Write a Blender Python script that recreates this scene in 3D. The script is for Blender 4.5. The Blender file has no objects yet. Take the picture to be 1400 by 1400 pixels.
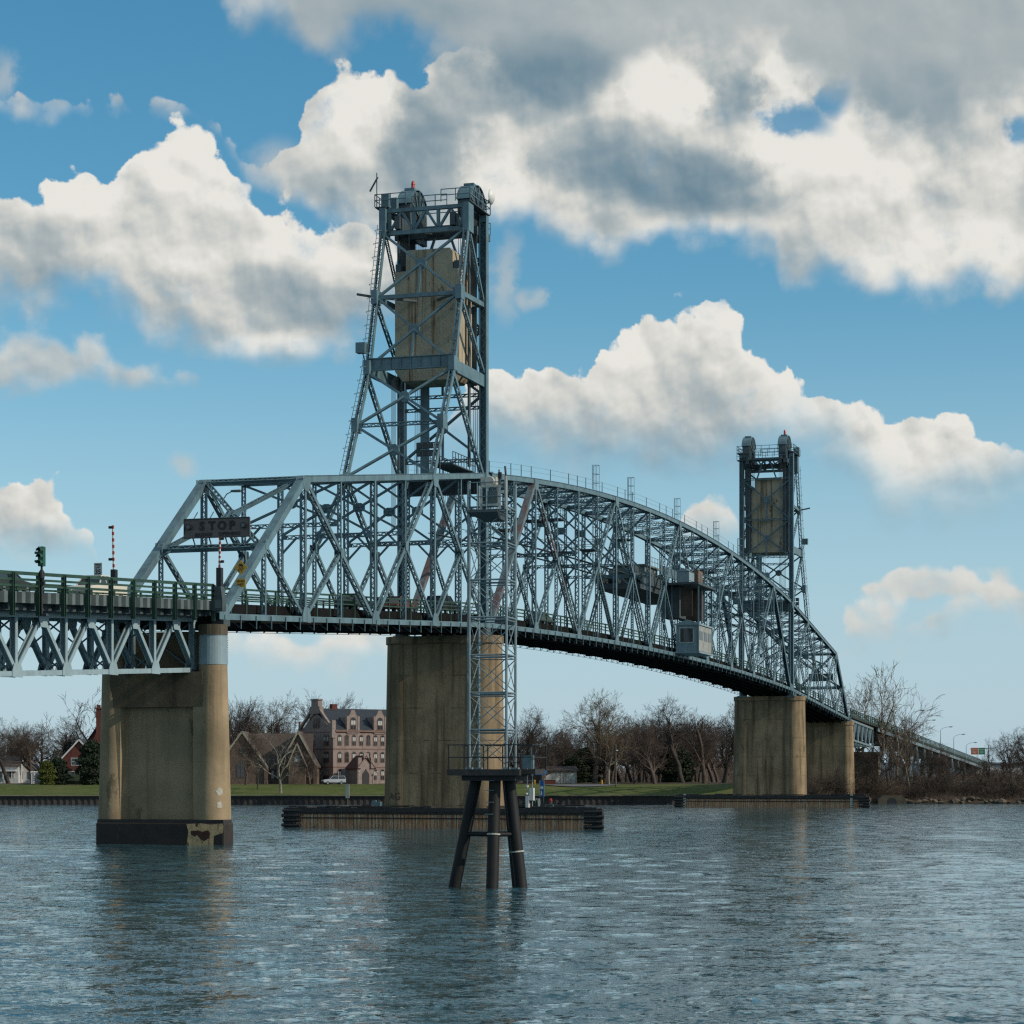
import bpy, math, random
import numpy as np
from mathutils import Vector, Matrix

R = math.radians
PI = math.pi
SC = bpy.context.scene
COL = SC.collection

# ------------------------------------------------------------------ camera
cam_data = bpy.data.cameras.new("camera")
cam = bpy.data.objects.new("camera", cam_data)
COL.objects.link(cam)
cam.location = (0, 0, 4.5655)
cam.rotation_euler = (R(90), 0, 0)
cam_data.sensor_width = 36
cam_data.lens = 80.219
cam_data.shift_x = 0.00734
cam_data.shift_y = 0.26089
cam_data.clip_start = 0.5
cam_data.clip_end = 20000
SC.camera = cam

# ------------------------------------------------------------------ exposure
SC.view_settings.view_transform = 'Standard'
SC.view_settings.look = 'None'
SC.view_settings.gamma = 1
SC.view_settings.exposure = 0.0
SC.cycles.max_bounces = 6
SC.cycles.diffuse_bounces = 3
SC.cycles.glossy_bounces = 3
SC.cycles.caustics_reflective = False
SC.cycles.caustics_refractive = False
SC.cycles.use_denoising = False
SC.cycles.pixel_filter_type = 'BLACKMAN_HARRIS'
SC.cycles.filter_width = 1.3

# ------------------------------------------------------------------ sun and sky
SUN_AZ = R(109)      # clockwise from +Y (straight ahead) towards +X
SUN_EL = R(32)
SKY_STRENGTH = 0.1
sun_data = bpy.data.lights.new("sun", 'SUN')
sun_data.energy = 3.1
sun_data.angle = R(0.55)
sun_data.color = (1.0, 0.90, 0.76)
sun = bpy.data.objects.new("sun", sun_data)
COL.objects.link(sun)
sdir = Vector((math.sin(SUN_AZ) * math.cos(SUN_EL), math.cos(SUN_AZ) * math.cos(SUN_EL), math.sin(SUN_EL)))
sun.rotation_euler = (-sdir).to_track_quat('-Z', 'Y').to_euler()
sun.location = sdir * 300

FPX, XC, YH = 3119.63, 689.73, 1065.25     # focal length and principal point of the photograph, in its pixels


def build_world():
    w = bpy.data.worlds.new("World")
    SC.world = w
    w.use_nodes = True
    nt = w.node_tree
    N, L = nt.nodes, nt.links
    N.clear()

    def link(a, b):
        L.new(a, b)

    def val(x, sock):
        if isinstance(x, (int, float)):
            sock.default_value = x
        else:
            link(x, sock)

    def M(op, a, b=0.0, c=0.0, clamp=False):
        n = N.new('ShaderNodeMath')
        n.operation = op
        n.use_clamp = clamp
        val(a, n.inputs[0]); val(b, n.inputs[1]); val(c, n.inputs[2])
        return n.outputs[0]

    def smooth(x, lo, hi):
        n = N.new('ShaderNodeMapRange')
        n.interpolation_type = 'SMOOTHSTEP'
        val(x, n.inputs[0]); val(lo, n.inputs[1]); val(hi, n.inputs[2])
        n.inputs[3].default_value = 0; n.inputs[4].default_value = 1
        return n.outputs[0]

    def mixc(f, a, b):
        n = N.new('ShaderNodeMix')
        n.data_type = 'RGBA'
        val(f, n.inputs[0])
        for x, s in ((a, n.inputs[6]), (b, n.inputs[7])):
            if isinstance(x, tuple):
                s.default_value = (*x, 1)
            else:
                link(x, s)
        return n.outputs[2]

    def comb(x, y, z=0.0):
        n = N.new('ShaderNodeCombineXYZ')
        val(x, n.inputs[0]); val(y, n.inputs[1]); val(z, n.inputs[2])
        return n.outputs[0]

    def noise(v, scale, detail=5, rough=0.55, dist=0.0):
        n = N.new('ShaderNodeTexNoise')
        n.noise_dimensions = '2D'
        link(v, n.inputs['Vector'])
        n.inputs['Scale'].default_value = scale
        n.inputs['Detail'].default_value = detail
        n.inputs['Roughness'].default_value = rough
        n.inputs['Distortion'].default_value = dist
        return n.outputs[0]

    def voro(v, scale):
        n = N.new('ShaderNodeTexVoronoi')
        n.voronoi_dimensions = '2D'
        n.feature = 'SMOOTH_F1'
        n.inputs['Smoothness'].default_value = 0.35
        link(v, n.inputs['Vector'])
        n.inputs['Scale'].default_value = scale
        return n.outputs['Distance']

    # clear sky
    sky = N.new('ShaderNodeTexSky')
    sky.sky_type = 'NISHITA'
    sky.sun_disc = False
    sky.sun_elevation = SUN_EL
    sky.sun_rotation = SUN_AZ
    sky.air_density = 1.0
    sky.dust_density = 0.6
    sky.ozone_density = 2.6
    hs = N.new('ShaderNodeHueSaturation')
    hs.inputs['Hue'].default_value = SKY_HUE
    hs.inputs['Saturation'].default_value = SKY_SAT
    hs.inputs['Value'].default_value = SKY_VALUE
    link(sky.outputs[0], hs.inputs['Color'])
    base = hs.outputs[0]

    # angular coordinates of the direction: U = azimuth, V = elevation, in units of the photo's pixels / 1000
    tc = N.new('ShaderNodeTexCoord')
    sp = N.new('ShaderNodeSeparateXYZ')
    link(tc.outputs['Generated'], sp.inputs[0])
    x, y, z = sp.outputs
    az = M('ARCTAN2', x, y)
    hyp = M('SQRT', M('ADD', M('MULTIPLY', x, x), M('MULTIPLY', y, y)))
    el = M('ARCTAN2', z, hyp)
    U = M('MULTIPLY_ADD', az, FPX / 1000, XC / 1000)
    V = M('MULTIPLY', el, FPX / 1000)
    P = comb(U, V)
    # soft paler band low over the horizon (moisture in the air)
    low = smooth(V, 0.70, 0.02)
    base = mixc(M('MULTIPLY', low, 0.76), base, (HORIZON[0], HORIZON[1], HORIZON[2]))

    # billowing displacement fields
    n_big = noise(P, 5.0, 3, 0.5)
    n_mid = noise(P, 13.0, 7, 0.60)
    v1 = voro(comb(M('MULTIPLY_ADD', n_mid, 0.03, U), M('MULTIPLY_ADD', n_big, 0.03, V)), 15.0)
    v2 = voro(comb(M('MULTIPLY_ADD', n_mid, 0.02, U), M('MULTIPLY_ADD', n_mid, -0.02, V)), 38.0)
    puff = M('MULTIPLY_ADD', v1, -0.060, M('MULTIPLY_ADD', v2, -0.026, 0.037))
    disp = M('ADD', M('ADD', puff, M('MULTIPLY_ADD', n_mid, 0.085, -0.0425)), M('MULTIPLY_ADD', n_big, 0.06, -0.03))
    # a smoother copy of the field and the same a little towards the light, for relief
    def soft(u, v):
        p = comb(u, v)
        nm = noise(p, 11.0, 3, 0.5)
        q = comb(M('MULTIPLY_ADD', nm, 0.045, u), M('MULTIPLY_ADD', nm, -0.035, v))
        a_ = voro(q, 10.0)
        b_ = voro(q, 24.0)
        return M('ADD', M('MULTIPLY_ADD', a_, -0.085, M('MULTIPLY', b_, -0.026)), M('MULTIPLY', nm, 0.055))

    n_fine = noise(P, 30.0, 4, 0.55)
    n_fine2 = noise(comb(M('ADD', U, 0.004), M('ADD', V, 0.007)), 30.0, 4, 0.55)
    relief = M('SUBTRACT', soft(U, V), soft(M('ADD', U, 0.010), M('ADD', V, 0.014)))
    relief = M('ADD', M('MULTIPLY', relief, 0.85), M('MULTIPLY', M('SUBTRACT', n_fine, n_fine2), 0.034))

    def to_uv(px, py):
        a = math.atan((px - XC) / FPX)
        e = math.atan((YH - py) / FPX * math.cos(a))
        return (a * FPX + XC) / 1000, e * FPX / 1000

    U01 = M('MULTIPLY_ADD', U, 1 / 2.4, 0.5 / 2.4)      # U from -0.5 .. 1.9

    def curve(pts):
        n = N.new('ShaderNodeFloatCurve')
        cm = n.mapping
        cm.use_clip = False
        c = cm.curves[0]
        q = sorted([to_uv(*p) for p in pts])
        q = [((u + 0.5) / 2.4, v / 1.6) for u, v in q]
        while len(c.points) < len(q):
            c.points.new(0.5, 0.5)
        for k, (u, v) in enumerate(q):
            c.points[k].location = (u, v)
            c.points[k].handle_type = 'AUTO_CLAMPED'
        cm.update()
        link(U01, n.inputs['Value'])
        return M('MULTIPLY', n.outputs[0], 1.6)

    def blob(px, py, rx, ry, rot=0.0):
        u, v = to_uv(px, py)
        m = N.new('ShaderNodeMapping')
        m.vector_type = 'TEXTURE'
        m.inputs['Location'].default_value = (u, v, 0)
        m.inputs['Rotation'].default_value = (0, 0, R(rot))
        m.inputs['Scale'].default_value = (rx / 1000, ry / 1000, 1)
        link(PW, m.inputs['Vector'])
        g = N.new('ShaderNodeTexGradient')
        g.gradient_type = 'SPHERICAL'
        link(m.outputs[0], g.inputs[0])
        return g.outputs['Fac']

    PW = comb(M('MULTIPLY_ADD', n_mid, 0.09, M('ADD', U, -0.045)), M('MULTIPLY_ADD', n_big, 0.06, M('ADD', V, -0.03)))

    def shade_colour(s):
        r = N.new('ShaderNodeValToRGB')
        e = r.color_ramp.elements
        K = CLOUD_K
        stops = [(0.0, (0.17, 0.28, 0.36)), (0.3, (0.29, 0.385, 0.44)), (0.6, (0.50, 0.555, 0.565)),
                 (0.82, (0.77, 0.77, 0.725)), (1.0, (0.93, 0.915, 0.855))]
        e[0].position, e[0].color = stops[0][0], (*stops[0][1], 1)
        e[1].position, e[1].color = stops[1][0], (*stops[1][1], 1)
        for p, c in stops[2:]:
            el_ = e.new(p)
            el_.color = (*c, 1)
        link(s, r.inputs[0])
        m = N.new('ShaderNodeVectorMath')
        m.operation = 'SCALE'
        link(r.outputs[0], m.inputs[0])
        m.inputs['Scale'].default_value = K
        return m.outputs[0]

    state = {'c': base}

    def layer(tops, bots, wt, wb, amp_t, amp_b, s_bot, s_top, opac=1.0, kr=7.0, patches=()):
        T = M('ADD', M('MULTIPLY_ADD', disp, amp_t, curve(tops)), 0.010 * amp_t)
        B = M('ADD', M('MULTIPLY_ADD', disp, -amp_b, curve(bots)), -0.022 * amp_b)
        top = smooth(M('SUBTRACT', T, V), 0.0, wt)
        bot = smooth(M('SUBTRACT', V, B), 0.0, wb)
        mask = M('MULTIPLY', M('MULTIPLY', top, bot), opac)
        rel = M('DIVIDE', M('SUBTRACT', V, B), M('MAXIMUM', M('SUBTRACT', T, B), 0.03), clamp=True)
        s = M('MULTIPLY_ADD', rel, s_top - s_bot, s_bot)
        s = M('MULTIPLY_ADD', relief, kr, s)
        for (px, py, rx, ry, rot, k) in patches:
            s = M('MULTIPLY_ADD', smooth(blob(px, py, rx, ry, rot), 0.0, 0.75), k, s)
        state['c'] = mixc(mask, state['c'], shade_colour(s))

    # far bank low over the trees: soft, pinkish
    layer([(-500, 930), (250, 930), (295, 885), (340, 858), (385, 862), (410, 885), (430, 866), (500, 852), (560, 864), (610, 900), (800, 940), (1900, 940)],
          [(-500, 872), (280, 872), (320, 905), (390, 910), (440, 920), (530, 920), (600, 895), (700, 885), (800, 885), (1900, 885)],
          0.025, 0.06, 0.6, 0.5, 0.72, 0.98, 0.92, 5.0)
    layer([(-500, 950), (1080, 930), (1140, 868), (1180, 828), (1230, 830), (1260, 835), (1330, 800), (1400, 800), (1900, 790)],
          [(-500, 880), (1080, 885), (1150, 890), (1230, 880), (1300, 845), (1400, 838), (1900, 850)],
          0.025, 0.05, 0.8, 0.6, 0.64, 0.90, 0.85, 5.0)
    layer([(-500, 850), (1140, 840), (1200, 798), (1260, 780), (1300, 788), (1340, 800), (1400, 805), (1900, 800)],
          [(-500, 785), (1150, 792), (1200, 805), (1300, 812), (1340, 806), (1400, 812), (1900, 812)],
          0.012, 0.02, 0.5, 0.5, 0.68, 0.90, 0.9, 4.0)
    # lower left cloud
    layer([(-500, 560), (-200, 590), (0, 648), (30, 650), (60, 668), (90, 690), (115, 718), (135, 755), (150, 820), (1900, 1000)],
          [(-500, 800), (0, 778), (140, 770), (160, 800), (1900, 905)],
          0.011, 0.075, 0.95, 0.4, 0.50, 0.95, 1.0, 8.0)
    # small bright puff right of centre
    layer([(-500, 850), (900, 800), (930, 705), (945, 682), (970, 676), (990, 682), (1010, 705), (1030, 760), (1100, 850), (1900, 850)],
          [(-500, 745), (900, 745), (940, 738), (1000, 738), (1060, 745), (1900, 745)],
          0.014, 0.05, 0.5, 0.4, 0.66, 0.90, 1.0, 5.0)
    # big bank on the lower right
    layer([(-500, 760), (560, 640), (640, 520), (700, 511), (760, 515), (810, 513), (835, 500), (865, 472), (900, 452), (925, 436), (950, 428), (995, 432), (1015, 448),
           (1025, 472), (1050, 502), (1078, 512), (1090, 540), (1140, 546), (1180, 558), (1208, 580), (1250, 576), (1300, 574), (1335, 590), (1365, 606), (1400, 588), (1500, 540), (1900, 560)],
          [(-500, 620), (600, 630), (760, 660), (900, 672), (1000, 665), (1080, 640), (1140, 655), (1190, 705), (1240, 735), (1320, 730), (1400, 705), (1900, 700)],
          0.009, 0.13, 0.95, 0.5, 0.34, 1.02, 1.0, 8.5,
          [(900, 615, 190, 60, 0, -0.16), (1060, 560, 90, 70, -30, 0.10), (1250, 640, 110, 60, 0, 0.20), (740, 600, 110, 60, 0, -0.16)])
    # left bank
    layer([(-500, 330), (-100, 300), (0, 283), (45, 262), (85, 250), (120, 252), (145, 266), (165, 236), (195, 208), (225, 190), (255, 178), (285, 192), (302, 212), (318, 262),
           (345, 285), (395, 292), (425, 312), (455, 330), (490, 334), (520, 340), (545, 385), (575, 460), (1900, 700)],
          [(-500, 470), (0, 425), (100, 430), (150, 430), (220, 478), (300, 496), (400, 503), (450, 496), (500, 455), (560, 425), (1900, 380)],
          0.010, 0.075, 0.95, 0.6, 0.50, 1.02, 1.0, 8.5,
          [(40, 350, 130, 80, 0, -0.22), (420, 405, 130, 45, -8, -0.27), (100, 270, 90, 40, 0, 0.20), (210, 445, 70, 35, 0, 0.18), (360, 480, 110, 28, 5, 0.28),
           (270, 240, 60, 70, 0, 0.12), (240, 340, 110, 50, 0, 0.10)])
    layer([(-500, 470), (-60, 465), (0, 462), (60, 452), (120, 460), (160, 490), (220, 497), (260, 500), (300, 550), (1900, 700)],
          [(-500, 530), (0, 528), (100, 530), (180, 533), (260, 522), (300, 510), (1900, 500)],
          0.03, 0.04, 0.6, 0.5, 0.55, 0.84, 0.85, 5.0)
    # high grey deck and the broken cloud cluster under it
    layer([(-500, 150), (250, 150), (365, 235), (385, 200), (412, 188), (432, 160), (448, 128), (470, 108), (510, 104), (530, 118), (560, 128), (590, 112), (640, 80), (720, 50),
           (850, -60), (1000, -200), (1400, -300), (1900, -300)],
          [(-500, 152), (250, 152), (365, 262), (430, 290), (520, 330), (600, 350), (700, 310), (760, 315), (800, 345), (860, 352), (920, 335), (1000, 335), (1050, 365),
           (1080, 392), (1110, 378), (1180, 395), (1250, 400), (1400, 402), (1900, 420)],
          0.009, 0.06, 0.85, 0.6, 0.70, 0.80, 1.0, 8.0,
          [(580, 200, 130, 130, 0, -0.42), (500, 150, 85, 70, 40, 0.40), (450, 245, 80, 40, 0, -0.20), (680, 230, 75, 110, 10, 0.30), (740, 110, 150, 60, 0, -0.54), (900, 245, 210, 75, -12, -0.52),
           (905, 120, 130, 50, -16, 0.40), (1010, 135, 70, 46, 25, -0.40), (1062, 120, 45, 70, 20, 0.35), (1090, 210, 110, 55, 0, 0.38), (930, 330, 220, 40, 8, 0.20),
           (1300, 350, 190, 70, 0, 0.32), (1200, 210, 100, 110, 0, 0.26), (1390, 215, 60, 50, 0, 0.2), (790, 100, 70, 40, 0, -0.1), (1090, 330, 150, 55, 0, 0.05)])
    # blue holes in it
    hole = M('MAXIMUM', M('MAXIMUM', blob(1096, 160, 62, 34, -15), blob(1132, 140, 58, 30, 25)), blob(1392, 178, 58, 34, 20))
    hole = smooth(M('MULTIPLY_ADD', M('SUBTRACT', n_mid, 0.5), 1.3, hole), 0.10, 0.72)
    state['c'] = mixc(M('MULTIPLY', hole, 0.9), state['c'], base)
    layer([(-500, -120), (-200, -100), (200, -80), (262, -60), (320, -300), (700, -400), (1900, -400)],
          [(-500, -118), (200, -55), (275, -14), (305, 18), (340, 30), (385, 48), (425, 74), (470, 68), (530, 58), (580, 76), (640, 95), (700, 118), (760, 130), (830, 128), (900, 80), (960, 62),
           (1010, 66), (1060, 100), (1100, 128), (1160, 150), (1200, 170), (1260, 196), (1300, 188), (1350, 150), (1400, 130), (1900, 110)],
          0.01, 0.07, 0.1, 0.7, 0.50, 0.56, 0.97, 2.2,
          [(740, 100, 150, 70, 0, -0.50), (330, 15, 90, 40, 10, 0.24), (560, 20, 170, 40, 0, -0.10), (1240, 140, 150, 70, 0, -0.16), (1000, 30, 250, 60, 0, 0.08)])
    # small wisps
    for px, py, rx, ry in ((690, 380, 22, 50), (726, 405, 16, 14), (250, 628, 17, 15), (8, 105, 18, 26), (385, 225, 40, 30)):
        state['c'] = mixc(M('MULTIPLY', smooth(blob(px, py, rx * 1.7, ry * 1.7), 0.1, 0.9), 0.6), state['c'], shade_colour(M('ADD', relief, 0.68)))

    # the rest of the sky, outside the photographed part: broken cumulus of the same kind
    side = M('MAXIMUM', smooth(M('ABSOLUTE', M('SUBTRACT', U, 0.7)), 0.85, 1.15), smooth(V, 1.08, 1.25))
    gm = noise(comb(M('MULTIPLY', U, 0.6), M('MULTIPLY_ADD', V, 1.1, 7.0)), 2.1, 7, 0.58)
    gmask = smooth(M('MULTIPLY_ADD', disp, 0.8, gm), 0.45, 0.57)
    gcol = shade_colour(M('ADD', M('MULTIPLY_ADD', gm, -1.6, 1.45), M('MULTIPLY', relief, 6.0)))
    gen = mixc(gmask, base, gcol)
    out = mixc(side, state['c'], gen)

    bg = N.new('ShaderNodeBackground')
    bg.inputs['Strength'].default_value = SKY_STRENGTH
    link(out, bg.inputs['Color'])
    ow = N.new('ShaderNodeOutputWorld')
    link(bg.outputs[0], ow.inputs[0])
    w.cycles.sampling_method = 'MANUAL'
    w.cycles.sample_map_resolution = 1024


SKY_VALUE, SKY_HUE, SKY_SAT = 1.16, 0.480, 1.30
HORIZON = (4.2, 6.1, 7.5)
CLOUD_K = 8.6
build_world()

# ------------------------------------------------------------------ materials
MATS = {}


def mat(name, col, col2=None, rough=0.6, metal=0.0, scale=1.0, stretch=(1, 1, 1), streak=None, streak_amt=0.5, streak_scale=(1.2, 1.2, 0.08), streak_lo=0.45, streak_hi=0.72,
        rust=None, rust_lo=0.62, rust_scale=0.8, joints=0, bump=0.0, bump_scale=6.0, detail=6, spec=0.5):
    """Procedural Principled material: two tones mixed by noise, optional vertical streaks and rust/dirt patches."""
    m = bpy.data.materials.new(name)
    m.use_nodes = True
    nt = m.node_tree
    N, L = nt.nodes, nt.links
    b = N['Principled BSDF']
    b.inputs['Roughness'].default_value = rough
    b.inputs['Metallic'].default_value = metal
    b.inputs['Specular IOR Level'].default_value = spec
    tc = N.new('ShaderNodeTexCoord')

    def noise(sc, st=(1, 1, 1), det=detail, ro=0.6):
        mp = N.new('ShaderNodeMapping')
        mp.inputs['Scale'].default_value = st
        L.new(tc.outputs['Object'], mp.inputs[0])
        n = N.new('ShaderNodeTexNoise')
        n.inputs['Scale'].default_value = sc
        n.inputs['Detail'].default_value = det
        n.inputs['Roughness'].default_value = ro
        L.new(mp.outputs[0], n.inputs[0])
        return n.outputs[0]

    def ramp(v, lo, hi):
        r = N.new('ShaderNodeMapRange')
        r.interpolation_type = 'SMOOTHSTEP'
        r.inputs[1].default_value = lo
        r.inputs[2].default_value = hi
        L.new(v, r.inputs[0])
        return r.outputs[0]

    def mix(f, a, c):
        n = N.new('ShaderNodeMix')
        n.data_type = 'RGBA'
        L.new(f, n.inputs[0])
        for xx, s in ((a, n.inputs[6]), (c, n.inputs[7])):
            if isinstance(xx, tuple):
                s.default_value = (*xx, 1)
            else:
                L.new(xx, s)
        return n.outputs[2]

    c = mix(ramp(noise(scale, stretch), 0.32, 0.68), col, col2 or tuple(v * 0.75 for v in col))
    if streak:
        f = ramp(noise(1.0, streak_scale, 5, 0.65), streak_lo, streak_hi)
        mm = N.new('ShaderNodeMath'); mm.operation = 'MULTIPLY'
        L.new(f, mm.inputs[0]); mm.inputs[1].default_value = streak_amt
        c = mix(mm.outputs[0], c, streak)
    if rust:
        c = mix(ramp(noise(rust_scale, (1, 1, 0.5), 8, 0.68), rust_lo, rust_lo + 0.08), c, rust)
    if joints:      # pour joints: thin dark horizontal lines, a little wavy
        sp = N.new('ShaderNodeSeparateXYZ')
        L.new(tc.outputs['Object'], sp.inputs[0])
        w = N.new('ShaderNodeMath'); w.operation = 'MULTIPLY_ADD'
        L.new(noise(0.5), w.inputs[0]); w.inputs[1].default_value = 0.12; L.new(sp.outputs[2], w.inputs[2])
        fr = N.new('ShaderNodeMath'); fr.operation = 'PINGPONG'
        L.new(w.outputs[0], fr.inputs[0]); fr.inputs[1].default_value = joints / 2
        f = ramp(fr.outputs[0], 0.09, 0.02)
        g = ramp(noise(0.7, (1, 1, 1), 4), 0.40, 0.62)
        mm = N.new('ShaderNodeMath'); mm.operation = 'MULTIPLY'
        L.new(f, mm.inputs[0]); L.new(g, mm.inputs[1])
        c = mix(mm.outputs[0], c, tuple(v * 0.38 for v in col))
    L.new(c, b.inputs['Base Color'])
    if bump:
        bp = N.new('ShaderNodeBump')
        bp.inputs['Strength'].default_value = 1.0
        bp.inputs['Distance'].default_value = bump
        L.new(noise(bump_scale, (1, 1, 1), 6), bp.inputs['Height'])
        L.new(bp.outputs[0], b.inputs['Normal'])
    MATS[name] = m
    return m


STEEL = mat('painted blue grey steel', (0.120, 0.208, 0.238), (0.082, 0.144, 0.168), rough=0.42, scale=0.7, streak=(0.050, 0.068, 0.070), streak_amt=0.55,
            rust=(0.13, 0.075, 0.045), rust_lo=0.66, rust_scale=1.6)
STEEL_DARK = mat('weathered dark steel', (0.060, 0.085, 0.093), (0.038, 0.052, 0.056), rough=0.6, scale=0.8, rust=(0.10, 0.055, 0.035), rust_lo=0.66)
STEEL_RED = mat('faded steel with old red primer', (0.125, 0.185, 0.205), (0.09, 0.135, 0.15), rough=0.6, scale=0.6, rust=(0.125, 0.082, 0.082), rust_lo=0.50, rust_scale=0.35)
LIGHT_STEEL = mat('pale galvanised steel', (0.205, 0.28, 0.30), (0.15, 0.21, 0.23), rough=0.45, scale=1.2, metal=0.2, rust=(0.2, 0.13, 0.08), rust_lo=0.72)
GREEN = mat('dark green rail paint', (0.022, 0.066, 0.040), (0.014, 0.042, 0.027), rough=0.5, scale=1.5)
GREEN_DARK = mat('near black green rail paint', (0.022, 0.050, 0.038), (0.016, 0.034, 0.028), rough=0.55, scale=1.5)
CONCRETE = mat('stained tan concrete', (0.375, 0.278, 0.168), (0.235, 0.176, 0.108), rough=0.9, scale=0.30, streak=(0.088, 0.064, 0.038), streak_amt=0.85, streak_lo=0.42, streak_hi=0.68,
               streak_scale=(1.1, 1.1, 0.05), rust=(0.15, 0.115, 0.07), rust_lo=0.60, rust_scale=0.7, joints=3.1, bump=0.02, bump_scale=3.0, spec=0.2)
CONCRETE_PLAIN = mat('mottled tan concrete', (0.385, 0.288, 0.178), (0.255, 0.198, 0.122), rough=0.9, scale=0.28, streak=(0.14, 0.098, 0.056), streak_amt=0.6, streak_lo=0.46, streak_hi=0.72,
                     streak_scale=(1.3, 1.3, 0.06), rust=(0.17, 0.135, 0.085), rust_lo=0.58, rust_scale=0.5, bump=0.02, bump_scale=3.0, spec=0.2)
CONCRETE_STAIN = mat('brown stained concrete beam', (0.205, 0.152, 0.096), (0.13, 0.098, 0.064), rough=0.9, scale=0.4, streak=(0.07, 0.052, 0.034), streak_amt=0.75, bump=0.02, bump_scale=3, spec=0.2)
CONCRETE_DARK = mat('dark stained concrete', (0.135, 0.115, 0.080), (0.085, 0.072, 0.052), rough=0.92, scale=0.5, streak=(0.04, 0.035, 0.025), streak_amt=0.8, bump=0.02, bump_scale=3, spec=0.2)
CW_CONCRETE = mat('rust streaked counterweight concrete', (0.43, 0.38, 0.275), (0.34, 0.30, 0.22), rough=0.9, scale=0.35, streak=(0.125, 0.055, 0.020), streak_amt=0.9, streak_lo=0.52, streak_hi=0.66,
                  streak_scale=(1.0, 1.0, 0.03), rust=(0.13, 0.075, 0.04), rust_lo=0.60, rust_scale=0.8, bump=0.02, bump_scale=4, spec=0.2)
CURB = mat('grey painted fascia sheeting', (0.115, 0.152, 0.145), (0.08, 0.106, 0.102), rough=0.6, scale=1.0, streak=(0.14, 0.15, 0.14), streak_amt=0.5)
ASPHALT = mat('asphalt deck', (0.055, 0.055, 0.055), (0.04, 0.04, 0.042), rough=0.9, scale=2.0)
TIMBER_BLACK = mat('tarred black timber', (0.020, 0.021, 0.022), (0.034, 0.034, 0.033), rough=0.75, scale=2.0, bump=0.02, bump_scale=5)
SKIRT = mat('black brown steel skirt', (0.030, 0.022, 0.017), (0.017, 0.013, 0.011), rough=0.7, scale=1.0, rust=(0.09, 0.045, 0.025), rust_lo=0.60, rust_scale=0.9)
YELLOW_OLD = mat('peeling yellow paint', (0.68, 0.47, 0.235), (0.53, 0.36, 0.185), rough=0.85, scale=2.5, streak=(0.24, 0.14, 0.08), streak_amt=0.7, streak_scale=(3, 3, 0.5), rust=(0.09, 0.05, 0.03), rust_lo=0.57, rust_scale=2.2)
WHITE_PATCH = mat('whitish repair mortar', (0.52, 0.50, 0.43), (0.40, 0.38, 0.32), rough=0.9, scale=3)
BLACK_PIPE = mat('black coated steel pile', (0.006, 0.007, 0.008), (0.012, 0.013, 0.014), rough=0.6, scale=0.8, spec=0.3, streak=(0.03, 0.027, 0.022), streak_amt=0.5, streak_scale=(3, 3, 0.3))
WHITE = mat('white paint', (0.72, 0.72, 0.68), (0.62, 0.62, 0.58), rough=0.5, scale=1.5)
OFFWHITE = mat('dirty cream white paint', (0.52, 0.53, 0.48), (0.40, 0.41, 0.37), rough=0.6, scale=1.0, streak=(0.22, 0.17, 0.11), streak_amt=0.7, streak_scale=(2, 2, 0.2))
SIGN_YELLOW = mat('road sign yellow', (0.62, 0.33, 0.015), (0.55, 0.29, 0.015), rough=0.45, scale=3)
SIGN_GREY = mat('faded brown grey sign face', (0.145, 0.130, 0.118), (0.115, 0.102, 0.094), rough=0.6, scale=1.5)
SIGN_BACK = mat('dull sign back', (0.055, 0.060, 0.060), (0.04, 0.044, 0.044), rough=0.7, scale=1.5)
FLOOR_BLACK = mat('near black floor steel', (0.012, 0.0125, 0.0125), (0.007, 0.0075, 0.0075), rough=0.95, scale=0.8, rust=(0.014, 0.008, 0.006), rust_lo=0.66, spec=0.08)  # near black tone over the whole floor system, almost no gloss
APPROACH_BLUE = mat('light blue grey approach paint', (0.290, 0.395, 0.430), (0.235, 0.325, 0.355), rough=0.5, scale=0.7, streak=(0.13, 0.15, 0.15), streak_amt=0.35)
BLACK = mat('flat black', (0.010, 0.011, 0.012), (0.016, 0.017, 0.018), rough=0.55, scale=2)
RED = mat('signal red', (0.46, 0.035, 0.02), (0.38, 0.03, 0.02), rough=0.4, scale=3)
BLUE = mat('sign blue', (0.02, 0.13, 0.36), (0.02, 0.11, 0.30), rough=0.5, scale=3)
SIGN_GREEN = mat('highway sign green', (0.0, 0.17, 0.085), (0.0, 0.14, 0.07), rough=0.5, scale=0.5)
SIGN_ORANGE = mat('highway sign orange red', (0.42, 0.10, 0.045), (0.36, 0.085, 0.04), rough=0.5, scale=0.5)
SIGNAL_GREEN = mat('traffic signal green housing', (0.012, 0.085, 0.055), (0.01, 0.07, 0.045), rough=0.5, scale=3)
GLASS = mat('dark window glass', (0.020, 0.026, 0.030), (0.03, 0.038, 0.042), rough=0.08, scale=1.0, spec=0.8)
BOARD_BROWN = mat('dark brown boarding', (0.085, 0.058, 0.045), (0.055, 0.040, 0.034), rough=0.8, scale=0.8, streak=(0.03, 0.025, 0.02), streak_amt=0.5)
BROWN = mat('brown sheet boarding', (0.20, 0.125, 0.075), (0.14, 0.09, 0.055), rough=0.8, scale=0.8)
CABIN = mat('cabin blue grey paint', (0.240, 0.335, 0.365), (0.20, 0.28, 0.31), rough=0.5, scale=0.6, streak=(0.13, 0.15, 0.15), streak_amt=0.4)
TYRE = mat('tyre rubber', (0.015, 0.015, 0.015), rough=0.85)


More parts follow.
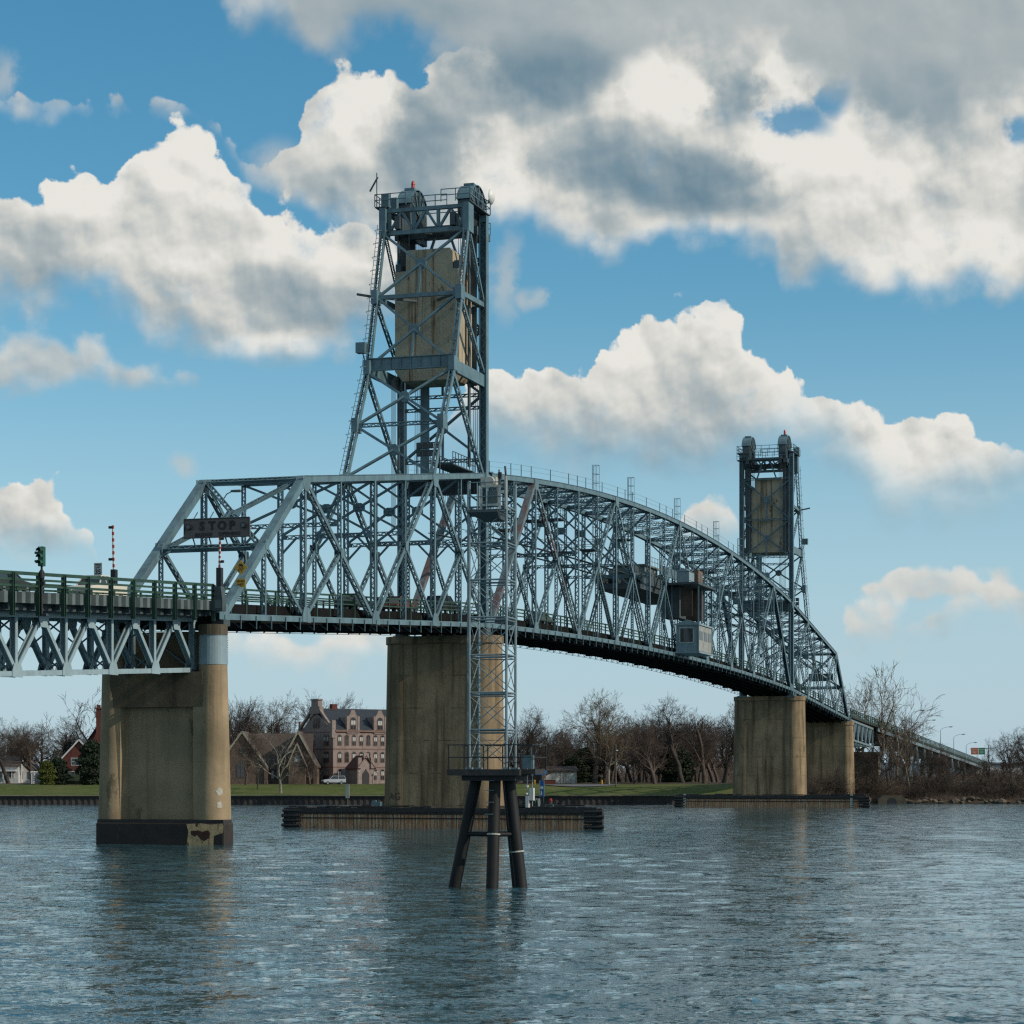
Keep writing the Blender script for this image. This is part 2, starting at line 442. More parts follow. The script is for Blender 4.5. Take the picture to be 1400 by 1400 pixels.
def fender_mat():
    """planked fender face: rust brown boards with pale salt streaks, a dark wet upper band"""
    m = mat('rusty fender sheeting', (0.56, 0.275, 0.135), (0.33, 0.165, 0.085), rough=0.85, scale=1.4, stretch=(1, 1, 0.4), streak=(0.70, 0.63, 0.50), streak_amt=0.85,
            streak_scale=(5.0, 5.0, 0.35), rust=(0.03, 0.028, 0.025), rust_lo=0.6, rust_scale=1.0, bump=0.02, bump_scale=6)
    return m


FENDER = fender_mat()

# ------------------------------------------------------------------ bridge frame (d along the bridge, t towards the far truss, z up)
BA = R(72.69128)
BC, BS = math.cos(BA), math.sin(BA)
BX0, BY0 = 22.60987, 296.28567
W = 8.28


def bw(d, t, z=0.0):
    return Vector((BX0 + d * BC - t * BS, BY0 + d * BS + t * BC, z))


def at(px, py, Y):
    """world point seen at photo pixel (px, py) at distance Y"""
    return Vector(((px - XC) / FPX * Y, Y, 4.5655 + (YH - py) / FPX * Y))


def zl(d):
    u = abs(d)
    if u < 82.3:
        return 20.4 - 0.0002 * u * u
    z = 19.045 - 0.05461 * (u - 82.3)
    if d > 150:
        z = 19.045 - 0.05461 * (150 - 82.3) - 0.030 * (d - 150)
    return z


def zu(d):
    u = abs(d)
    return 38.01 - 0.00063 * u * u if u < 82.3 else 33.74 - 0.1325 * (u - 82.3)


def zr(d):
    return zl(d) + 1.15


def t_of(px, d):
    lo, hi = -60.0, 60.0
    for _ in range(50):
        m = (lo + hi) / 2
        p = bw(d, m)
        if XC + FPX * p.x / p.y > px:
            lo = m
        else:
            hi = m
    return lo


def d_of(px, t):
    k = (px - XC) / FPX
    return (k * (BY0 + t * BC) - BX0 + t * BS) / (BC - k * BS)


def z_of(py, d, t):
    return 4.5655 + (YH - py) / FPX * bw(d, t).y


# ------------------------------------------------------------------ mesh builder
class MB:
    def __init__(s, off=(0, 0, 0)):
        s.v = []
        s.f = []
        s.o = off

    def add(s, vs, fs):
        n = len(s.v)
        s.v += [tuple(p) for p in vs]
        s.f += [tuple(i + n for i in q) for q in fs]

    def box(s, x0, y0, z0, x1, y1, z1):
        s.add([(x0, y0, z0), (x1, y0, z0), (x1, y1, z0), (x0, y1, z0), (x0, y0, z1), (x1, y0, z1), (x1, y1, z1), (x0, y1, z1)],
              [(0, 3, 2, 1), (4, 5, 6, 7), (0, 1, 5, 4), (1, 2, 6, 5), (2, 3, 7, 6), (3, 0, 4, 7)])

    def cbox(s, c, sx, sy, sz):
        s.box(c[0] - sx / 2, c[1] - sy / 2, c[2] - sz / 2, c[0] + sx / 2, c[1] + sy / 2, c[2] + sz / 2)

    def beam(s, p, q, w, h, side=(0, 1, 0), caps=True):
        """bar from p to q; w measured along `side`, h across it"""
        p, q = Vector(p), Vector(q)
        u = (q - p)
        if u.length < 1e-6:
            return
        u.normalize()
        sd = Vector(side)
        sd = sd - u * sd.dot(u)
        if sd.length < 1e-4:
            sd = Vector((1, 0, 0)) - u * u.x
        sd.normalize()
        n = u.cross(sd)
        a, b = sd * (w / 2), n * (h / 2)
        vs = [p - a - b, p + a - b, p + a + b, p - a + b, q - a - b, q + a - b, q + a + b, q - a + b]
        fs = [(0, 1, 5, 4), (1, 2, 6, 5), (2, 3, 7, 6), (3, 0, 4, 7)]
        if caps:
            fs += [(0, 3, 2, 1), (4, 5, 6, 7)]
        s.add(vs, fs)

    def laced(s, p, q, w, h, side=(0, 1, 0), pitch=None, th=0.09, bar=0.055, faces=2):
        """built-up member: two channels `w` apart along `side`, zigzag lacing bars on both open faces"""
        p, q = Vector(p), Vector(q)
        u = q - p
        Ln = u.length
        u.normalize()
        sd = Vector(side)
        sd = (sd - u * sd.dot(u)).normalized()
        n = u.cross(sd)
        for k in (-1, 1):
            o = sd * (k * (w / 2 - th / 2))
            s.beam(p + o, q + o, th, h, sd)
        pitch = pitch or max(w * 0.95, 0.3)
        m = max(2, int(round(Ln / pitch)))
        ww = w / 2 - th * 0.6
        for fc in ((-1, 1) if faces == 2 else (1,)):
            o = n * (fc * (h / 2 - bar * 0.3))
            for i in range(m):
                k = 1 if i % 2 else -1
                a = p + u * (Ln * i / m) + sd * (ww * k) + o
                b = p + u * (Ln * (i + 1) / m) - sd * (ww * k) + o
                s.beam(a, b, bar, bar * 0.5, (b - a).cross(n), caps=False)
        # batten plates at the ends
        for e, dr in ((p, 1), (q, -1)):
            for fc in (-1, 1):
                c = e + u * (dr * w * 0.5) + n * (fc * (h / 2))
                s.beam(c - u * (w * 0.5), c + u * (w * 0.5), w * 0.98, 0.03, sd)

    def tube(s, p, q, r, r2=None, n=10, caps=True):
        p, q = Vector(p), Vector(q)
        r2 = r if r2 is None else r2
        u = (q - p).normalized()
        a = u.orthogonal().normalized()
        b = u.cross(a)
        vs = []
        for c, rr in ((p, r), (q, r2)):
            for i in range(n):
                t = 2 * PI * i / n
                vs.append(c + a * (rr * math.cos(t)) + b * (rr * math.sin(t)))
        fs = [(i, (i + 1) % n, n + (i + 1) % n, n + i) for i in range(n)]
        if caps:
            fs += [tuple(range(n - 1, -1, -1)), tuple(range(n, 2 * n))]
        s.add(vs, fs)

    def path(s, pts, r, n=8):
        for a, b in zip(pts, pts[1:]):
            s.tube(a, b, r, n=n)

    def lathe(s, prof, c=(0, 0, 0), axis='z', n=24):
        """prof: list of (radius, height)"""
        vs, fs = [], []
        for r, hgt in prof:
            for i in range(n):
                t = 2 * PI * i / n
                x, y = r * math.cos(t), r * math.sin(t)
                vs.append((c[0] + x, c[1] + y, c[2] + hgt) if axis == 'z' else (c[0] + x, c[1] + hgt, c[2] + y))
        for k in range(len(prof) - 1):
            for i in range(n):
                j = (i + 1) % n
                fs.append((k * n + i, k * n + j, (k + 1) * n + j, (k + 1) * n + i))
        fs.append(tuple(range(n - 1, -1, -1)))
        fs.append(tuple(range((len(prof) - 1) * n, len(prof) * n)))
        s.add(vs, fs)

    def prism(s, pts, vec):
        """polygon (3D points) extruded by vec"""
        n = len(pts)
        vec = Vector(vec)
        vs = [Vector(p) for p in pts] + [Vector(p) + vec for p in pts]
        fs = [tuple(range(n - 1, -1, -1)), tuple(range(n, 2 * n))] + [(i, (i + 1) % n, n + (i + 1) % n, n + i) for i in range(n)]
        s.add(vs, fs)

    def build(s, name, material, parent=None, smooth=False):
        me = bpy.data.meshes.new(name)
        ox, oy, oz = s.o
        me.from_pydata([(x - ox, y - oy, z - oz) for x, y, z in s.v], [], s.f)
        me.materials.append(material)
        if smooth:
            me.shade_smooth()
        o = bpy.data.objects.new(name, me)
        COL.objects.link(o)
        if parent:
            o.parent = parent
        return o


def fix_normals(o):
    import bmesh
    bm = bmesh.new()
    bm.from_mesh(o.data)
    bmesh.ops.recalc_face_normals(bm, faces=bm.faces)
    bm.to_mesh(o.data)
    bm.free()
    return o


def tag(o, label=None, cat=None, group=None, kind=None):
    if label:
        o['label'] = label
    if cat:
        o['category'] = cat
    if group:
        o['group'] = group
    if kind:
        o['kind'] = kind
    return o


def thing(name, label, cat, loc, rz=0.0, group=None):
    o = bpy.data.objects.new(name, None)
    o.empty_display_size = 0.5
    COL.objects.link(o)
    o.location = loc
    o.rotation_euler = (0, 0, rz)
    return tag(o, label, cat, group)


def bthing(name, label, cat, d, t, z, group=None):
    """an Empty on the bridge whose parts are authored in bridge coordinates"""
    return thing(name, label, cat, bw(d, t, z), BA, group), (d, t, z)


def copy_tree(o, parent=None):
    c = o.copy()
    COL.objects.link(c)
    if parent:
        c.parent = parent
    for ch in list(o.children):
        copy_tree(ch, c)
    return c


def text_mesh(name, txt, size, depth, material, parent, loc, rot, align='CENTER', bold=0.0, space=1.0):
    cu = bpy.data.curves.new(name, 'FONT')
    cu.body = txt
    cu.size = size
    cu.extrude = depth
    cu.offset = bold
    cu.space_character = space
    cu.align_x = align
    cu.align_y = 'CENTER'
    cu.resolution_u = 3
    tmp = bpy.data.objects.new(name, cu)
    COL.objects.link(tmp)
    dg = bpy.context.evaluated_depsgraph_get()
    me = bpy.data.meshes.new_from_object(tmp.evaluated_get(dg))
    bpy.data.objects.remove(tmp)
    me.materials.clear()
    me.materials.append(material)
    o = bpy.data.objects.new(name, me)
    COL.objects.link(o)
    o.parent = parent
    o.location = loc
    o.rotation_euler = rot
    return o


# ------------------------------------------------------------------ bridge trusses
def member(off, parent, name, p, q, w=0.45, h=0.36, laced=True, material=None, **k):
    mb = MB(off)
    if laced:
        mb.laced(p, q, w, h, **k)
    else:
        mb.beam(p, q, w, h)
    return mb.build(name, material or STEEL, parent)


def truss(root, off, t, nodes, lift, red=()):
    """one side truss. nodes: main panel points along d.  lift: True for the lift span (end posts on both ends)"""
    g = None
    n = len(nodes) - 1
    L = [Vector((d, t, zl(d) + 0.22)) for d in nodes]
    U = [Vector((d, t, zu(d) - 0.22)) for d in nodes]
    odd = [i for i in range(1, n) if i % 2 == 1]

    def plate(c, rad, kind):
        g = MB(off)
        for s_ in (-1, 1):
            y = c.y + s_ * 0.285
            if kind == 'low':
                pts = [(-1.0, -0.28), (1.0, -0.28), (1.0, 0.25), (0.55, 1.05), (-0.55, 1.05), (-1.0, 0.25)]
            elif kind == 'up':
                pts = [(-0.95, 0.2), (0.95, 0.2), (0.95, -0.35), (0.5, -1.15), (-0.5, -1.15), (-0.95, -0.35)]
            else:
                pts = [(-0.5, -0.6), (0.5, -0.6), (0.62, 0.0), (0.5, 0.6), (-0.5, 0.6), (-0.62, 0)]
            g.prism([(c.x + a * rad, y - 0.015, c.z + b * rad) for a, b in pts], (0, 0.03, 0))
        g.build('gusset_plate', STEEL, tr)

    # chords (box section with laced underside)
    ch = MB(off)
    fine = lambda a, b: [a + (b - a) * k / 4 for k in range(5)]
    for i in range(n):
        ds = fine(nodes[i], nodes[i + 1])
        for a, b in zip(ds, ds[1:]):
            ch.beam((a, t, zl(a) + 0.22), (b, t, zl(b) + 0.22), 0.52, 0.44)
    tr = ch.build('truss', STEEL, root)          # the truss's own mesh is its bottom chord
    for i in range(n + 1):
        plate(L[i], 0.85, 'low')
        if i in odd or (not lift and (i == n)):
            plate(U[i], 0.8, 'up')
    mids = []
    diag = []
    for i in range(n):
        a, b = (L[i], U[i + 1]) if (i + 1) % 2 == 1 else (U[i], L[i + 1])
        m = (a + b) / 2
        diag.append((a, b, m))
        plate(m, 0.62, 'mid')
    ch = MB(off)
    i0, i1 = (0 if lift else 1), n
    for i in range(i0, i1):
        for k in range(2):
            a = nodes[i] + (nodes[i + 1] - nodes[i]) * k / 2
            b = nodes[i] + (nodes[i + 1] - nodes[i]) * (k + 1) / 2
            pa, pb = Vector((a, t, zu(a) - 0.22)), Vector((b, t, zu(b) - 0.22))
            for s_ in (-1, 1):
                ch.beam(pa + Vector((0, s_ * 0.235, 0)), pb + Vector((0, s_ * 0.235, 0)), 0.05, 0.46)
            ch.beam(pa + Vector((0, 0, 0.25)), pb + Vector((0, 0, 0.25)), 0.66, 0.04)
            ch.laced(pa - Vector((0, 0, 0.23)), pb - Vector((0, 0, 0.23)), 0.5, 0.06, th=0.07)
    ch.build('top_chord', STEEL, tr)
    for i, (a, b, m) in enumerate(diag):
        endp = (i == 0) or (lift and i == n - 1)
        red_ = STEEL_RED if i in red else STEEL
        if endp:
            mb = MB(off)
            for s_ in (-1, 1):
                mb.beam(a + Vector((0, s_ * 0.25, 0)), b + Vector((0, s_ * 0.25, 0)), 0.06, 0.56)
            u = (b - a).normalized()
            nn = Vector((0, 1, 0)).cross(u)
            if nn.z < 0:
                nn = -nn
            mb.beam(a + nn * 0.29, b + nn * 0.29, 0.66, 0.04)
            mb.laced(a - nn * 0.27, b - nn * 0.27, 0.52, 0.05)
            mb.build('end_post', red_, tr)
        else:
            member(off, tr, 'diagonal', a, b, 0.46, 0.34, material=red_)
        # hanger / half-panel vertical
        x = m.x
        top = m if endp and not lift else Vector((x, t, zu(x) - 0.3))
        if endp and lift:
            top = Vector((x, t, zu(x) - 0.3))
        member(off, tr, 'hanger', (x, t, zl(x) + 0.3), top, 0.34, 0.20, th=0.07, bar=0.045)
        # sub-diagonal from the nearest odd lower node to the middle of the diagonal
        j = i + 1 if (i + 1) % 2 == 1 else i
        member(off, tr, 'sub_diagonal', L[j], m, 0.38, 0.26, th=0.08)
    for i in range(1, n):
        member(off, tr, 'vertical', L[i], U[i], 0.46, 0.32, pitch=0.42)
    if lift:
        for i in (0, n):
            member(off, tr, 'vertical', L[i], U[i], 0.36, 0.22)
    # bracket stubs along the outer face of the bottom chord
    ny = -1 if t < W / 2 else 1
    tot = nodes[-1] - nodes[0]
    k = int(round(tot / 2.74)) if not lift else 59
    first = None
    for i in range(abs(k) + 1):
        d = nodes[0] + tot * i / abs(k)
        y = t + ny * 0.32
        if first is None:
            br = MB((d, t, zl(d)))
            br.beam((d, y, zl(d) + 0.34), (d, y, zl(d) - 0.62), 0.06, 0.09)
            br.beam((d, y, zl(d) - 0.58), (d, t - ny * 0.3, zl(d) - 0.12), 0.05, 0.05)
            first = o = br.build('bracket', STEEL, tr)
        else:
            o = first.copy()
            COL.objects.link(o)
        o.location = (d - off[0], t - off[1], zl(d) - off[2])
    if ny > 0:
        br = MB(off)
        for i in range(abs(k)):
            d, e = nodes[0] + tot * i / abs(k), nodes[0] + tot * (i + 1) / abs(k)
            br.beam((d, t + ny * 0.30, zl(d) - 0.60), (e, t + ny * 0.30, zl(e) - 0.60), 0.035, 0.035)
        br.build('service_pipe', STEEL, tr)
    return L, U, diag


def sway(off, parent, d, zt, zb, dark=False):
    """transverse frame between the two trusses at d: strut, X-bracing and lower strut"""
    mb = MB(off)
    a, b = (d, 0.25, zt), (d, W - 0.25, zt)
    mb.laced(a, b, 0.42, 0.3, side=(0, 0, 1), th=0.07)
    mb.laced((d, 0.2, zb), (d, W - 0.2, zb), 0.34, 0.26, side=(0, 0, 1), th=0.06)
    c = Vector((d, W / 2, (zt + zb) / 2))
    for e in ((d, 0.2, zt - 0.2), (d, W - 0.2, zt - 0.2), (d, 0.2, zb + 0.2), (d, W - 0.2, zb + 0.2)):
        mb.laced(e, c, 0.22, 0.18, side=(1, 0, 0), th=0.05, bar=0.04, pitch=0.32)
    mb.prism([(d - 0.02, W / 2 + y, c.z + z) for y, z in ((-0.55, -0.2), (-0.2, -0.4), (0.2, -0.4), (0.55, -0.2), (0.55, 0.2), (0.2, 0.4), (-0.2, 0.4), (-0.55, 0.2))], (0.04, 0, 0))
    for s_, y in ((1, 0.2), (-1, W - 0.2)):
        mb.beam((d, y, zb - 1.3), (d, y + s_ * 1.3, zb), 0.16, 0.16, (1, 0, 0))
    return mb.build('sway_frame', STEEL_DARK if dark else STEEL, parent)


def laterals(off, parent, ds, zf, dens=1):
    mb = MB(off)
    for a, b in zip(ds, ds[1:]):
        for p, q in (((a, 0.3, zf(a)), (b, W - 0.3, zf(b))), ((a, W - 0.3, zf(a)), (b, 0.3, zf(b)))):
            mb.laced(p, q, 0.3, 0.2, side=(0, 0, 1), th=0.05, bar=0.045, pitch=0.36)
    for d in ds:
        mb.laced((d, 0.3, zf(d)), (d, W - 0.3, zf(d)), 0.34, 0.24, side=(0, 0, 1), th=0.06, pitch=0.36)
    return mb.build('top_lateral_bracing', STEEL, parent)


def floor_system(root, off, d0, d1, fb):
    n = max(2, int(round((d1 - d0) / 3.0)))
    ds = [d0 + (d1 - d0) * i / n for i in range(n + 1)]
    mb = MB(off)
    for a, b in zip(ds, ds[1:]):
        za, zb = zr(a), zr(b)
        y0, y1 = 0.72, W - 0.72
        mb.add([(a, y0, za - 0.25), (a, y1, za - 0.25), (a, y1, za), (a, y0, za), (b, y0, zb - 0.25), (b, y1, zb - 0.25), (b, y1, zb), (b, y0, zb)],
               [(0, 4, 5, 1), (3, 2, 6, 7), (0, 3, 7, 4), (1, 5, 6, 2)])
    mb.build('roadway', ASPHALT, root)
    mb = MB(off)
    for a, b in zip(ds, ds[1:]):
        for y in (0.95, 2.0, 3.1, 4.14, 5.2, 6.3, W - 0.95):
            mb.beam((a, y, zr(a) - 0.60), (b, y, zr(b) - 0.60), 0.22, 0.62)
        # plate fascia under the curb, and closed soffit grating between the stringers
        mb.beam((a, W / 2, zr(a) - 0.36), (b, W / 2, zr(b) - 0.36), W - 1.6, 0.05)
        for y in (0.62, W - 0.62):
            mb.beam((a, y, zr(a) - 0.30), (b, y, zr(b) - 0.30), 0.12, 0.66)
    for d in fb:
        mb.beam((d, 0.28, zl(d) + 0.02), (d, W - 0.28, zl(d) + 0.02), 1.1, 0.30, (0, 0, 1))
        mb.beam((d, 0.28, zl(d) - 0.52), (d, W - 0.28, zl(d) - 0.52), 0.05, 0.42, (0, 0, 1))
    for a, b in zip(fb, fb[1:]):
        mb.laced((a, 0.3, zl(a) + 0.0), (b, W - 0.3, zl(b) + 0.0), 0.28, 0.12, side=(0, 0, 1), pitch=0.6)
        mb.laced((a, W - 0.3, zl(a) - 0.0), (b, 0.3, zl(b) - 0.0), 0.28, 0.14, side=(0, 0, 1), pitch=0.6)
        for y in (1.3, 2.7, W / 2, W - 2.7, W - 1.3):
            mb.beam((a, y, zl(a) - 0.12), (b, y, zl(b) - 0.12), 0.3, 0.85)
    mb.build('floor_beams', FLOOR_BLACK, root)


def railing(root, off, d0, d1, y, sp=2.7, mt=None):
    mb = MB(off)
    n = max(1, int(round((d1 - d0) / sp)))
    ds = [d0 + (d1 - d0) * i / n for i in range(n + 1)]
    for d in ds:
        mb.beam((d, y, zr(d) - 0.75), (d, y, zr(d) + 1.1), 0.12, 0.16)
    for a, b in zip(ds, ds[1:]):
        for hh, s_ in ((1.1, 0.15), (0.76, 0.11), (0.42, 0.11)):
            mb.beam((a, y, zr(a) + hh), (b, y, zr(b) + hh), 0.08, s_)
    return mb.build('railing', mt or GREEN, root)


P1 = 15.1337
Q = 16.46


def tower_span(sg, label):
    dref = sg * 112.6
    root, off = bthing('bridge_span', label, 'bridge', dref, W / 2, zl(dref), 'fixed truss spans either side of the lift span')
    nodes = [sg * (82.3 + (4 - i) * P1) for i in range(5)]
    for t in (0.0, W):
        truss(root, off, t, nodes, False)
    da, db = nodes[0], nodes[1]
    # portal bracing in the slope of the end posts
    mb = MB(off)
    A0 = Vector((da, 0.25, zl(da))); A1 = Vector((db, 0.25, zu(db) - 0.22))
    pm = A0 + (A1 - A0) * 0.5
    up = (A1 - A0).normalized()
    nf = lambda p: Vector((p.x, W - 0.25, p.z))
    mb.laced(A1, nf(A1), 0.42, 0.34, side=up, th=0.08)
    mb.laced(pm, nf(pm), 0.5, 0.34, side=up, th=0.08)
    cen = (A1 + nf(pm)) / 2
    for e in (A1, nf(A1), pm, nf(pm)):
        mb.laced(e, cen, 0.36, 0.26, side=up, th=0.07)
    sd = Vector((0, 1, 0))
    nn = up.cross(sd).normalized()
    mb.prism([cen + sd * y + up * z - nn * 0.03 for y, z in ((-0.65, -0.3), (-0.3, -0.55), (0.3, -0.55), (0.65, -0.3), (0.65, 0.3), (0.3, 0.55), (-0.3, 0.55), (-0.65, 0.3))], nn * 0.06)
    for s_, y in ((1, 0.25), (-1, W - 0.25)):
        mb.beam(Vector((pm.x, y, pm.z)) - up * 1.0, Vector((pm.x, y + s_ * 0.9, pm.z)), 0.14, 0.14, nn)
    mb.build('portal_bracing', STEEL, root)
    half = [nodes[1] + (nodes[4] - nodes[1]) * i / 6 for i in range(7)]
    laterals(off, root, half, lambda d: zu(d) - 0.3)
    for i, d in enumerate(half[1:-1]):
        sway(off, root, d, zu(d) - 0.35, zl(d) + 7.9 - 0.5 * (i % 2))
    d0, d1 = sorted((nodes[0], nodes[4]))
    floor_system(root, off, d0 + 0.1, d1 - 0.1, [d0 + (d1 - d0) * i / 8 for i in range(9)])
    for y in (0.60, W - 0.60):
        railing(root, off, d0 + 0.3, d1 - 0.3, y)
    return root


near_span = tower_span(-1, 'grey through truss span with the STOP board on its sloping portal')
far_span = tower_span(1, 'farthest through truss span, between the far lift tower and the wooded bank')


def lift_span():
    root, off = bthing('lift_span', 'long arched middle truss span hanging between the two tall lift towers', 'bridge', 0, W / 2, zl(0))
    E = 80.9
    nodes = [-E] + [Q * i for i in range(-4, 5)] + [E]
    for t in (0.0, W):
        truss(root, off, t, nodes, True, red=(0, 1) if t == 0 else (0,))
    half = []
    for a, b in zip(nodes, nodes[1:]):
        half += [a, (a + b) / 2]
    half.append(nodes[-1])
    laterals(off, root, half, lambda d: zu(d) - 0.3)
    for i, d in enumerate(half[1:-1]):
        if abs(d) < 9:
            continue
        sway(off, root, d, zu(d) - 0.35, zl(d) + 8.6 + 0.6 * (i % 2))
    # deep lifting girders across both ends, under the hoist ropes
    for d in (-E, E):
        mb = MB(off)
        mb.beam((d, -0.3, zu(d) - 0.9), (d, W + 0.3, zu(d) - 0.9), 1.9, 0.12, (0, 0, 1))
        mb.beam((d, -0.3, zu(d) + 0.05), (d, W + 0.3, zu(d) + 0.05), 0.08, 0.6, (0, 0, 1))
        mb.beam((d, -0.3, zu(d) - 1.85), (d, W + 0.3, zu(d) - 1.85), 0.08, 0.6, (0, 0, 1))
        for k in range(8):
            y = 0.4 + k * (W - 0.8) / 7
            mb.beam((d, y, zu(d) - 1.8), (d, y, zu(d)), 0.1, 0.3, (0, 1, 0))
        mb.build('lifting_girder', STEEL_DARK, root)
    floor_system(root, off, -E, E, half)
    for y in (0.60, W - 0.60):
        railing(root, off, -E + 0.2, E - 0.2, y)
    # walkway posts and wires along both top chords
    for t in (0.0, W):
        mb = MB(off)
        k = 46
        pr = None
        for i in range(k + 1):
            d = -E + 2 * E * i / k
            if i % 2 == 1 and i % 6 != 3:
                continue
            mb.beam((d, t, zu(d)), (d, t, zu(d) + 1.25), 0.07, 0.07)
            if pr is not None:
                for hh in (1.2, 0.7):
                    mb.tube((pr, t, zu(pr) + hh), (d, t, zu(d) + hh), 0.014, n=4, caps=False)
            pr = d
        mb.build('top_handrail', STEEL, root)
    # inspection ladders with safety cages, standing proud of the top chord
    for d, t in ((-72, W), (-57.6, W), (-40.7, 0.0), (-24.5, 0.0), (0.1, 0.0), (24.3, 0.0), (41.2, 0.0), (57.6, 0)):
        mb = MB(off)
        y = t + (0.55 if t < 1 else -0.55)
        z0, z1 = zl(d) + 8.8, zu(d) + (3.0 if t < 1 else 1.4)
        for o_ in (-0.22, 0.22):
            mb.beam((d + o_, y, z0), (d + o_, y, z1), 0.05, 0.05)
        m = int((z1 - z0) / 0.4)
        for i in range(m):
            z = z0 + 0.2 + i * 0.4
            mb.beam((d - 0.22, y, z), (d + 0.22, y, z), 0.035, 0.035, (0, 0, 1))
        for i in range(int((z1 - z0 - 1.2) / 1.0)):
            z = z1 - i * 1.0
            pts = [(d + 0.4 * math.cos(a_), y - 0.75 * math.sin(a_), z) for a_ in np.linspace(0, PI, 6)]
            mb.path(pts, 0.028, n=4)
        for a_ in (0.5, PI / 2, PI - 0.5):
            mb.beam((d + 0.4 * math.cos(a_), y - 0.75 * math.sin(a_), z0 + 1.2), (d + 0.4 * math.cos(a_), y - 0.75 * math.sin(a_), z1), 0.035, 0.035)
        mb.build('ladder', STEEL, root)
    # inspection platforms hung on the trusses
    for d, y, z in ((-62, 1.2, 31.4), (-49.0, 2.6, 33.0), (-40.7, 1.0, 30.4), (-24.4, 1.2, 33.2), (-65, 3.2, 30.2), (24.3, 1.2, 33.5), (57.6, 1.6, 30.5), (41, 1.2, 32), (-57, 6.6, 32.5), (-33, 5.8, 31)):
        mb = MB(off)
        mb.cbox((d, y, z), 2.2, 1.9, 0.14)
        mb.beam((d - 1, y, z - 0.05), (d - 0.2, y, z - 0.9), 0.08, 0.08)
        mb.beam((d + 1, y, z - 0.05), (d + 0.2, y, z - 0.9), 0.08, 0.08)
        for sx in (-1.05, 0, 1.05):
            for sy in (-0.9, 0.9):
                mb.beam((d + sx, y + sy, z), (d + sx, y + sy, z + 1.1), 0.05, 0.05)
        for hh in (0.55, 1.1):
            for sy in (-0.9, 0.9):
                mb.beam((d - 1.05, y + sy, z + hh), (d + 1.05, y + sy, z + hh), 0.045, 0.045)
            for sx in (-1.05, 1.05):
                mb.beam((d + sx, y - 0.9, z + hh), (d + sx, y + 0.9, z + hh), 0.045, 0.045)
        mb.build('inspection_platform', STEEL_DARK, root)
    # longitudinal service walkways between the trusses
    mb = MB(off)
    for y in (2.2, 6.0):
        for i in range(20):
            a, b = -E + 2 * E * i / 20, -E + 2 * E * (i + 1) / 20
            za, zb = zl(a) + 9.3, zl(b) + 9.3
            mb.beam((a, y, za), (b, y, zb), 0.5, 0.05)
            mb.beam((a, y - 0.3, za + 1.0), (b, y - 0.3, zb + 1.0), 0.05, 0.05)
    mb.build('service_walkway', STEEL_DARK, root)
    # machinery house at mid span
    mb = MB(off)
    z0 = 28.9
    mb.box(-15.0, 1.4, z0 - 0.7, 12.0, 7.0, z0)                        # girder floor
    mh = mb.build('machinery_house', STEEL_DARK, root)
    mb = MB(off)
    mb.box(-15.0, 1.2, z0, 12.0, 1.4, z0 + 1.2)
    mb.box(-15.0, 6.9, z0, 12.0, 7.1, z0 + 1.5)
    for i in range(9):
        d = -14.6 + i * 3.1
        mb.beam((d, 1.15, z0 - 0.6), (d, 1.15, z0 + 1.2), 0.1, 0.12)
    mb.build('girder', STEEL_DARK, mh)
    mb = MB(off)
    mb.box(-9.5, 2.2, z0 + 0.01, -2.5, 6.2, z0 + 2.6)
    mb.box(-9.9, 1.9, z0 + 2.6, -2.1, 6.5, z0 + 2.8)
    mb.build('house_wall', mat('weathered grey green sheeting', (0.165, 0.190, 0.165), (0.12, 0.14, 0.125), rough=0.7, scale=0.6, streak=(0.07, 0.06, 0.05), streak_amt=0.6), mh)
    mb = MB(off)
    for d in (-8.6, -6.6, -4.6):
        mb.box(d, 2.12, z0 + 1.1, d + 1.2, 2.2, z0 + 2.1)
    mb.box(-9.58, 3.4, z0 + 1.0, -9.5, 4.4, z0 + 2.1)
    mb.build('window', GLASS, mh)
    mb = MB(off)
    for d, r in ((-13.2, 1.2), (-11.0, 0.8), (0.5, 1.1), (3.4, 0.9)):
        mb.lathe([(r, -0.3), (r, 0.3)], (d, 2.6, z0 + r + 0.1), axis='y', n=20)
        mb.lathe([(r * 0.8, -0.3), (r * 0.8, 0.3)], (d, 5.4, z0 + r * 0.8 + 0.1), axis='y', n=20)
        mb.beam((d, 2.4, z0 + r + 0.1), (d, 5.7, z0 + r + 0.1), 0.2, 0.2)
    mb.build('winding_drum', STEEL_DARK, mh)
    mb = MB(off)
    mb.box(-1.5, 2.0, z0 + 2.2, 9.5, 2.2, z0 + 3.4)
    for i in range(5):
        mb.beam((-3.5 + i * 3.0, 2.1, z0), (-3.5 + i * 3.0, 2.1, z0 + 2.6), 0.2, 0.2)
    mb.laced((-4, 2.1, z0 + 1.2), (9.5, 2.1, z0 + 1.2), 0.5, 0.2, side=(0, 0, 1))
    mb.build('gear_frame', STEEL, mh)
    mb = MB(off)
    for (xa, xb, z) in ((-9.9, -2.1, z0 + 2.8), (-15, -9.6, z0), (-2, 12, z0)):
        for y in (1.9, 6.5):
            for hh in (0.55, 1.1):
                mb.beam((xa, y, z + hh), (xb, y, z + hh), 0.05, 0.05)
            for k in range(6):
                d = xa + (xb - xa) * k / 5
                mb.beam((d, y, z), (d, y, z + 1.1), 0.05, 0.05)
            mb.build('railing', STEEL, mh)
            mb = MB(off)
    # operator's cabin outboard of the near truss, with boarded shaft above
    cb = MB(off)
    cb.box(-3.0, -3.25, 20.95, 5.0, -0.35, 24.35)
    cb.box(-3.2, -3.45, 24.35, 5.2, -0.30, 24.55)
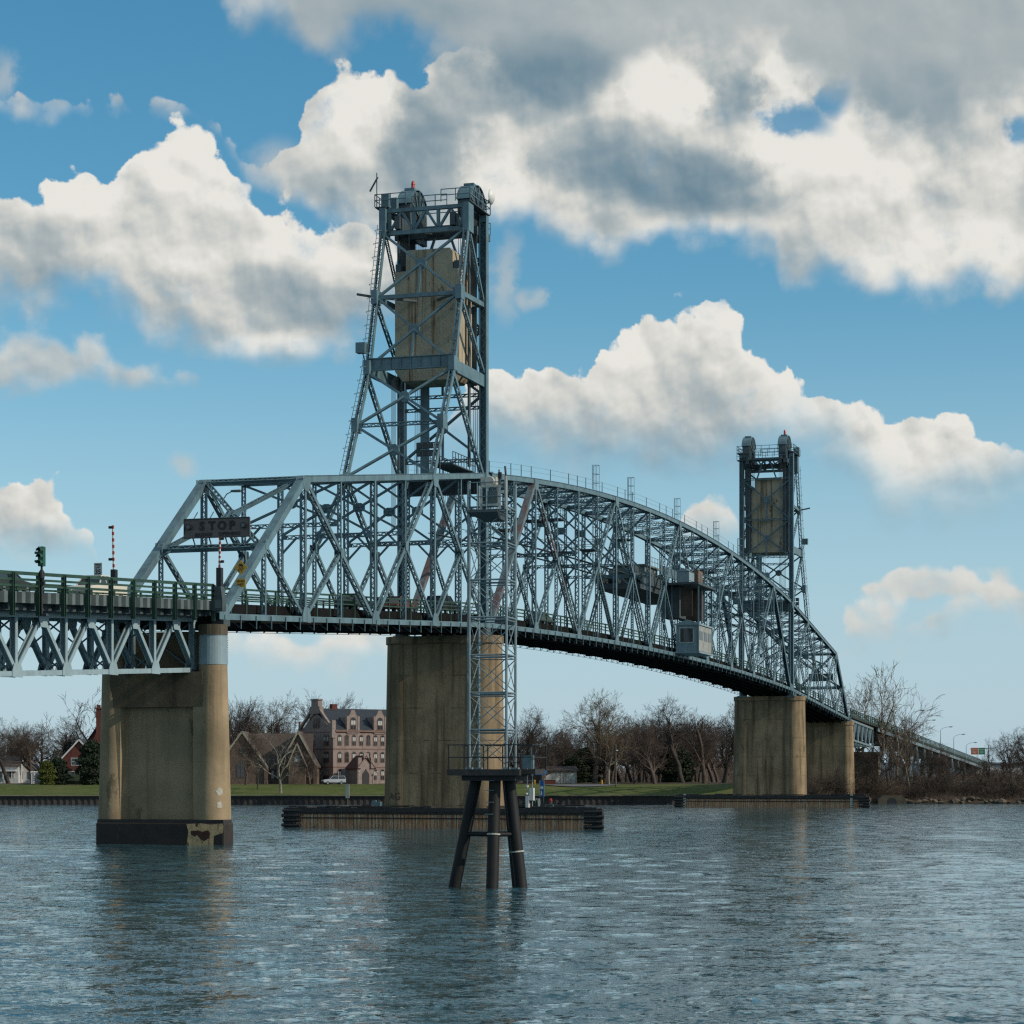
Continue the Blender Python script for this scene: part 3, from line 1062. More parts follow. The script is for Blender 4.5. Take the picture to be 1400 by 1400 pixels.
    cb.box(-3.3, -3.5, 20.75, 5.3, -0.30, 20.95)
    cabin = cb.build('operator_cabin', CABIN, root)
    cb = MB(off)
    cb.prism([(-3.2, -3.4, 24.55), (-3.2, -0.4, 24.55), (-3.2, -1.9, 25.05)], (8.4, 0, 0))
    fix_normals(cb.build('cabin_roof', CABIN, cabin))
    cb = MB(off)
    cb.box(-2.95, -3.30, 21.05, 4.95, -3.25, 24.3)
    cb.build('side_panel', mat('stained pale cabin siding', (0.33, 0.35, 0.32), (0.25, 0.27, 0.25), rough=0.6, scale=1.0, streak=(0.14, 0.085, 0.05), streak_amt=0.8, streak_scale=(1.5, 1.5, 0.25)), cabin)
    cb = MB(off)
    for x0, x1 in ((-2.4, -0.4), (0.4, 2.2), (2.8, 4.6)):
        cb.box(x0, -3.34, 22.5, x1, -3.30, 23.6)
    cb.box(-3.04, -2.55, 22.2, -3.0, -0.95, 23.9)
    cb.build('window', GLASS, cabin)
    cb = MB(off)
    for y in (-2.65, -0.85):
        cb.box(-3.08, y - 0.06, 22.1, -3.0, y + 0.06, 24.0)
    for z in (22.1, 24.0):
        cb.box(-3.08, -2.7, z - 0.06, -3.0, -0.8, z + 0.06)
    cb.build('window_frame', OFFWHITE, cabin)
    sh = MB(off)
    sh.box(-2.6, -0.7, 25.35, 1.2, 1.6, 29.35)
    shaft = sh.build('boarded_shaft', STEEL_DARK, root)
    sh = MB(off)
    sh.box(-2.9, -2.45, 25.5, -2.75, -0.95, 29.2)
    sh.build('door', BOARD_BROWN, shaft)
    sh = MB(off)
    sh.box(2.6, -2.4, 25.35, 4.9, 0.6, 29.35)
    sh.build('board', BOARD_BROWN, shaft)
    sh = MB(off)
    for x, y in ((-3.1, -3.3), (5.1, -3.3), (1.3, -2.75), (3.0, -2.75), (-3.0, 0.2)):
        sh.beam((x, y, 20.9), (x, y, 29.5), 0.16, 0.16, (1, 0, 0))
    sh.build('post', STEEL, shaft)
    pf = MB(off)
    pf.box(-4.4, -3.6, 29.45, 6.4, 3.0, 29.75)
    plat = pf.build('upper_platform', STEEL_DARK, root)
    pf = MB(off)
    for hh in (0.55, 1.1):
        pf.beam((-4.3, -3.5, 29.75 + hh), (6.3, -3.5, 29.75 + hh), 0.05, 0.05)
        pf.beam((6.3, -3.5, 29.75 + hh), (6.3, 2.9, 29.75 + hh), 0.05, 0.05)
    for k in range(7):
        pf.beam((-4.3 + k * 1.766, -3.5, 29.75), (-4.3 + k * 1.766, -3.5, 30.85), 0.05, 0.05)
    for k in range(5):
        pf.beam((6.3, -3.5 + k * 1.6, 29.75), (6.3, -3.5 + k * 1.6, 30.85), 0.05, 0.05)
    pf.build('railing', STEEL, plat)
    pf = MB(off)
    pf.box(-3.6, -2.2, 29.76, -0.6, -0.6, 31.2)
    pf.prism([(-3.7, -2.3, 31.2), (-3.7, -0.5, 31.2), (-3.7, -1.4, 31.65)], (3.2, 0, 0))
    fix_normals(pf.build('motor_box', CABIN, plat))
    pf = MB(off)
    pf.box(1.0, -2.4, 29.76, 3.6, -1.0, 31.7)
    pf.build('boarded_box', BROWN, plat)
    # hanging plates and signs among the far panels
    mb = MB(off)
    mb.box(57.5, 0.5, 25.0, 60.5, 0.62, 28.6)
    mb.build('hanging_plate', STEEL, root)
    return root


lift = lift_span()


# ------------------------------------------------------------------ lift towers
def tower(sg, label):
    """vertical-lift tower; sg -1 = near one. x coordinates mirrored about mid span"""
    dref = sg * 82.5
    root, off = bthing('lift_tower', label, 'lift tower', dref, W / 2, 18.3, 'the two lift towers')
    X = lambda a: sg * a                      # a = distance from mid span
    dl, zt = 82.6, 58.2

    def inc(z):                               # inclined leg: distance from mid span at height z
        pts = [(31.7, 97.6), (42.4, 91.8), (57.6, 87.4)]
        for (za, a), (zb, b) in zip(pts, pts[1:]):
            if z <= zb or (zb == 57.6):
                return a + (b - a) * (z - za) / (zb - za)

    legs = {}
    for t in (0.0, W):
        mb = MB(off)
        # vertical column: box with access holes hinted by battens
        for s_ in (-1, 1):
            mb.beam((X(dl), t + s_ * 0.33, 18.3), (X(dl), t + s_ * 0.33, zt), 0.07, 0.72)
        mb.beam((X(dl), t, 18.3), (X(dl), t, zt), 0.6, 0.06)
        mb.laced((X(dl) - 0.30, t, 18.4), (X(dl) - 0.30, t, zt), 0.62, 0.06, pitch=0.55)
        mb.laced((X(dl) + 0.30, t, 18.4), (X(dl) + 0.30, t, zt), 0.62, 0.06, pitch=0.55)
        mb.cbox((X(dl), t, 18.2), 1.5, 1.3, 0.25)
        mb.build('column', STEEL, root)
        mb = MB(off)
        for za, zb in ((31.7, 42.4), (42.4, 57.6)):
            mb.laced((X(inc(za)), t, za), (X(inc(zb)), t, zb), 0.5, 0.46, pitch=0.5, th=0.10)
        mb.prism([(X(inc(57.6)) - 0.75, t - 0.3, 55.6), (X(inc(57.6)) + 0.75, t - 0.3, 55.6), (X(inc(57.6)) + 0.75, t - 0.3, 58.3), (X(inc(57.6)) - 0.75, t - 0.3, 58.3)], (0, 0.6, 0))
        for z in (49.5, 42.6, 36.8):
            mb.cbox((X(inc(z)), t, z), 1.2, 0.58, 1.3)
        mb.build('inclined_leg', STEEL, root)
        # bracing between inclined leg and column, in the plane of the truss
        mb = MB(off)
        mb.laced((X(inc(56.5)), t, 56.5), (X(dl + 0.3), t, 50.0), 0.32, 0.26, th=0.06)
        mb.beam((X(inc(49.5)), t, 49.5), (X(dl), t, 49.7), 0.3, 0.45)
        mb.laced((X(inc(49.2)), t, 49.2), (X(dl + 0.3), t, 43.3), 0.36, 0.3, th=0.07)
        mb.beam((X(inc(42.4)), t, 42.45), (X(dl), t, 42.45), 0.34, 1.15)
        mb.laced((X(inc(41.9)), t, 41.8), (X(dl + 0.3), t, 33.2), 0.42, 0.36, th=0.08)
        mb.build('side_bracing', STEEL, root)
    y0, y1 = 0.25, W - 0.25
    F = lambda z, y: Vector((X(inc(z) + 0.0), y, z))        # point on the inclined (outer) face

    # outer face: struts and X bracing
    def xface(P, za, zb, name='cross_bracing', hang=True):
        mb = MB(off)
        a, b, c, d = P(za, y0), P(za, y1), P(zb, y0), P(zb, y1)
        for p, q in ((a, d), (b, c)):
            mb.laced(p, q, 0.26, 0.2, side=(sg, 0, 0.2), th=0.07, bar=0.05, pitch=0.5)
            mb.beam(p, q, 0.05, 0.24, (sg, 0, 0.2))
        m = (a + b + c + d) / 4
        mb.prism([m + Vector((-0.12, y, z)) for y, z in ((-0.5, -0.2), (-0.2, -0.5), (0.2, -0.5), (0.5, -0.2), (0.5, 0.2), (0.2, 0.5), (-0.2, 0.5), (-0.5, 0.2))], (0.24, 0, 0))
        if hang:
            e = (a + b) / 2
            mb.beam(m, e, 0.22, 0.18)
        mb.build(name, STEEL, root)

    xface(F, 49.6, 55.7)
    xface(F, 42.9, 49.4)
    xface(F, 37.0, 42.0, hang=False)
    xface(F, 31.9, 36.6, hang=False)
    mb = MB(off)
    mb.beam(F(49.5, y0), F(49.5, y1), 0.34, 0.36, (1, 0, 0))
    mb.build('strut', STEEL, root)
    mb = MB(off)
    mb.laced(F(36.8, y0), F(36.8, y1), 0.36, 0.3, side=(0, 0, 1), th=0.08)
    mb.build('strut', STEEL, root)
    mb = MB(off)
    gz = 42.9
    mb.beam(F(gz, 0), F(gz, W), 0.06, 1.15, (1, 0, 0))
    for z in (gz - 0.55, gz + 0.55):
        mb.beam((X(inc(gz)), 0, z), (X(inc(gz)), W, z), 0.4, 0.07, (1, 0, 0))
    for k in range(9):
        y = 0.3 + k * (W - 0.6) / 8
        mb.beam((X(inc(gz)), y, gz - 0.5), (X(inc(gz)), y, gz + 0.5), 0.34, 0.05, (1, 0, 0))
    mb.build('plate_girder', STEEL, root)
    # top truss of the outer face
    mb = MB(off)
    ax = X(inc(57.6))
    for z, hh in ((58.1, 0.34), (56.0, 0.4)):
        mb.beam((ax, 0.2, z), (ax, W - 0.2, z), 0.4, hh, (1, 0, 0))
    ys = np.linspace(0.5, W - 0.5, 7)
    for k in range(6):
        za, zb = (56.1, 58.0) if k % 2 == 0 else (58.0, 56.1)
        mb.beam((ax, ys[k], za), (ax, ys[k + 1], zb), 0.24, 0.22, (1, 0, 0))
    for k in (0, 2, 4, 6):
        mb.beam((ax, ys[k], 56.1), (ax, ys[k], 58.0), 0.24, 0.3, (1, 0, 0))
    mb.build('portal_truss', STEEL, root)
    # inner (lift-side) face
    G = lambda z, y: Vector((X(dl), y, z))
    for za, zb in ((47.5, 53.9), (41.3, 47.3), (35.2, 41.1)):
        xface(G, za, zb)
    mb = MB(off)
    for z in (54.1, 47.4, 41.2, 40.0, 35.0):
        mb.laced(G(z, y0), G(z, y1), 0.34, 0.24, side=(0, 0, 1), th=0.08, pitch=0.5)
        mb.build('strut', STEEL, root)
        mb = MB(off)
    for s_, y in ((1, y0), (-1, y1)):
        mb.beam(G(53.9, W / 2 - s_ * 1.7), G(57.0, W / 2 - s_ * 0.6), 0.2, 0.26)
    mb.beam(G(57.3, y0), G(57.3, y1), 0.3, 0.6, (1, 0, 0))
    for k in range(6):
        za, zb = (56.4, 57.2) if k % 2 == 0 else (57.2, 56.4)
        mb.beam(G(za, ys[k]), G(zb, ys[k + 1]), 0.2, 0.16, (1, 0, 0))
    mb.build('portal_bracing', STEEL, root)
    # horizontal frames inside
    mb = MB(off)
    for z in (49.5, 56.2):
        mb.beam((X(inc(z)), y0, z), (X(dl), y1, z + 0.1), 0.2, 0.2)
        mb.beam((X(inc(z)), y1, z), (X(dl), y0, z + 0.1), 0.2, 0.2)
    mb.build('horizontal_bracing', STEEL_DARK, root)
    for y in (1.4, W - 1.4):
        mb = MB(off)
        mb.beam((X(inc(56)), y, 56.9), (X(dl - 2.6), y, 56.9), 0.5, 1.2)
        mb.build('sheave_girder', STEEL_DARK, root)
    mb = MB(off)
    mb.beam((X(84.5), 0, 56.4), (X(84.5), W, 56.4), 0.4, 0.8, (1, 0, 0))
    mb.build('cross_girder', STEEL_DARK, root)
    # guide rails for the counterweight
    mb = MB(off)
    for y in (0.62, W - 0.62):
        mb.beam((X(85.2), y, 34.0), (X(85.2), y, 57), 0.16, 0.5)
        mb.beam((X(83.9), y, 50.0), (X(83.9), y, 57), 0.7, 0.12)
        mb.beam((X(83.02), y + (0.42 if y < 4 else -0.42), 42.0), (X(83.02), y + (0.42 if y < 4 else -0.42), 57), 0.95, 0.1)
    mb.build('guide_rail', STEEL_DARK, root)
    # two sheaves with their covers
    for yc in (1.15, W - 1.15):
        mb = MB(off)
        c = (X(82.8), yc, 58.45)
        r = 2.45
        mb.lathe([(r * 0.86, -0.62), (r, -0.62), (r, 0.62), (r * 0.86, 0.62), (r * 0.86, -0.62)], c, axis='y', n=36)
        for k in range(10):
            a_ = PI * k / 5
            e = Vector((c[0] + r * 0.9 * math.cos(a_), c[1], c[2] + r * 0.9 * math.sin(a_)))
            mb.beam(c, e, 0.9, 0.16)
        mb.lathe([(0.42, -0.85), (0.42, 0.85)], c, axis='y', n=16)
        mb.build('sheave', STEEL_DARK, root)
        mb = MB(off)
        r = 2.62
        for a0, a1 in ((20, 160),):
            aa = np.radians(np.linspace(a0, a1, 13))
            for p, q in zip(aa, aa[1:]):
                mb.beam((c[0] + r * math.cos(p), yc, c[2] + r * math.sin(p)), (c[0] + r * math.cos(q), yc, c[2] + r * math.sin(q)), 1.5, 0.07)
        for a_ in (25, 60, 90, 120, 155):
            for s_ in (-0.72, 0.72):
                mb.beam((c[0], yc + s_, c[2]), (c[0] + r * math.cos(R(a_)), yc + s_, c[2] + r * math.sin(R(a_))), 0.07, 0.14)
        mb.box(c[0] - 0.95, yc - 0.5, c[2] + 2.5, c[0] + 0.95, yc + 0.5, c[2] + 2.72)
        mb.build('sheave_cover', STEEL, root)
        # hoist ropes
        mb = MB(off)
        for k in range(6):
            y = yc - 0.5 + k * 0.2
            mb.tube((X(80.35), y, 58.4), (X(80.75), y, 33.9), 0.028, n=5, caps=False)
            mb.tube((X(85.25), y, 58.4), (X(85.25), y, 53.0), 0.028, n=5, caps=False)
        mb.build('hoist_rope', STEEL_DARK, root)
    # top walkway, railing and small equipment
    e0, e1 = sorted((X(82.0), X(88.2)))
    mb = MB(off)
    mb.box(e0, -0.45, 58.32, e1, 0.35, 58.42)
    mb.build('walkway', STEEL_DARK, root)
    mb = MB(off)
    mb.box(e0, W - 0.35, 58.32, e1, W + 0.7, 58.42)
    mb.build('walkway', STEEL_DARK, root)
    mb = MB(off)
    lo, hi = sorted((X(79.95), X(81.2)))
    mb.box(lo, 0.2, 56.9, hi, W + 0.3, 57.02)
    mb.box(lo, 0.2, 56.35, hi, 0.9, 56.9)
    mb.build('walkway', STEEL_DARK, root)
    mb = MB(off)
    runs = [((X(88.2), -0.45), (X(88.2), 2.4)), ((X(88.2), -0.45), (X(82.0), -0.45)), ((X(88.2), W + 0.7), (X(82.0), W + 0.7)), ((X(88.2), W + 0.7), (X(88.2), W - 2.4)),
            ((X(82.0), -0.45), (X(82.0), W + 0.7)), ((X(86.5), 2.4), (X(86.5), W - 2.4))]
    for (a, b) in runs:
        p, q = Vector((*a, 58.42)), Vector((*b, 58.42))
        n = max(1, int(round((q - p).length / 1.3)))
        for i in range(n + 1):
            c = p + (q - p) * i / n
            mb.beam(c, c + Vector((0, 0, 1.15)), 0.07, 0.07)
        for hh in (0.6, 1.15):
            mb.beam(p + Vector((0, 0, hh)), q + Vector((0, 0, hh)), 0.07, 0.07)
    lo = X(79.95)
    for hh in (0.6, 1.15):
        mb.beam((lo, 0.2, 57.02 + hh), (lo, W + 0.3, 57.02 + hh), 0.06, 0.06)
    for k in range(8):
        mb.beam((lo, 0.2 + k * (W + 0.1) / 7, 57.02), (lo, 0.2 + k * (W + 0.1) / 7, 58.17), 0.06, 0.06)
    mb.build('railing', STEEL, root)
    bx = MB(off)
    yb = W - 1.2 if sg < 0 else 1.15
    bx.tube((X(82.8), yb, 61.1), (X(82.8), yb, 61.35), 0.15, n=10)
    bx.lathe([(0.2, 0), (0.17, 0.35), (0.2, 0.38), (0.15, 0.62), (0.02, 0.75)], (X(82.8), yb, 61.35), n=12)
    bx.build('beacon', RED, root)
    if sg < 0:
        mb = MB(off)
        mb.tube((-88.2, W + 0.5, 58.4), (-88.2, W + 0.5, 61.6), 0.05, n=6)
        mb.beam((-88.2, W + 1.2, 59.9), (-88.2, W + 0.4, 61.2), 0.05, 0.16, (1, 0, 0))
        mb.build('wind_vane', STEEL_DARK, root)
        mb = MB(off)
        mb.lathe([(0.05, -0.25), (0.45, -0.12), (0.72, 0.1), (0.74, 0.16), (0.3, 0.3), (0.05, 0.34)], (-82.6, -0.85, 60.0), axis='y', n=20)
        mb.beam((-82.6, -0.6, 60.0), (-82.6, -0.4, 59.4), 0.1, 0.1)
        mb.build('dish_antenna', WHITE, root, smooth=True)
        for d_, t_ in ((-87.6, W - 0.2), (-86.0, W - 0.4)):
            mb = MB(off)
            mb.cbox((d_, t_, 59.05), 0.6, 0.75, 1.25)
            mb.build('equipment_box', STEEL, root)
    else:
        mb = MB(off)
        mb.cbox((X(86.5), -0.2, 59.0), 1.0, 0.9, 1.2)
        mb.build('equipment_box', STEEL, root)
    # caged ladder up the far inclined leg, with a landing box and a small outrigger
    mb = MB(off)
    ty = W + 0.30 if sg < 0 else -0.30
    so = 1 if sg < 0 else -1
    zz = np.arange(32.0, 57.0, 0.45)
    for za, zb in zip(zz, zz[1:]):
        for o_ in (-0.0, 0.45):
            mb.beam((X(inc(za) + 0.38), ty + so * o_ * 0.85 - so * 0.2, za), (X(inc(zb) + 0.38), ty + so * o_ * 0.85 - so * 0.2, zb), 0.04, 0.04)
        mb.beam((X(inc(za) + 0.38), ty - so * 0.2, za), (X(inc(za) + 0.38), ty + so * 0.2, za), 0.035, 0.035, (0, 0, 1))
    for z in np.arange(34.5, 57, 1.35):
        pts = [(X(inc(z) + 0.38 + 0.55 * math.sin(a_)), ty + 0.32 * math.cos(a_), z) for a_ in np.linspace(0, PI, 7)]
        mb.path(pts, 0.028, n=4)
    mb.build('ladder', STEEL, root)
    mb = MB(off)
    mb.cbox((X(inc(44.5) + 0.5), ty + so * 0.4, 44.5), 0.8, 0.9, 0.95)
    mb.beam((X(inc(44) + 0.5), ty + so * 0.2, 43.9), (X(inc(42.6)), ty - so * 0.3, 42.2), 0.1, 0.1)
    mb.build('landing_box', STEEL, root)
    mb = MB(off)
    mb.beam((X(inc(49.6)), ty - so * 0.6, 49.5), (X(inc(49.6) + 0.3), ty + so * 1.5, 49.9), 0.26, 0.2, (1, 0, 0))
    mb.build('outrigger', STEEL_DARK, root)
    # ropes and cables hanging inside
    mb = MB(off)
    for k in range(6):
        y = W - 0.9 - 0.3 * k
        mb.tube((X(88.0 + 0.6 * k), y, 42), (X(88.0 + 0.6 * k), y, 28), 0.018, n=4, caps=False)
    mb.build('hanging_cable', STEEL_DARK, root)
    # service platform at the foot of the tower, over the truss
    mb = MB(off)
    lo, hi = sorted((X(82.9), X(89.5)))
    mb.box(lo, 0.8, 33.7, hi, 3.0, 33.82)
    for y in (0.8, 3.0):
        for hh in (0.55, 1.1):
            mb.beam((lo, y, 33.8 + hh), (hi, y, 33.8 + hh), 0.06, 0.06)
        for k in range(9):
            mb.beam((lo + k * (hi - lo) / 8, y, 33.8), (lo + k * (hi - lo) / 8, y, 34.9), 0.06, 0.06)
    mb.build('service_platform', STEEL_DARK, root)
    mb = MB(off)
    for zz_ in (34.2, 34.9):
        for k in range(4):
            mb.cbox((X(93.5), 1.0 + k * 0.55, zz_), 0.3, 0.42, 0.5)
        mb.beam((X(93.5), 0.7, zz_ + 0.28), (X(93.5), 2.9, zz_ + 0.28), 0.08, 0.08)
    for y in (0.7, 2.9):
        mb.beam((X(93.5), y, 32.2), (X(93.5), y, 35.2), 0.1, 0.1)
    mb.build('floodlight_rack', STEEL_DARK, root)
    mb = MB(off)
    mb.beam((X(83.6), 5.6, 33.0), (X(83.6), 5.6, 42), 0.9, 0.1, (0, 1, 0))
    mb.build('cable_duct', STEEL, root)
    return root


near_tower = tower(-1, 'nearer and taller looking lift tower, its sloping legs facing us')
far_tower = tower(1, 'distant smaller looking lift tower near the wooded bank')


def counterweight(sg, label):
    d = sg * 85.2
    root, off = bthing('counterweight', label, 'counterweight', d, W / 2, 40.9, 'concrete counterweights')
    lo, hi = sorted((sg * 83.3, sg * 87.2))
    mb = MB(off)
    prof = [(0.95, 52.4), (1.55, 52.4), (1.55, 54.0), (1.85, 54.35), (6.25, 54.35), (6.25, 52.4), (7.35, 52.4), (7.35, 43.0), (6.6, 42.0), (1.7, 42.0), (0.95, 43.0)]
    mb.prism([(lo, y, z) for y, z in prof], (hi - lo, 0, 0))
    o = fix_normals(mb.build('block', CW_CONCRETE, root))
    bv = o.modifiers.new('bevel', 'BEVEL')
    bv.width = 0.06
    bv.segments = 2
    for y in (1.2, 7.0):
        mb = MB(off)
        mb.box(lo - 0.02, y - 0.25, 52.4, hi + 0.02, y + 0.25, 53.1)
        mb.build('rope_anchor', STEEL_DARK, root)
    return root


counterweight(-1, 'big rust streaked concrete block hanging in the nearer lift tower')
counterweight(1, 'rust streaked concrete block hanging in the distant lift tower')


# ------------------------------------------------------------------ piers and fenders
def tcol(mb, d, t, z0, z1, r0, r1, n=28):
    mb.lathe([(r0, 0), (r1, z1 - z0)], (d, t, z0), n=n)


def pier_one():
    root, off = bthing('bridge_pier', 'nearest concrete pier, two columns with a recessed panel and dark skirt', 'pier', -143.5, 4.1, 0, 'concrete bridge piers')
    D = -143.5
    mb = MB(off)
    # columns with batter
    ct = (0.28, 7.75)
    for t in ct:
        tcol(mb, D, t, 1.5, 15.25 if t < 1 else 15.05, 1.27, 0.92)
    cols = mb.build('column', CONCRETE_PLAIN, root)
    cols.data.shade_smooth()
    cols.modifiers.new('split', 'EDGE_SPLIT').split_angle = R(50)
    mb = MB(off)
    prof = lambda z: 0.62 + 0.35 * (15.2 - z) / 13.7
    # infill wall, upper cross wall and rear wall, as stepped blocks
    mb.box(D - 0.40, 0.3, 1.5, D + 0.75, 8.0, 9.6)
    mb.build('wall', CONCRETE_PLAIN, root)
    mb = MB(off)
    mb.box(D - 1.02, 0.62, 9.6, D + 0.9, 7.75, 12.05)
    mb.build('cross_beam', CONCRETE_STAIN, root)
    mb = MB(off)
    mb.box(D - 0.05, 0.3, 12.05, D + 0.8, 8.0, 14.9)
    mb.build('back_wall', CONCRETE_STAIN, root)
    for t, s_ in ((1.35, 1), (6.95, -1)):     # inner pilaster fillets beside the panel
        mb = MB(off)
        mb.prism([(D - 1.05, t - s_ * 0.9, 1.5), (D - 0.98, t, 1.5), (D - 0.38, t + s_ * 0.30, 1.5), (D - 0.3, t - s_ * 0.9, 1.5)], (0, 0, 8.1))
        fix_normals(mb.build('pilaster', CONCRETE_PLAIN, root))
    mb = MB(off)
    sa, sb_ = -1.2, t_of(130.5, D - 1.42)
    mb.prism([(D - 1.42, sa, -1.5), (D + 0.15, sa, -1.5), (D + 1.42, 0.1, -1.5), (D + 1.42, sb_, -1.5), (D - 1.42, sb_, -1.5)], (0, 0, 3.05))
    o = fix_normals(mb.build('skirt', SKIRT, root))
    bv = o.modifiers.new('bevel', 'BEVEL'); bv.width = 0.12; bv.segments = 2
    mb = MB(off)
    mb.prism([(D - 1.34, sa + 0.1, 1.55), (D + 0.1, sa + 0.1, 1.55), (D + 1.34, 0.15, 1.55), (D + 1.34, sb_ - 0.1, 1.55), (D - 1.34, sb_ - 0.1, 1.55)], (0, 0, 0.2))
    fix_normals(mb.build('ledge', TIMBER_BLACK, root))
    mb = MB(off)
    mb.lathe([(1.015, 0), (0.965, 2.0), (0.985, 2.0), (0.985, 2.06), (0.92, 2.06)], (D, ct[0], 12.55), n=32)
    for k in range(16):
        mb.cbox((D + 0.99 * math.cos(-1.0), ct[0] + 0.99 * math.sin(-1.0), 12.7 + k * 0.12), 0.12, 0.10, 0.06)
    mb.build('steel_band', CABIN, root)
    mb = MB(off)
    mb.lathe([(1.02, 0), (1.02, 0.72)], (D, ct[0], 14.62), n=32)
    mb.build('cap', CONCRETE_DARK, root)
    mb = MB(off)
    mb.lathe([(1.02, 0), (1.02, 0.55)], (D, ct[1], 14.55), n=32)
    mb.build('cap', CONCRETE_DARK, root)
    for t in (0.0, W):
        mb = MB(off)
        mb.cbox((D + 0.7, t, 15.48), 1.1, 0.9, 0.35)
        mb.cbox((D + 0.7, t, 15.68), 0.7, 0.7, 0.14)
        mb.build('bearing', STEEL_DARK, root)
    for t in (1.8, 6.4):
        mb = MB(off)
        mb.cbox((D - 0.55, t, 12.13), 0.8, 0.7, 0.14)
        mb.build('bearing', STEEL_DARK, root)
    # peeling yellow marking and rust on the skirt corner
    random.seed(3)
    mb = MB(off)
    xs = D - 1.425
    pts = [(sa + 0.04, 1.35), (sa + 0.1, 0.85), (-0.62, 0.7), (-0.42, 0.62), (-0.38, -0.1), (-0.36, -1.2), (1.55, -1.2), (1.62, 0.0), (1.5, 0.9), (1.64, 1.45), (0.6, 1.5), (-0.2, 1.42), (sa + 0.15, 1.5)]
    mb.prism([(xs, t, z) for t, z in pts], (-0.006, 0, 0))
    fix_normals(mb.build('yellow_marking', YELLOW_OLD, root))
    mb = MB(off)
    pts = [(y, z + 0.42) for y, z in ((0.0, 0.62), (0.45, 0.5), (0.75, 0.6), (1.3, 0.55), (1.32, 0.32), (1.0, 0.15), (0.85, 0.28), (0.6, 0.0), (0.3, -0.15), (-0.05, 0.05), (-0.15, 0.4))]
    mb.prism([(xs - 0.008, t, z) for t, z in pts], (-0.006, 0, 0))
    fix_normals(mb.build('rust_patch', mat('brown rust scab', (0.075, 0.032, 0.02), (0.05, 0.022, 0.016), rough=0.9, scale=3), root))
    # two pale repair patches on the near column
    for zc, hz, wz, amp in ((3.72, 0.27, 0.25, 0.10), (2.75, 0.24, 0.19, 0.16)):
        mb = MB(off)
        vs, fs = [], []
        ring = []
        for k in range(14):
            a_ = 2 * PI * k / 14
            rr = 1 + random.uniform(-amp, amp) * 2
            ring.append((wz * rr * math.cos(a_), hz * rr * math.sin(a_)))
        rad = lambda z: 1.27 + (0.92 - 1.27) * (z - 1.5) / 13.75 + 0.012
        pt = lambda u, z: (D - rad(z) * math.cos(0.80 + u), ct[0] - rad(z) * math.sin(0.80 + u), z)
        for fr in (0.5, 1.0):
            for (u, v) in ring:
                vs.append(pt(u * fr / 1.2, zc + v * fr))
        vs.append(pt(0, zc))
        n = 14
        for k in range(n):
            j = (k + 1) % n
            fs += [(k, n + k, n + j, j), (2 * n, k, j)]
        mb.add(vs, fs)
        mb.build('repair_patch', WHITE_PATCH, root)
    return root


pier_one()


def wall_pier(D, t0, t1, z0, z1, label, th=1.7, grow=0.35, joints=True):
    """solid river pier: two round ends and a slightly recessed web, with a projecting cap"""
    root, off = bthing('bridge_pier', label, 'pier', D, (t0 + t1) / 2, z0, 'concrete bridge piers')
    r1 = th
    mb = MB(off)
    for t, s_ in ((t0 + r1, 1), (t1 - r1, -1)):
        tcol(mb, D, t, z0, z1 - 0.75, r1 + grow, r1)
    c = mb.build('column', CONCRETE, root)
    c.data.shade_smooth()
    c.modifiers.new('split', 'EDGE_SPLIT').split_angle = R(50)
    mb = MB(off)
    ya, yb = t0 + r1, t1 - r1
    k0, k1 = r1 + grow - 0.05, r1 - 0.05
    mb.add([(D - k0, ya, z0), (D + k0, ya, z0), (D + k0, yb, z0), (D - k0, yb, z0), (D - k1, ya, z1 - 0.75), (D + k1, ya, z1 - 0.75), (D + k1, yb, z1 - 0.75), (D - k1, yb, z1 - 0.75)],
           [(0, 3, 2, 1), (4, 5, 6, 7), (0, 1, 5, 4), (1, 2, 6, 5), (2, 3, 7, 6), (3, 0, 4, 7)])
    mb.build('wall', CONCRETE, root)
    mb = MB(off)
    mb.lathe([(r1 + 0.14, 0), (r1 + 0.14, 0.72)], (D, t0 + r1, z1 - 0.75), n=28)
    mb.lathe([(r1 + 0.14, 0), (r1 + 0.14, 0.72)], (D, t1 - r1, z1 - 0.75), n=28)
    mb.box(D - r1 - 0.14, t0 + r1, z1 - 0.748, D + r1 + 0.14, t1 - r1, z1 - 0.032)
    mb.build('cap', CONCRETE, root)
    for t in (0.0, W):
        mb = MB(off)
        mb.prism([(D - 1.0, t - 0.45, z1 - 0.03), (D + 1.0, t - 0.45, z1 - 0.03), (D + 0.5, t - 0.45, z1 + 0.75), (D - 0.5, t - 0.45, z1 + 0.75)], (0, 0.9, 0))
        fix_normals(mb.build('bearing', STEEL_DARK, root))
    for t in (2.0, 3.3, 4.7, 6.0):
        mb = MB(off)
        mb.cbox((D, t, z1 + 0.3), 0.7, 0.5, 0.7)
        mb.build('pedestal', STEEL_DARK, root)
    return root, off


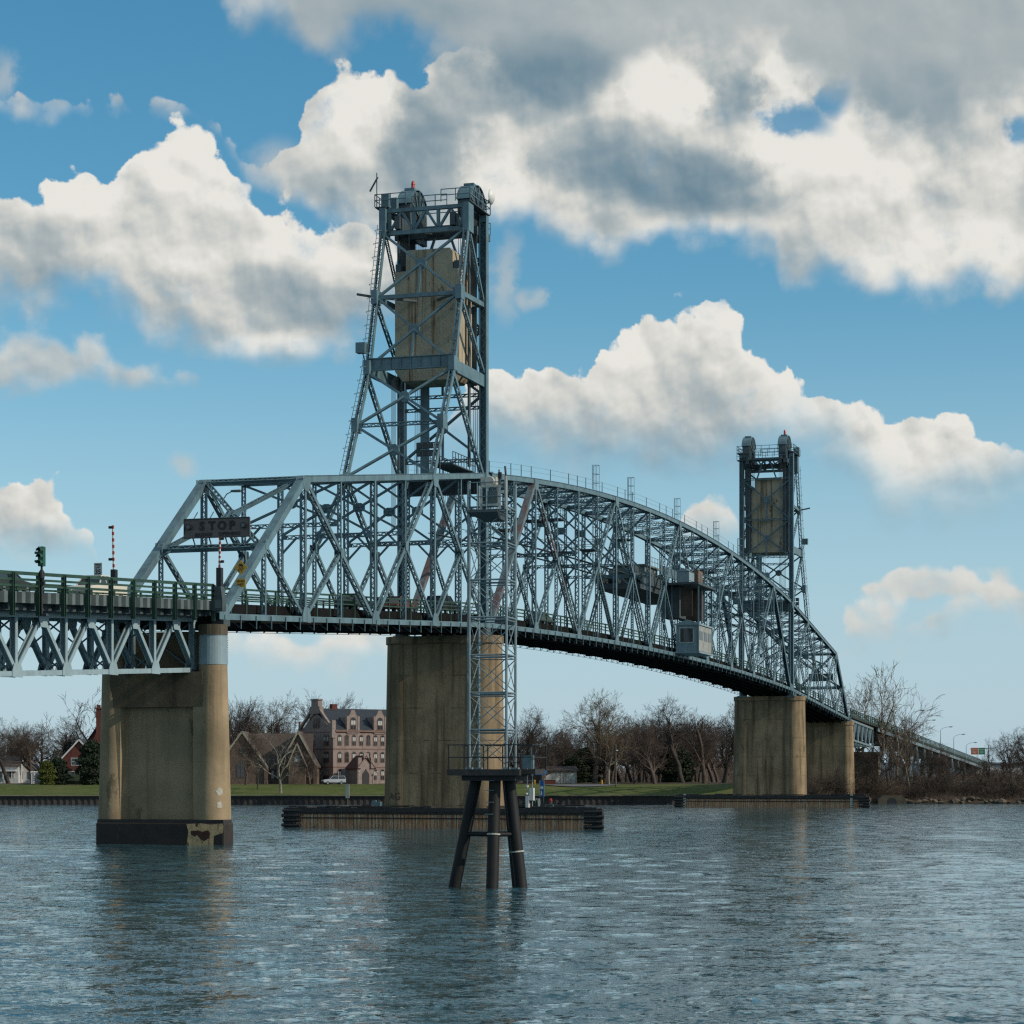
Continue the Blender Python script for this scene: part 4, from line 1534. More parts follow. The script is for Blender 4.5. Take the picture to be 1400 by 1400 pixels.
pr, poff = wall_pier(-82.4, -1.7, 9.75, -1.0, 18.25, 'tall concrete pier under the nearer lift tower, faint writing low on it')
for txt, t in (('A', 8.75), ('G', 8.1)):
    o = text_mesh('painted_letter', txt, 0.95, 0.003, CONCRETE_DARK, pr, (0, 0, 0), (R(90), 0, R(-90)))
    rad = 1.7 + 0.35 * (18.25 - 3.2) / 19.2
    th = math.asin(max(-0.9, min(0.9, (t - 8.05) / rad)))
    o.location = (-82.4 - rad * math.cos(th) - 0.03 - poff[0], t - poff[1], 2.9 - poff[2])
    o.rotation_euler = (R(90), 0, R(-90) - th)
wall_pier(84.0, -2.0, 9.75, -1.0, 18.25, 'concrete pier under the distant lift tower', th=1.9)
wall_pier(143.6, -0.9, 9.6, 1.5, 15.6, 'farthest concrete pier, rising from the brushy bank behind the distant tower pier', th=1.3, grow=0.3)


def fender(d0, d1, t0, t1, t0b, t1b, top, label):
    """low ring of sheeting and walers; front corners (d0, t0..t1), back corners (d1, t0b..t1b)"""
    root, off = bthing('pier_fender', label, 'pier fender', (d0 + d1) / 2, (t0 + t1) / 2, 0, 'low timber fenders round the tower piers')
    C = [Vector((d0, t0, 0)), Vector((d0, t1, 0)), Vector((d1, t1b, 0)), Vector((d1, t0b, 0))]
    Z = Vector((0, 0, 1))
    mb = MB(off)
    for a, b in zip(C, C[1:] + C[:1]):
        zc = (top - 0.45 - 1.5) / 2
        mb.beam(a + Z * zc, b + Z * zc, 0.22, top - 0.45 + 1.5, (b - a).cross(Z))
        n = int((b - a).length / 0.36)
        out = (b - a).cross(Z).normalized() * -1
        for i in range(n):
            p = a + (b - a) * ((i + 0.5) / n) + out * 0.13
            mb.beam(p + Z * -1.5, p + Z * (top - 0.5), 0.26, 0.07, b - a)
    mb.build('sheeting', FENDER, root)
    mb = MB(off)
    random.seed(int(top * 100))
    for a, b in zip(C, C[1:] + C[:1]):
        out = (b - a).cross(Z).normalized() * -1
        for z, hh, pr_ in ((top - 0.26, 0.40, 0.20), (top - 0.58, 0.16, 0.14), (top - 1.02, 0.10, 0.12)):
            mb.beam(a + out * pr_ + Z * z, b + out * pr_ + Z * z, hh, 0.34, Z)
    mb.build('waler', TIMBER_BLACK, root)
    for a, s_ in ((C[0], -1), (C[1], 1)):
        mb = MB(off)
        for k in range(4):
            z = top - 0.35 - k * 0.46
            p = a + Vector((-0.26, -s_ * 1.2, z))
            mb.tube(p, p + Vector((0, s_ * (1.75 + 0.12 * (k % 2)), 0)), 0.16, n=8)
            mb.tube(p + Vector((0.4, s_ * 0.9, 0)), p + Vector((0.5, s_ * 1.7, 0)), 0.16, n=8)
        mb.box(a.x - 0.2, a.y - 0.5, -1.5, a.x + 0.3, a.y + 0.5, top - 0.1)
        mb.build('corner_log', TIMBER_BLACK, root)
    mb = MB(off)
    for a, b in ((C[0], C[1]), (C[3], C[2])):
        L_ = (b - a).length
        u = (b - a).normalized()
        t = 0.0
        while t < L_ - 0.5:
            ln = random.uniform(0.8, 2.6)
            if random.random() < 0.82:
                p, q = a + u * t, a + u * min(t + ln, L_)
                zz = top - 0.03 + random.uniform(0.0, 0.09)
                mb.beam(p + Z * zz + Vector((0.15, 0, 0)), q + Z * zz + Vector((0.15, 0, 0)), 0.14, random.uniform(0.5, 0.8), Z)
            t += ln + 0.1
    mb.build('cap_board', TIMBER_BLACK, root)
    return root, off


fender(-89.3, -76.0, -13.0, 17.2, -8.2, 15.5, 1.95, 'long low rusty timber fender round the nearer tower pier')
fender(76.2, 91.5, -13.2, 17.6, -10.6, 16.0, 2.0, 'low rusty timber fender with white gauge boards, round the distant tower pier')


# ------------------------------------------------------------------ approach spans
def approach_near():
    root, off = bthing('approach_span', 'low deck truss approach with dark green railing at the left edge', 'bridge', -170, W / 2, 12)
    E0 = -143.7
    zc_top = lambda d: 16.02 + 0.0546 * (d + 145)        # underside of slab / top chord
    zc_bot = lambda d: 12.05 + 0.0546 * (d + 143.6)
    bots = [E0 - 6.2 * i for i in range(13)]
    tops = [E0 - 3.0 - 6.2 * i for i in range(12)]
    for t in (1.8, 6.45):
        a, b = bots[-1], bots[0] + 0.35
        m2 = MB(off)
        m2.beam((a, t, zc_bot(a) + 0.16), (b, t, zc_bot(b) + 0.16), 0.46, 0.32)
        tr = m2.build('truss', APPROACH_BLUE, root)      # its own mesh is the bottom chord
        for d in bots:
            mb = MB(off)
            for s_ in (-1, 1):
                mb.prism([(d + x, t + s_ * 0.24, zc_bot(d) + z) for x, z in ((-0.62, -0.05), (0.62, -0.05), (0.62, 0.3), (0.4, 0.75), (-0.4, 0.75), (-0.62, 0.3))], (0, s_ * 0.03, 0))
            mb.build('gusset_plate', APPROACH_BLUE, tr)
        for d in tops:
            mb = MB(off)
            zt = zc_top(d)
            for s_ in (-1, 1):
                mb.prism([(d + x, t + s_ * 0.24, zt + z) for x, z in ((-0.6, -0.1), (0.6, -0.1), (0.6, -0.65), (0.4, -1.1), (-0.4, -1.1), (-0.6, -0.65))], (0, s_ * 0.03, 0))
            mb.build('gusset_plate', APPROACH_BLUE, tr)
        m2 = MB(off)
        m2.beam((a, t, zc_top(a) - 0.28), (b, t, zc_top(b) - 0.28), 0.46, 0.46)
        m2.build('top_chord', APPROACH_BLUE, tr)
        for i, d in enumerate(bots):
            m2 = MB(off)
            for s_ in (-0.16, 0.16):
                m2.beam((d, t + s_, zc_bot(d) + 0.2), (d, t + s_, zc_top(d) - 0.3), 0.07, 0.3)
            m2.beam((d, t, zc_bot(d) + 0.2), (d, t, zc_top(d) - 0.3), 0.3, 0.05)
            m2.build('vertical', APPROACH_BLUE, tr)
            for e in ((tops[i - 1] if i > 0 else None), (tops[i] if i < len(tops) else None)):
                if e is None:
                    continue
                m2 = MB(off)
                p, q = Vector((d, t, zc_bot(d) + 0.35)), Vector((e, t, zc_top(e) - 0.4))
                for s_ in (-0.15, 0.15):
                    m2.beam(p + Vector((0, s_, 0)), q + Vector((0, s_, 0)), 0.07, 0.28)
                m2.beam(p, q, 0.26, 0.05)
                m2.build('diagonal', APPROACH_BLUE, tr)
    mb = MB(off)
    for i, d in enumerate(bots):
        zb, zt = zc_bot(d), zc_top(d)
        mb.beam((d, 1.8, zb + 0.2), (d, 6.45, zt - 0.5), 0.09, 0.09)
        mb.beam((d, 6.45, zb + 0.2), (d, 1.8, zt - 0.5), 0.09, 0.09)
        mb.beam((d, 1.8, zb + 0.2), (d, 6.45, zb + 0.2), 0.2, 0.2)
        if i + 1 < len(bots):
            e = bots[i + 1]
            mb.beam((d, 1.8, zb + 0.15), (e, 6.45, zc_bot(e) + 0.15), 0.1, 0.1)
            mb.beam((d, 6.45, zb + 0.15), (e, 1.8, zc_bot(e) + 0.15), 0.1, 0.1)
    mb.build('cross_bracing', STEEL, root)
    # deck: slab, floor beams, corrugated edge sheeting
    a, b = bots[-1] - 1, -143.9
    mb = MB(off)
    mb.prism([(a, 0.1, zr(a) - 0.3), (b, 0.1, zr(b) - 0.3), (b, 0.1, zr(b)), (a, 0.1, zr(a))], (0, W - 0.2, 0))
    fix_normals(mb.build('roadway', ASPHALT, root))
    mb = MB(off)
    for y in (0.7, 1.8, 3.2, 4.6, 6.45, W - 0.7):
        mb.beam((a, y, zr(a) - 0.6), (b, y, zr(b) - 0.6), 0.2, 0.6)
    n = int((b - a) / 3.08)
    for i in range(n + 1):
        d = b - 0.4 - i * 3.08
        mb.beam((d, 0.15, zr(d) - 0.62), (d, W - 0.15, zr(d) - 0.62), 0.5, 0.2, (0, 0, 1))
    for y in (1.0, W - 1.0):
        mb.beam((a, y, zr(a) - 0.72), (b, y, zr(b) - 0.72), 0.06, 0.5)
    mb.build('floor_beams', STEEL_DARK, root)
    for y, s_ in ((0.06, -1), (W - 0.06, 1)):
        mb = MB(off)
        vs, fs = [], []
        prof = []
        d = a
        while d < b:
            prof += [(d, -0.14), (d + 0.12, 0.24), (d + 0.52, 0.24), (d + 0.64, -0.14)]
            d += 1.02
        k = len(prof) - 1
        for d, o_ in prof:
            yy = y + s_ * o_
            vs += [(d, yy, zr(d) - 0.50), (d, yy, zr(d) + 0.16), (d, y - s_ * 0.2, zr(d) + 0.16), (d, y - s_ * 0.2, zr(d) - 0.5)]
        for i in range(k):
            p = i * 4
            fs += [(p, p + 4, p + 5, p + 1), (p + 1, p + 5, p + 6, p + 2), (p + 3, p + 2, p + 6, p + 7), (p, p + 3, p + 7, p + 4)]
        mb.add(vs, fs)
        mb.build('edge_sheeting', CURB, root)
    for y, s_ in ((-0.16, -1), (W + 0.16, 1)):
        mb = MB(off)
        d = -144.4
        posts = []
        while d > a:
            posts.append(d)
            d -= 3.08
        for d in posts:
            for o_ in (-0.1, 0.1):
                mb.beam((d + o_, y, zr(d) - 1.25), (d + o_, y, zr(d) + 1.25), 0.24, 0.04)
            mb.beam((d, y, zr(d) - 1.25), (d, y, zr(d) + 1.25), 0.03, 0.2)
        for p, q in zip(posts, posts[1:]):
            for hh, sz in ((1.22, 0.20), (0.86, 0.13), (0.50, 0.13)):
                mb.beam((p, y, zr(p) + hh), (q, y, zr(q) + hh), 0.11, sz)
        rl = mb.build('railing', GREEN, root)
        mb = MB(off)
        y2 = y - s_ * 0.62
        for d in posts:
            mb.beam((d - 1.5, y2, zr(d - 1.5)), (d - 1.5, y2, zr(d - 1.5) + 0.62), 0.16, 0.2)
        for hh in (0.32, 0.58):
            mb.beam((posts[-1], y2, zr(posts[-1]) + hh), (posts[0], y2, zr(posts[0]) + hh), 0.08, 0.1)
        mb.build('guard_rail', GREEN, root)
    return root


approach_near()


def approach_far():
    root, off = bthing('approach_span', 'long low approach viaduct with dark railing descending to the right behind brush', 'bridge', 180, W / 2, 3)
    a0, a1 = 144.2, 174.6
    zt = lambda d: zl(d) + 0.35
    zb = lambda d: zt(d) - 4.05
    n = 6
    ps = [a0 + (a1 - a0) * i / n for i in range(n + 1)]
    for t in (-0.1, W + 0.1):
        mb = MB(off)
        mb.beam((a0, t, zb(a0) + 0.2), (a1, t, zb(a1) + 0.2), 0.4, 0.36)
        tr = mb.build('truss', LIGHT_STEEL, root)
        mb = MB(off)
        mb.beam((a0, t, zt(a0) - 0.2), (a1, t, zt(a1) - 0.2), 0.4, 0.4)
        mb.build('top_chord', LIGHT_STEEL, tr)
        for i, d in enumerate(ps):
            mb = MB(off)
            mb.beam((d, t, zb(d) + 0.3), (d, t, zt(d) - 0.3), 0.3, 0.22)
            mb.build('vertical', CABIN, tr)
            if i < n:
                e = (d + ps[i + 1]) / 2
                for p, q in (((d, t, zb(d) + 0.3), (e, t, zt(e) - 0.4)), ((e, t, zt(e) - 0.4), (ps[i + 1], t, zb(ps[i + 1]) + 0.3))):
                    mb = MB(off)
                    mb.beam(p, q, 0.3, 0.2)
                    mb.build('diagonal', CABIN, tr)
    mb = MB(off)
    for d, e in zip(ps, ps[1:]):
        mb.beam((d, 0, zb(d) + 0.2), (e, W, zb(e) + 0.2), 0.14, 0.14)
        mb.beam((d, W, zb(d) + 0.2), (e, 0, zb(e) + 0.2), 0.14, 0.14)
        mb.beam((d, 0, zb(d) + 0.2), (d, W, zb(d) + 0.2), 0.2, 0.2)
    mb.build('cross_bracing', STEEL, root)
    end = 420.0
    ds = list(np.linspace(a0, 150, 3)) + list(np.linspace(155, end, 30))
    mb = MB(off)
    for d, e in zip(ds, ds[1:]):
        mb.add([(d, -0.3, zr(d) - 0.35), (d, W + 0.3, zr(d) - 0.35), (d, W + 0.3, zr(d)), (d, -0.3, zr(d)), (e, -0.3, zr(e) - 0.35), (e, W + 0.3, zr(e) - 0.35), (e, W + 0.3, zr(e)), (e, -0.3, zr(e))],
               [(0, 4, 5, 1), (3, 2, 6, 7), (0, 3, 7, 4), (1, 5, 6, 2)])
    mb.build('roadway', ASPHALT, root)
    for t in (0.0, W):
        mb = MB(off)
        for d, e in zip(ds, ds[1:]):
            if d > 175:
                mb.beam((d, t, zr(d) - 0.75), (e, t, zr(e) - 0.75), 0.3, 0.75)
                mb.beam((d, t, zr(d) - 1.14), (e, t, zr(e) - 1.14), 0.5, 0.06)
        mb.build('girder', LIGHT_STEEL, root)
        s_ = -1 if t == 0 else 1
        mb = MB(off)
        d = a0 + 0.3
        while d < end:
            for o_ in (0,):
                mb.beam((d, t + s_ * 0.3, zr(d) - 0.4), (d, t + s_ * 0.3, zr(d) + 1.3), 0.16, 0.26)
            d += 2.6
        for d, e in zip(ds, ds[1:]):
            for hh, sz in ((1.22, 0.16), (0.86, 0.11), (0.5, 0.11), (0.1, 0.3)):
                mb.beam((d, t + s_ * 0.3, zr(d) + hh), (e, t + s_ * 0.3, zr(e) + hh), 0.1, sz)
        mb.build('railing', GREEN, root)
    k = 0
    for d in [188, 203, 218, 233, 248, 263, 278, 293, 308, 323, 338, 353]:
        mb = MB(off)
        zt_ = zr(d) - 1.36
        for t, q in ((0.2, -0.7), (W - 0.2, W + 0.7)):
            for o_ in (-1.3, 1.3):
                mb.beam((d + o_ * 0.4, t, zt_), (d + o_, q, 2.5), 0.34, 0.34)
            mb.beam((d - 0.9, t, zt_ - 3), (d + 0.9, t, zt_ - 3.2), 0.16, 0.16)
        mb.beam((d, 0, zt_ - 0.3), (d, W, zt_ - 0.3), 0.4, 0.6)
        mb.beam((d, 0, 3.5), (d, W, zt_ - 0.6), 0.16, 0.16)
        mb.beam((d, W, 3.5), (d, 0, zt_ - 0.6), 0.16, 0.16)
        mb.build('bent', CABIN, root)
    return root


approach_far()
pr2, o2 = bthing('bridge_pier', 'low dark concrete pier behind the brush where the bank truss ends', 'pier', 176.0, W / 2, 2, 'concrete bridge piers')
mb = MB(o2)
mb.box(175.2, -1.2, 1.5, 177.2, W + 1.2, 9.4)
mb.build('wall', CONCRETE_DARK, pr2)
mb = MB(o2)
mb.box(174.9, -1.5, 9.4, 177.5, W + 1.5, 10.1)
mb.build('cap', CONCRETE_DARK, pr2)

# ------------------------------------------------------------------ river
def ground_shore(X):
    if X < 50:
        return 411.0
    if X < 66:
        return 411.0 + 18.0 * (X - 50) / 16
    return 429.0 + min(10, (X - 66) * 0.05)


def river():
    Ys = list(np.linspace(-60, 30, 10)) + list(np.geomspace(34, 445, 640))
    Ys = np.array(Ys)
    us = np.concatenate([np.linspace(-1, 1, 421)])
    ext = np.array([1.3, 2, 4, 9, 20])
    rng = np.random.default_rng(5)
    comps = []
    for _ in range(46):
        lam = float(np.exp(rng.uniform(np.log(0.5), np.log(5.0))))
        th = rng.normal(-0.5, 0.55)          # wind drift direction off the +Y axis
        kx, ky = math.sin(th) * 2 * PI / lam, math.cos(th) * 2 * PI / lam
        amp = 0.0030 * lam ** 0.6
        comps.append((lam, kx, ky, amp, rng.uniform(0, 2 * PI)))
    verts = []
    ncol = len(us) + 2 * len(ext)
    Z = []
    Xall = []
    for Y in Ys:
        half = max(0.262 * Y, 12.0)
        xs = np.concatenate([-half * ext[::-1] - 30 * (ext[::-1] - 1.3) - 3, us * half, half * ext + 30 * (ext - 1.3) + 3])
        Xall.append(xs)
    Xall = np.array(Xall)
    YY = np.repeat(Ys[:, None], ncol, 1)
    Z = np.zeros_like(Xall)
    step = np.gradient(Ys)[:, None]
    patch = 0.75 + 0.35 * np.sin(Xall * 0.045 + 0.03 * YY) * np.sin(YY * 0.037 - 0.02 * Xall + 1.0)
    for lam, kx, ky, amp, ph in comps:
        att = np.clip((lam / (step * abs(math.cos(0)) + 1e-6) - 2.5) / 3.0, 0, 1)
        arg = Xall * kx + YY * ky + ph
        Z += amp * att * (np.sin(arg) + 0.25 * np.cos(2 * arg)) * patch
    Z[YY < 31] = 0
    Z[:, :5] = 0
    Z[:, -5:] = 0
    co = np.stack([Xall, YY, Z], -1).reshape(-1, 3)
    nr = len(Ys)
    i = np.arange(nr - 1)[:, None] * ncol + np.arange(ncol - 1)[None, :]
    quads = np.stack([i, i + 1, i + 1 + ncol, i + ncol], -1).reshape(-1, 4)
    me = bpy.data.meshes.new('river')
    me.vertices.add(len(co))
    me.vertices.foreach_set('co', co.astype(np.float32).ravel())
    me.loops.add(quads.size)
    me.loops.foreach_set('vertex_index', quads.astype(np.int32).ravel())
    me.polygons.add(len(quads))
    me.polygons.foreach_set('loop_start', np.arange(0, quads.size, 4, dtype=np.int32))
    me.update()
    me.validate()
    me.shade_smooth()
    o = bpy.data.objects.new('river', me)
    COL.objects.link(o)
    tag(o, kind='structure')
    m = bpy.data.materials.new('river water')
    m.use_nodes = True
    nt = m.node_tree
    N, L = nt.nodes, nt.links
    b = N['Principled BSDF']
    b.inputs['Base Color'].default_value = (0.034, 0.092, 0.112, 1)
    b.inputs['Roughness'].default_value = 0.05
    b.inputs['IOR'].default_value = 1.40
    b.inputs['Specular IOR Level'].default_value = 0.5
    tc = N.new('ShaderNodeTexCoord')

    def noise(sc, st, det, ro=0.55, rot=0.0):
        mp = N.new('ShaderNodeMapping')
        mp.inputs['Scale'].default_value = st
        mp.inputs['Rotation'].default_value = (0, 0, rot)
        L.new(tc.outputs['Object'], mp.inputs[0])
        n = N.new('ShaderNodeTexNoise')
        n.noise_dimensions = '2D'
        n.inputs['Scale'].default_value = sc
        n.inputs['Detail'].default_value = det
        n.inputs['Roughness'].default_value = ro
        L.new(mp.outputs[0], n.inputs[0])
        return n.outputs[0]

    def slope(sc, st, det, ro, rot, amp):
        mp = N.new('ShaderNodeMapping')
        mp.inputs['Scale'].default_value = st
        mp.inputs['Rotation'].default_value = (0, 0, rot)
        L.new(tc.outputs['Object'], mp.inputs[0])
        n = N.new('ShaderNodeTexNoise')
        n.noise_dimensions = '2D'
        n.inputs['Scale'].default_value = sc
        n.inputs['Detail'].default_value = det
        n.inputs['Roughness'].default_value = ro
        L.new(mp.outputs[0], n.inputs[0])
        sb = N.new('ShaderNodeVectorMath'); sb.operation = 'SUBTRACT'
        L.new(n.outputs['Color'], sb.inputs[0]); sb.inputs[1].default_value = (0.5, 0.5, 0.5)
        ml = N.new('ShaderNodeVectorMath'); ml.operation = 'MULTIPLY'
        L.new(sb.outputs[0], ml.inputs[0]); ml.inputs[1].default_value = (amp * 0.9, amp, 0)
        return ml.outputs[0]

    gust = noise(0.030, (0.40, 1, 1), 4, 0.6, 0.2)
    gm = N.new('ShaderNodeMapRange')
    gm.inputs[1].default_value = 0.35; gm.inputs[2].default_value = 0.65; gm.inputs[3].default_value = 0.60; gm.inputs[4].default_value = 1.30
    L.new(gust, gm.inputs[0])
    a1 = slope(5.2, (0.8, 1, 1), 3, 0.70, 0.3, 0.85)
    a2 = slope(1.1, (0.5, 1, 1), 3, 0.55, -0.25, 0.60)
    sm = N.new('ShaderNodeVectorMath'); sm.operation = 'ADD'
    L.new(a1, sm.inputs[0]); L.new(a2, sm.inputs[1])
    sc_ = N.new('ShaderNodeVectorMath'); sc_.operation = 'SCALE'
    L.new(sm.outputs[0], sc_.inputs[0]); L.new(gm.outputs[0], sc_.inputs['Scale'])
    ge = N.new('ShaderNodeNewGeometry')
    ad = N.new('ShaderNodeVectorMath'); ad.operation = 'ADD'
    L.new(ge.outputs['Normal'], ad.inputs[0]); L.new(sc_.outputs[0], ad.inputs[1])
    nm = N.new('ShaderNodeVectorMath'); nm.operation = 'NORMALIZE'
    L.new(ad.outputs[0], nm.inputs[0])
    L.new(nm.outputs[0], b.inputs['Normal'])
    me.materials.append(m)
    return o


river()

# ------------------------------------------------------------------ ground, sea wall, hills
def smoothstep(a, b, x):
    t = min(1, max(0, (x - a) / (b - a)))
    return t * t * (3 - 2 * t)


def gz(X, Y):
    """height of the land"""
    o = max(0.0, Y - ground_shore(X))
    lawn = 1.6 + 1.8 * smoothstep(2, 36, o) + 0.5 * smoothstep(36, 90, o)
    bank = 0.1 + 1.5 * smoothstep(0, 7, o) + 1.6 * smoothstep(6, 24, o) + 0.4 * smoothstep(24, 80, o)
    k = smoothstep(48, 60, X)
    return lawn * (1 - k) + bank * k


def build_ground():
    offs = [0.0, 0.25, 2, 4, 6, 9, 13, 18, 24, 30, 36, 45, 60, 80, 110, 160, 240, 400, 800, 1600, 4000, 9000]
    Xs = list(np.linspace(-6000, -260, 12)) + list(np.linspace(-240, 240, 121)) + list(np.linspace(260, 6000, 12))
    rng = random.Random(4)
    vs, fs = [], []
    for X in Xs:
        s0 = ground_shore(X)
        vs.append((X, s0, -2.0))
        for o in offs:
            z = gz(X, s0 + o)
            if o > 3:
                z += rng.uniform(-0.07, 0.07) * (1 if X < 52 else 3)
            vs.append((X, s0 + o, z if o < 1600 else 4.0))
    m = len(offs) + 1
    for i in range(len(Xs) - 1):
        for j in range(m - 1):
            a = i * m + j
            fs.append((a, a + m, a + m + 1, a + 1))
    mb = MB()
    mb.add(vs, fs)
    g = bpy.data.materials.new('river bank ground')
    g.use_nodes = True
    nt = g.node_tree
    N, L = nt.nodes, nt.links
    b = N['Principled BSDF']
    b.inputs['Roughness'].default_value = 0.95
    b.inputs['Specular IOR Level'].default_value = 0.1
    tc = N.new('ShaderNodeTexCoord')
    sp = N.new('ShaderNodeSeparateXYZ')
    L.new(tc.outputs['Object'], sp.inputs[0])

    def noise(sc, det=6, ro=0.6):
        n = N.new('ShaderNodeTexNoise')
        n.inputs['Scale'].default_value = sc
        n.inputs['Detail'].default_value = det
        n.inputs['Roughness'].default_value = ro
        L.new(tc.outputs['Object'], n.inputs[0])
        return n.outputs[0]

    def rng_(v, lo, hi):
        r = N.new('ShaderNodeMapRange'); r.interpolation_type = 'SMOOTHSTEP'
        r.inputs[1].default_value = lo; r.inputs[2].default_value = hi
        L.new(v, r.inputs[0]); return r.outputs[0]

    def mix(f, a, c):
        n = N.new('ShaderNodeMix'); n.data_type = 'RGBA'
        L.new(f, n.inputs[0])
        for xx, s in ((a, n.inputs[6]), (c, n.inputs[7])):
            if isinstance(xx, tuple):
                s.default_value = (*xx, 1)
            else:
                L.new(xx, s)
        return n.outputs[2]

    grass = mix(rng_(noise(0.10), 0.35, 0.65), (0.060, 0.092, 0.018), (0.092, 0.112, 0.030))
    grass = mix(rng_(noise(0.45, 8, 0.75), 0.47, 0.66), grass, (0.135, 0.125, 0.055))
    grass = mix(rng_(noise(1.7, 6, 0.7), 0.58, 0.66), grass, (0.09, 0.075, 0.045))
    dirt = mix(rng_(noise(0.5), 0.35, 0.65), (0.085, 0.065, 0.045), (0.05, 0.04, 0.03))
    ad = N.new('ShaderNodeMath'); ad.operation = 'MULTIPLY_ADD'
    L.new(noise(0.15), ad.inputs[0]); ad.inputs[1].default_value = 16.0; L.new(sp.outputs[0], ad.inputs[2])
    c = mix(rng_(ad.outputs[0], 56, 64), grass, dirt)
    ad2 = N.new('ShaderNodeMath'); ad2.operation = 'MULTIPLY_ADD'
    L.new(noise(0.08), ad2.inputs[0]); ad2.inputs[1].default_value = 22.0; L.new(sp.outputs[1], ad2.inputs[2])
    c = mix(rng_(ad2.outputs[0], 468, 478), c, (0.075, 0.062, 0.042))
    L.new(c, b.inputs['Base Color'])
    bp = N.new('ShaderNodeBump'); bp.inputs['Distance'].default_value = 0.1
    L.new(noise(3.0), bp.inputs['Height']); L.new(bp.outputs[0], b.inputs['Normal'])
    o = mb.build('ground', g)
    fix_normals(o)
    tag(o, kind='structure')
    # path strip along the top of the lawn, and an oval of asphalt near the big oak
    mb = MB()
    pts = [(at(850 + 0 * k, 1072, 442)) for k in range(1)]
    cx, cy = at(795, 1073, 444).x, 446.0
    ring = []
    for k in range(28):
        a_ = 2 * PI * k / 28
        X, Y = cx + 7.2 * math.cos(a_), cy + 9.0 * math.sin(a_)
        ring.append((X, Y, gz(X, Y) + 0.13))
    mb.add(ring + [(cx, cy, gz(cx, cy) + 0.14)], [(k, (k + 1) % 28, 28) for k in range(28)])
    tag(mb.build('pavement', mat('grey tarmac', (0.13, 0.13, 0.13), (0.10, 0.10, 0.10), rough=0.9, scale=0.5)), kind='structure')
    mb = MB()
    xs = np.linspace(-120, -20, 60)
    mb.add([(x, 455.0, gz(x, 455) + 0.12) for x in xs] + [(x, 457.2, gz(x, 457.2) + 0.12) for x in xs], [(k, k + 1, 61 + k, 60 + k) for k in range(59)])
    tag(mb.build('path', mat('pale sandy path', (0.30, 0.26, 0.18), (0.25, 0.22, 0.16), rough=0.95, scale=0.5)), kind='structure')


build_ground()


def sea_wall():
    mb = MB()
    x0, x1 = -150.0, 50.0
    k = int((x1 - x0) / 0.55)
    vs, fs = [], []
    for i in range(k + 1):
        x = x0 + (x1 - x0) * i / k
        y = 410.7 - (0.14 if (i // 1) % 2 else 0.0)
        vs += [(x, y, -1.5), (x, y, 1.52)]
    for i in range(k):
        fs.append((2 * i, 2 * i + 2, 2 * i + 3, 2 * i + 1))
    mb.add(vs, fs)
    o = mb.build('sea_wall', mat('rusty dark sheet piling', (0.052, 0.042, 0.036), (0.03, 0.026, 0.024), rough=0.8, scale=0.6, streak=(0.02, 0.018, 0.017), streak_amt=0.8, streak_scale=(1.5, 1.5, 0.1)))
    tag(o, 'long dark corrugated sheet pile wall along the edge of the lawn', 'sea wall')
    so = o.modifiers.new('thick', 'SOLIDIFY'); so.thickness = 0.06
    mb = MB()
    mb.box(x0, 410.25, 1.52, x1, 411.2, 1.66)
    mb.build('cap_beam', mat('weathered cap beam', (0.22, 0.20, 0.16), (0.16, 0.14, 0.11), rough=0.9, scale=0.7), o)


sea_wall()


def hills():
    mb = MB()
    rng = np.random.default_rng(8)
    xs = np.linspace(-2500, 3500, 240)
    vs, fs = [], []
    for r, (Y, hh) in enumerate(((3200, 0), (3500, 1.0), (4200, 1.3), (5200, 0))):
        for x in xs:
            prof = 22 * math.exp(-((x - 760) / 330) ** 2) + 9 * math.exp(-((x - 1600) / 700) ** 2) + 7 * math.exp(-((x + 900) / 900) ** 2)
            vs.append((x, Y, 3 + hh * (prof + 2.2 * math.sin(x * 0.02 + r) + rng.uniform(0, 3.0))))
    n = len(xs)
    for r in range(3):
        for i in range(n - 1):
            a = r * n + i
            fs.append((a, a + 1, a + 1 + n, a + n))
    mb.add(vs, fs)
    o = mb.build('hills', mat('far wooded ridge', (0.105, 0.115, 0.125), (0.085, 0.095, 0.105), rough=1, scale=0.02, spec=0.0))
    tag(o, kind='structure')


hills()

# ------------------------------------------------------------------ bare winter trees
BARK = mat('grey brown bark', (0.105, 0.082, 0.066), (0.075, 0.060, 0.050), rough=0.95, scale=0.6, spec=0.1)
BARK_DARK = mat('dark wet bark', (0.074, 0.064, 0.056), (0.053, 0.046, 0.040), rough=0.95, scale=0.6, spec=0.1)
BARK_TAN = mat('tan twig bark', (0.165, 0.130, 0.090), (0.125, 0.098, 0.070), rough=0.95, scale=0.6, spec=0.1)  # tan twig tone, lighter than the grey brown bark
BARK_RED = mat('reddish budding twigs', (0.108, 0.085, 0.074), (0.082, 0.064, 0.056), rough=0.95, scale=0.6, spec=0.1)
BARK_PALE = mat('pale mottled sycamore bark', (0.31, 0.285, 0.23), (0.15, 0.132, 0.105), rough=0.9, scale=1.6, spec=0.1)
LEAF_DARK = mat('dark evergreen foliage', (0.018, 0.030, 0.018), (0.030, 0.045, 0.024), rough=0.8, scale=1.2, spec=0.2)
LEAF_LIME = mat('yellow green shrub foliage', (0.105, 0.120, 0.028), (0.075, 0.09, 0.022), rough=0.8, scale=1.5, spec=0.2)


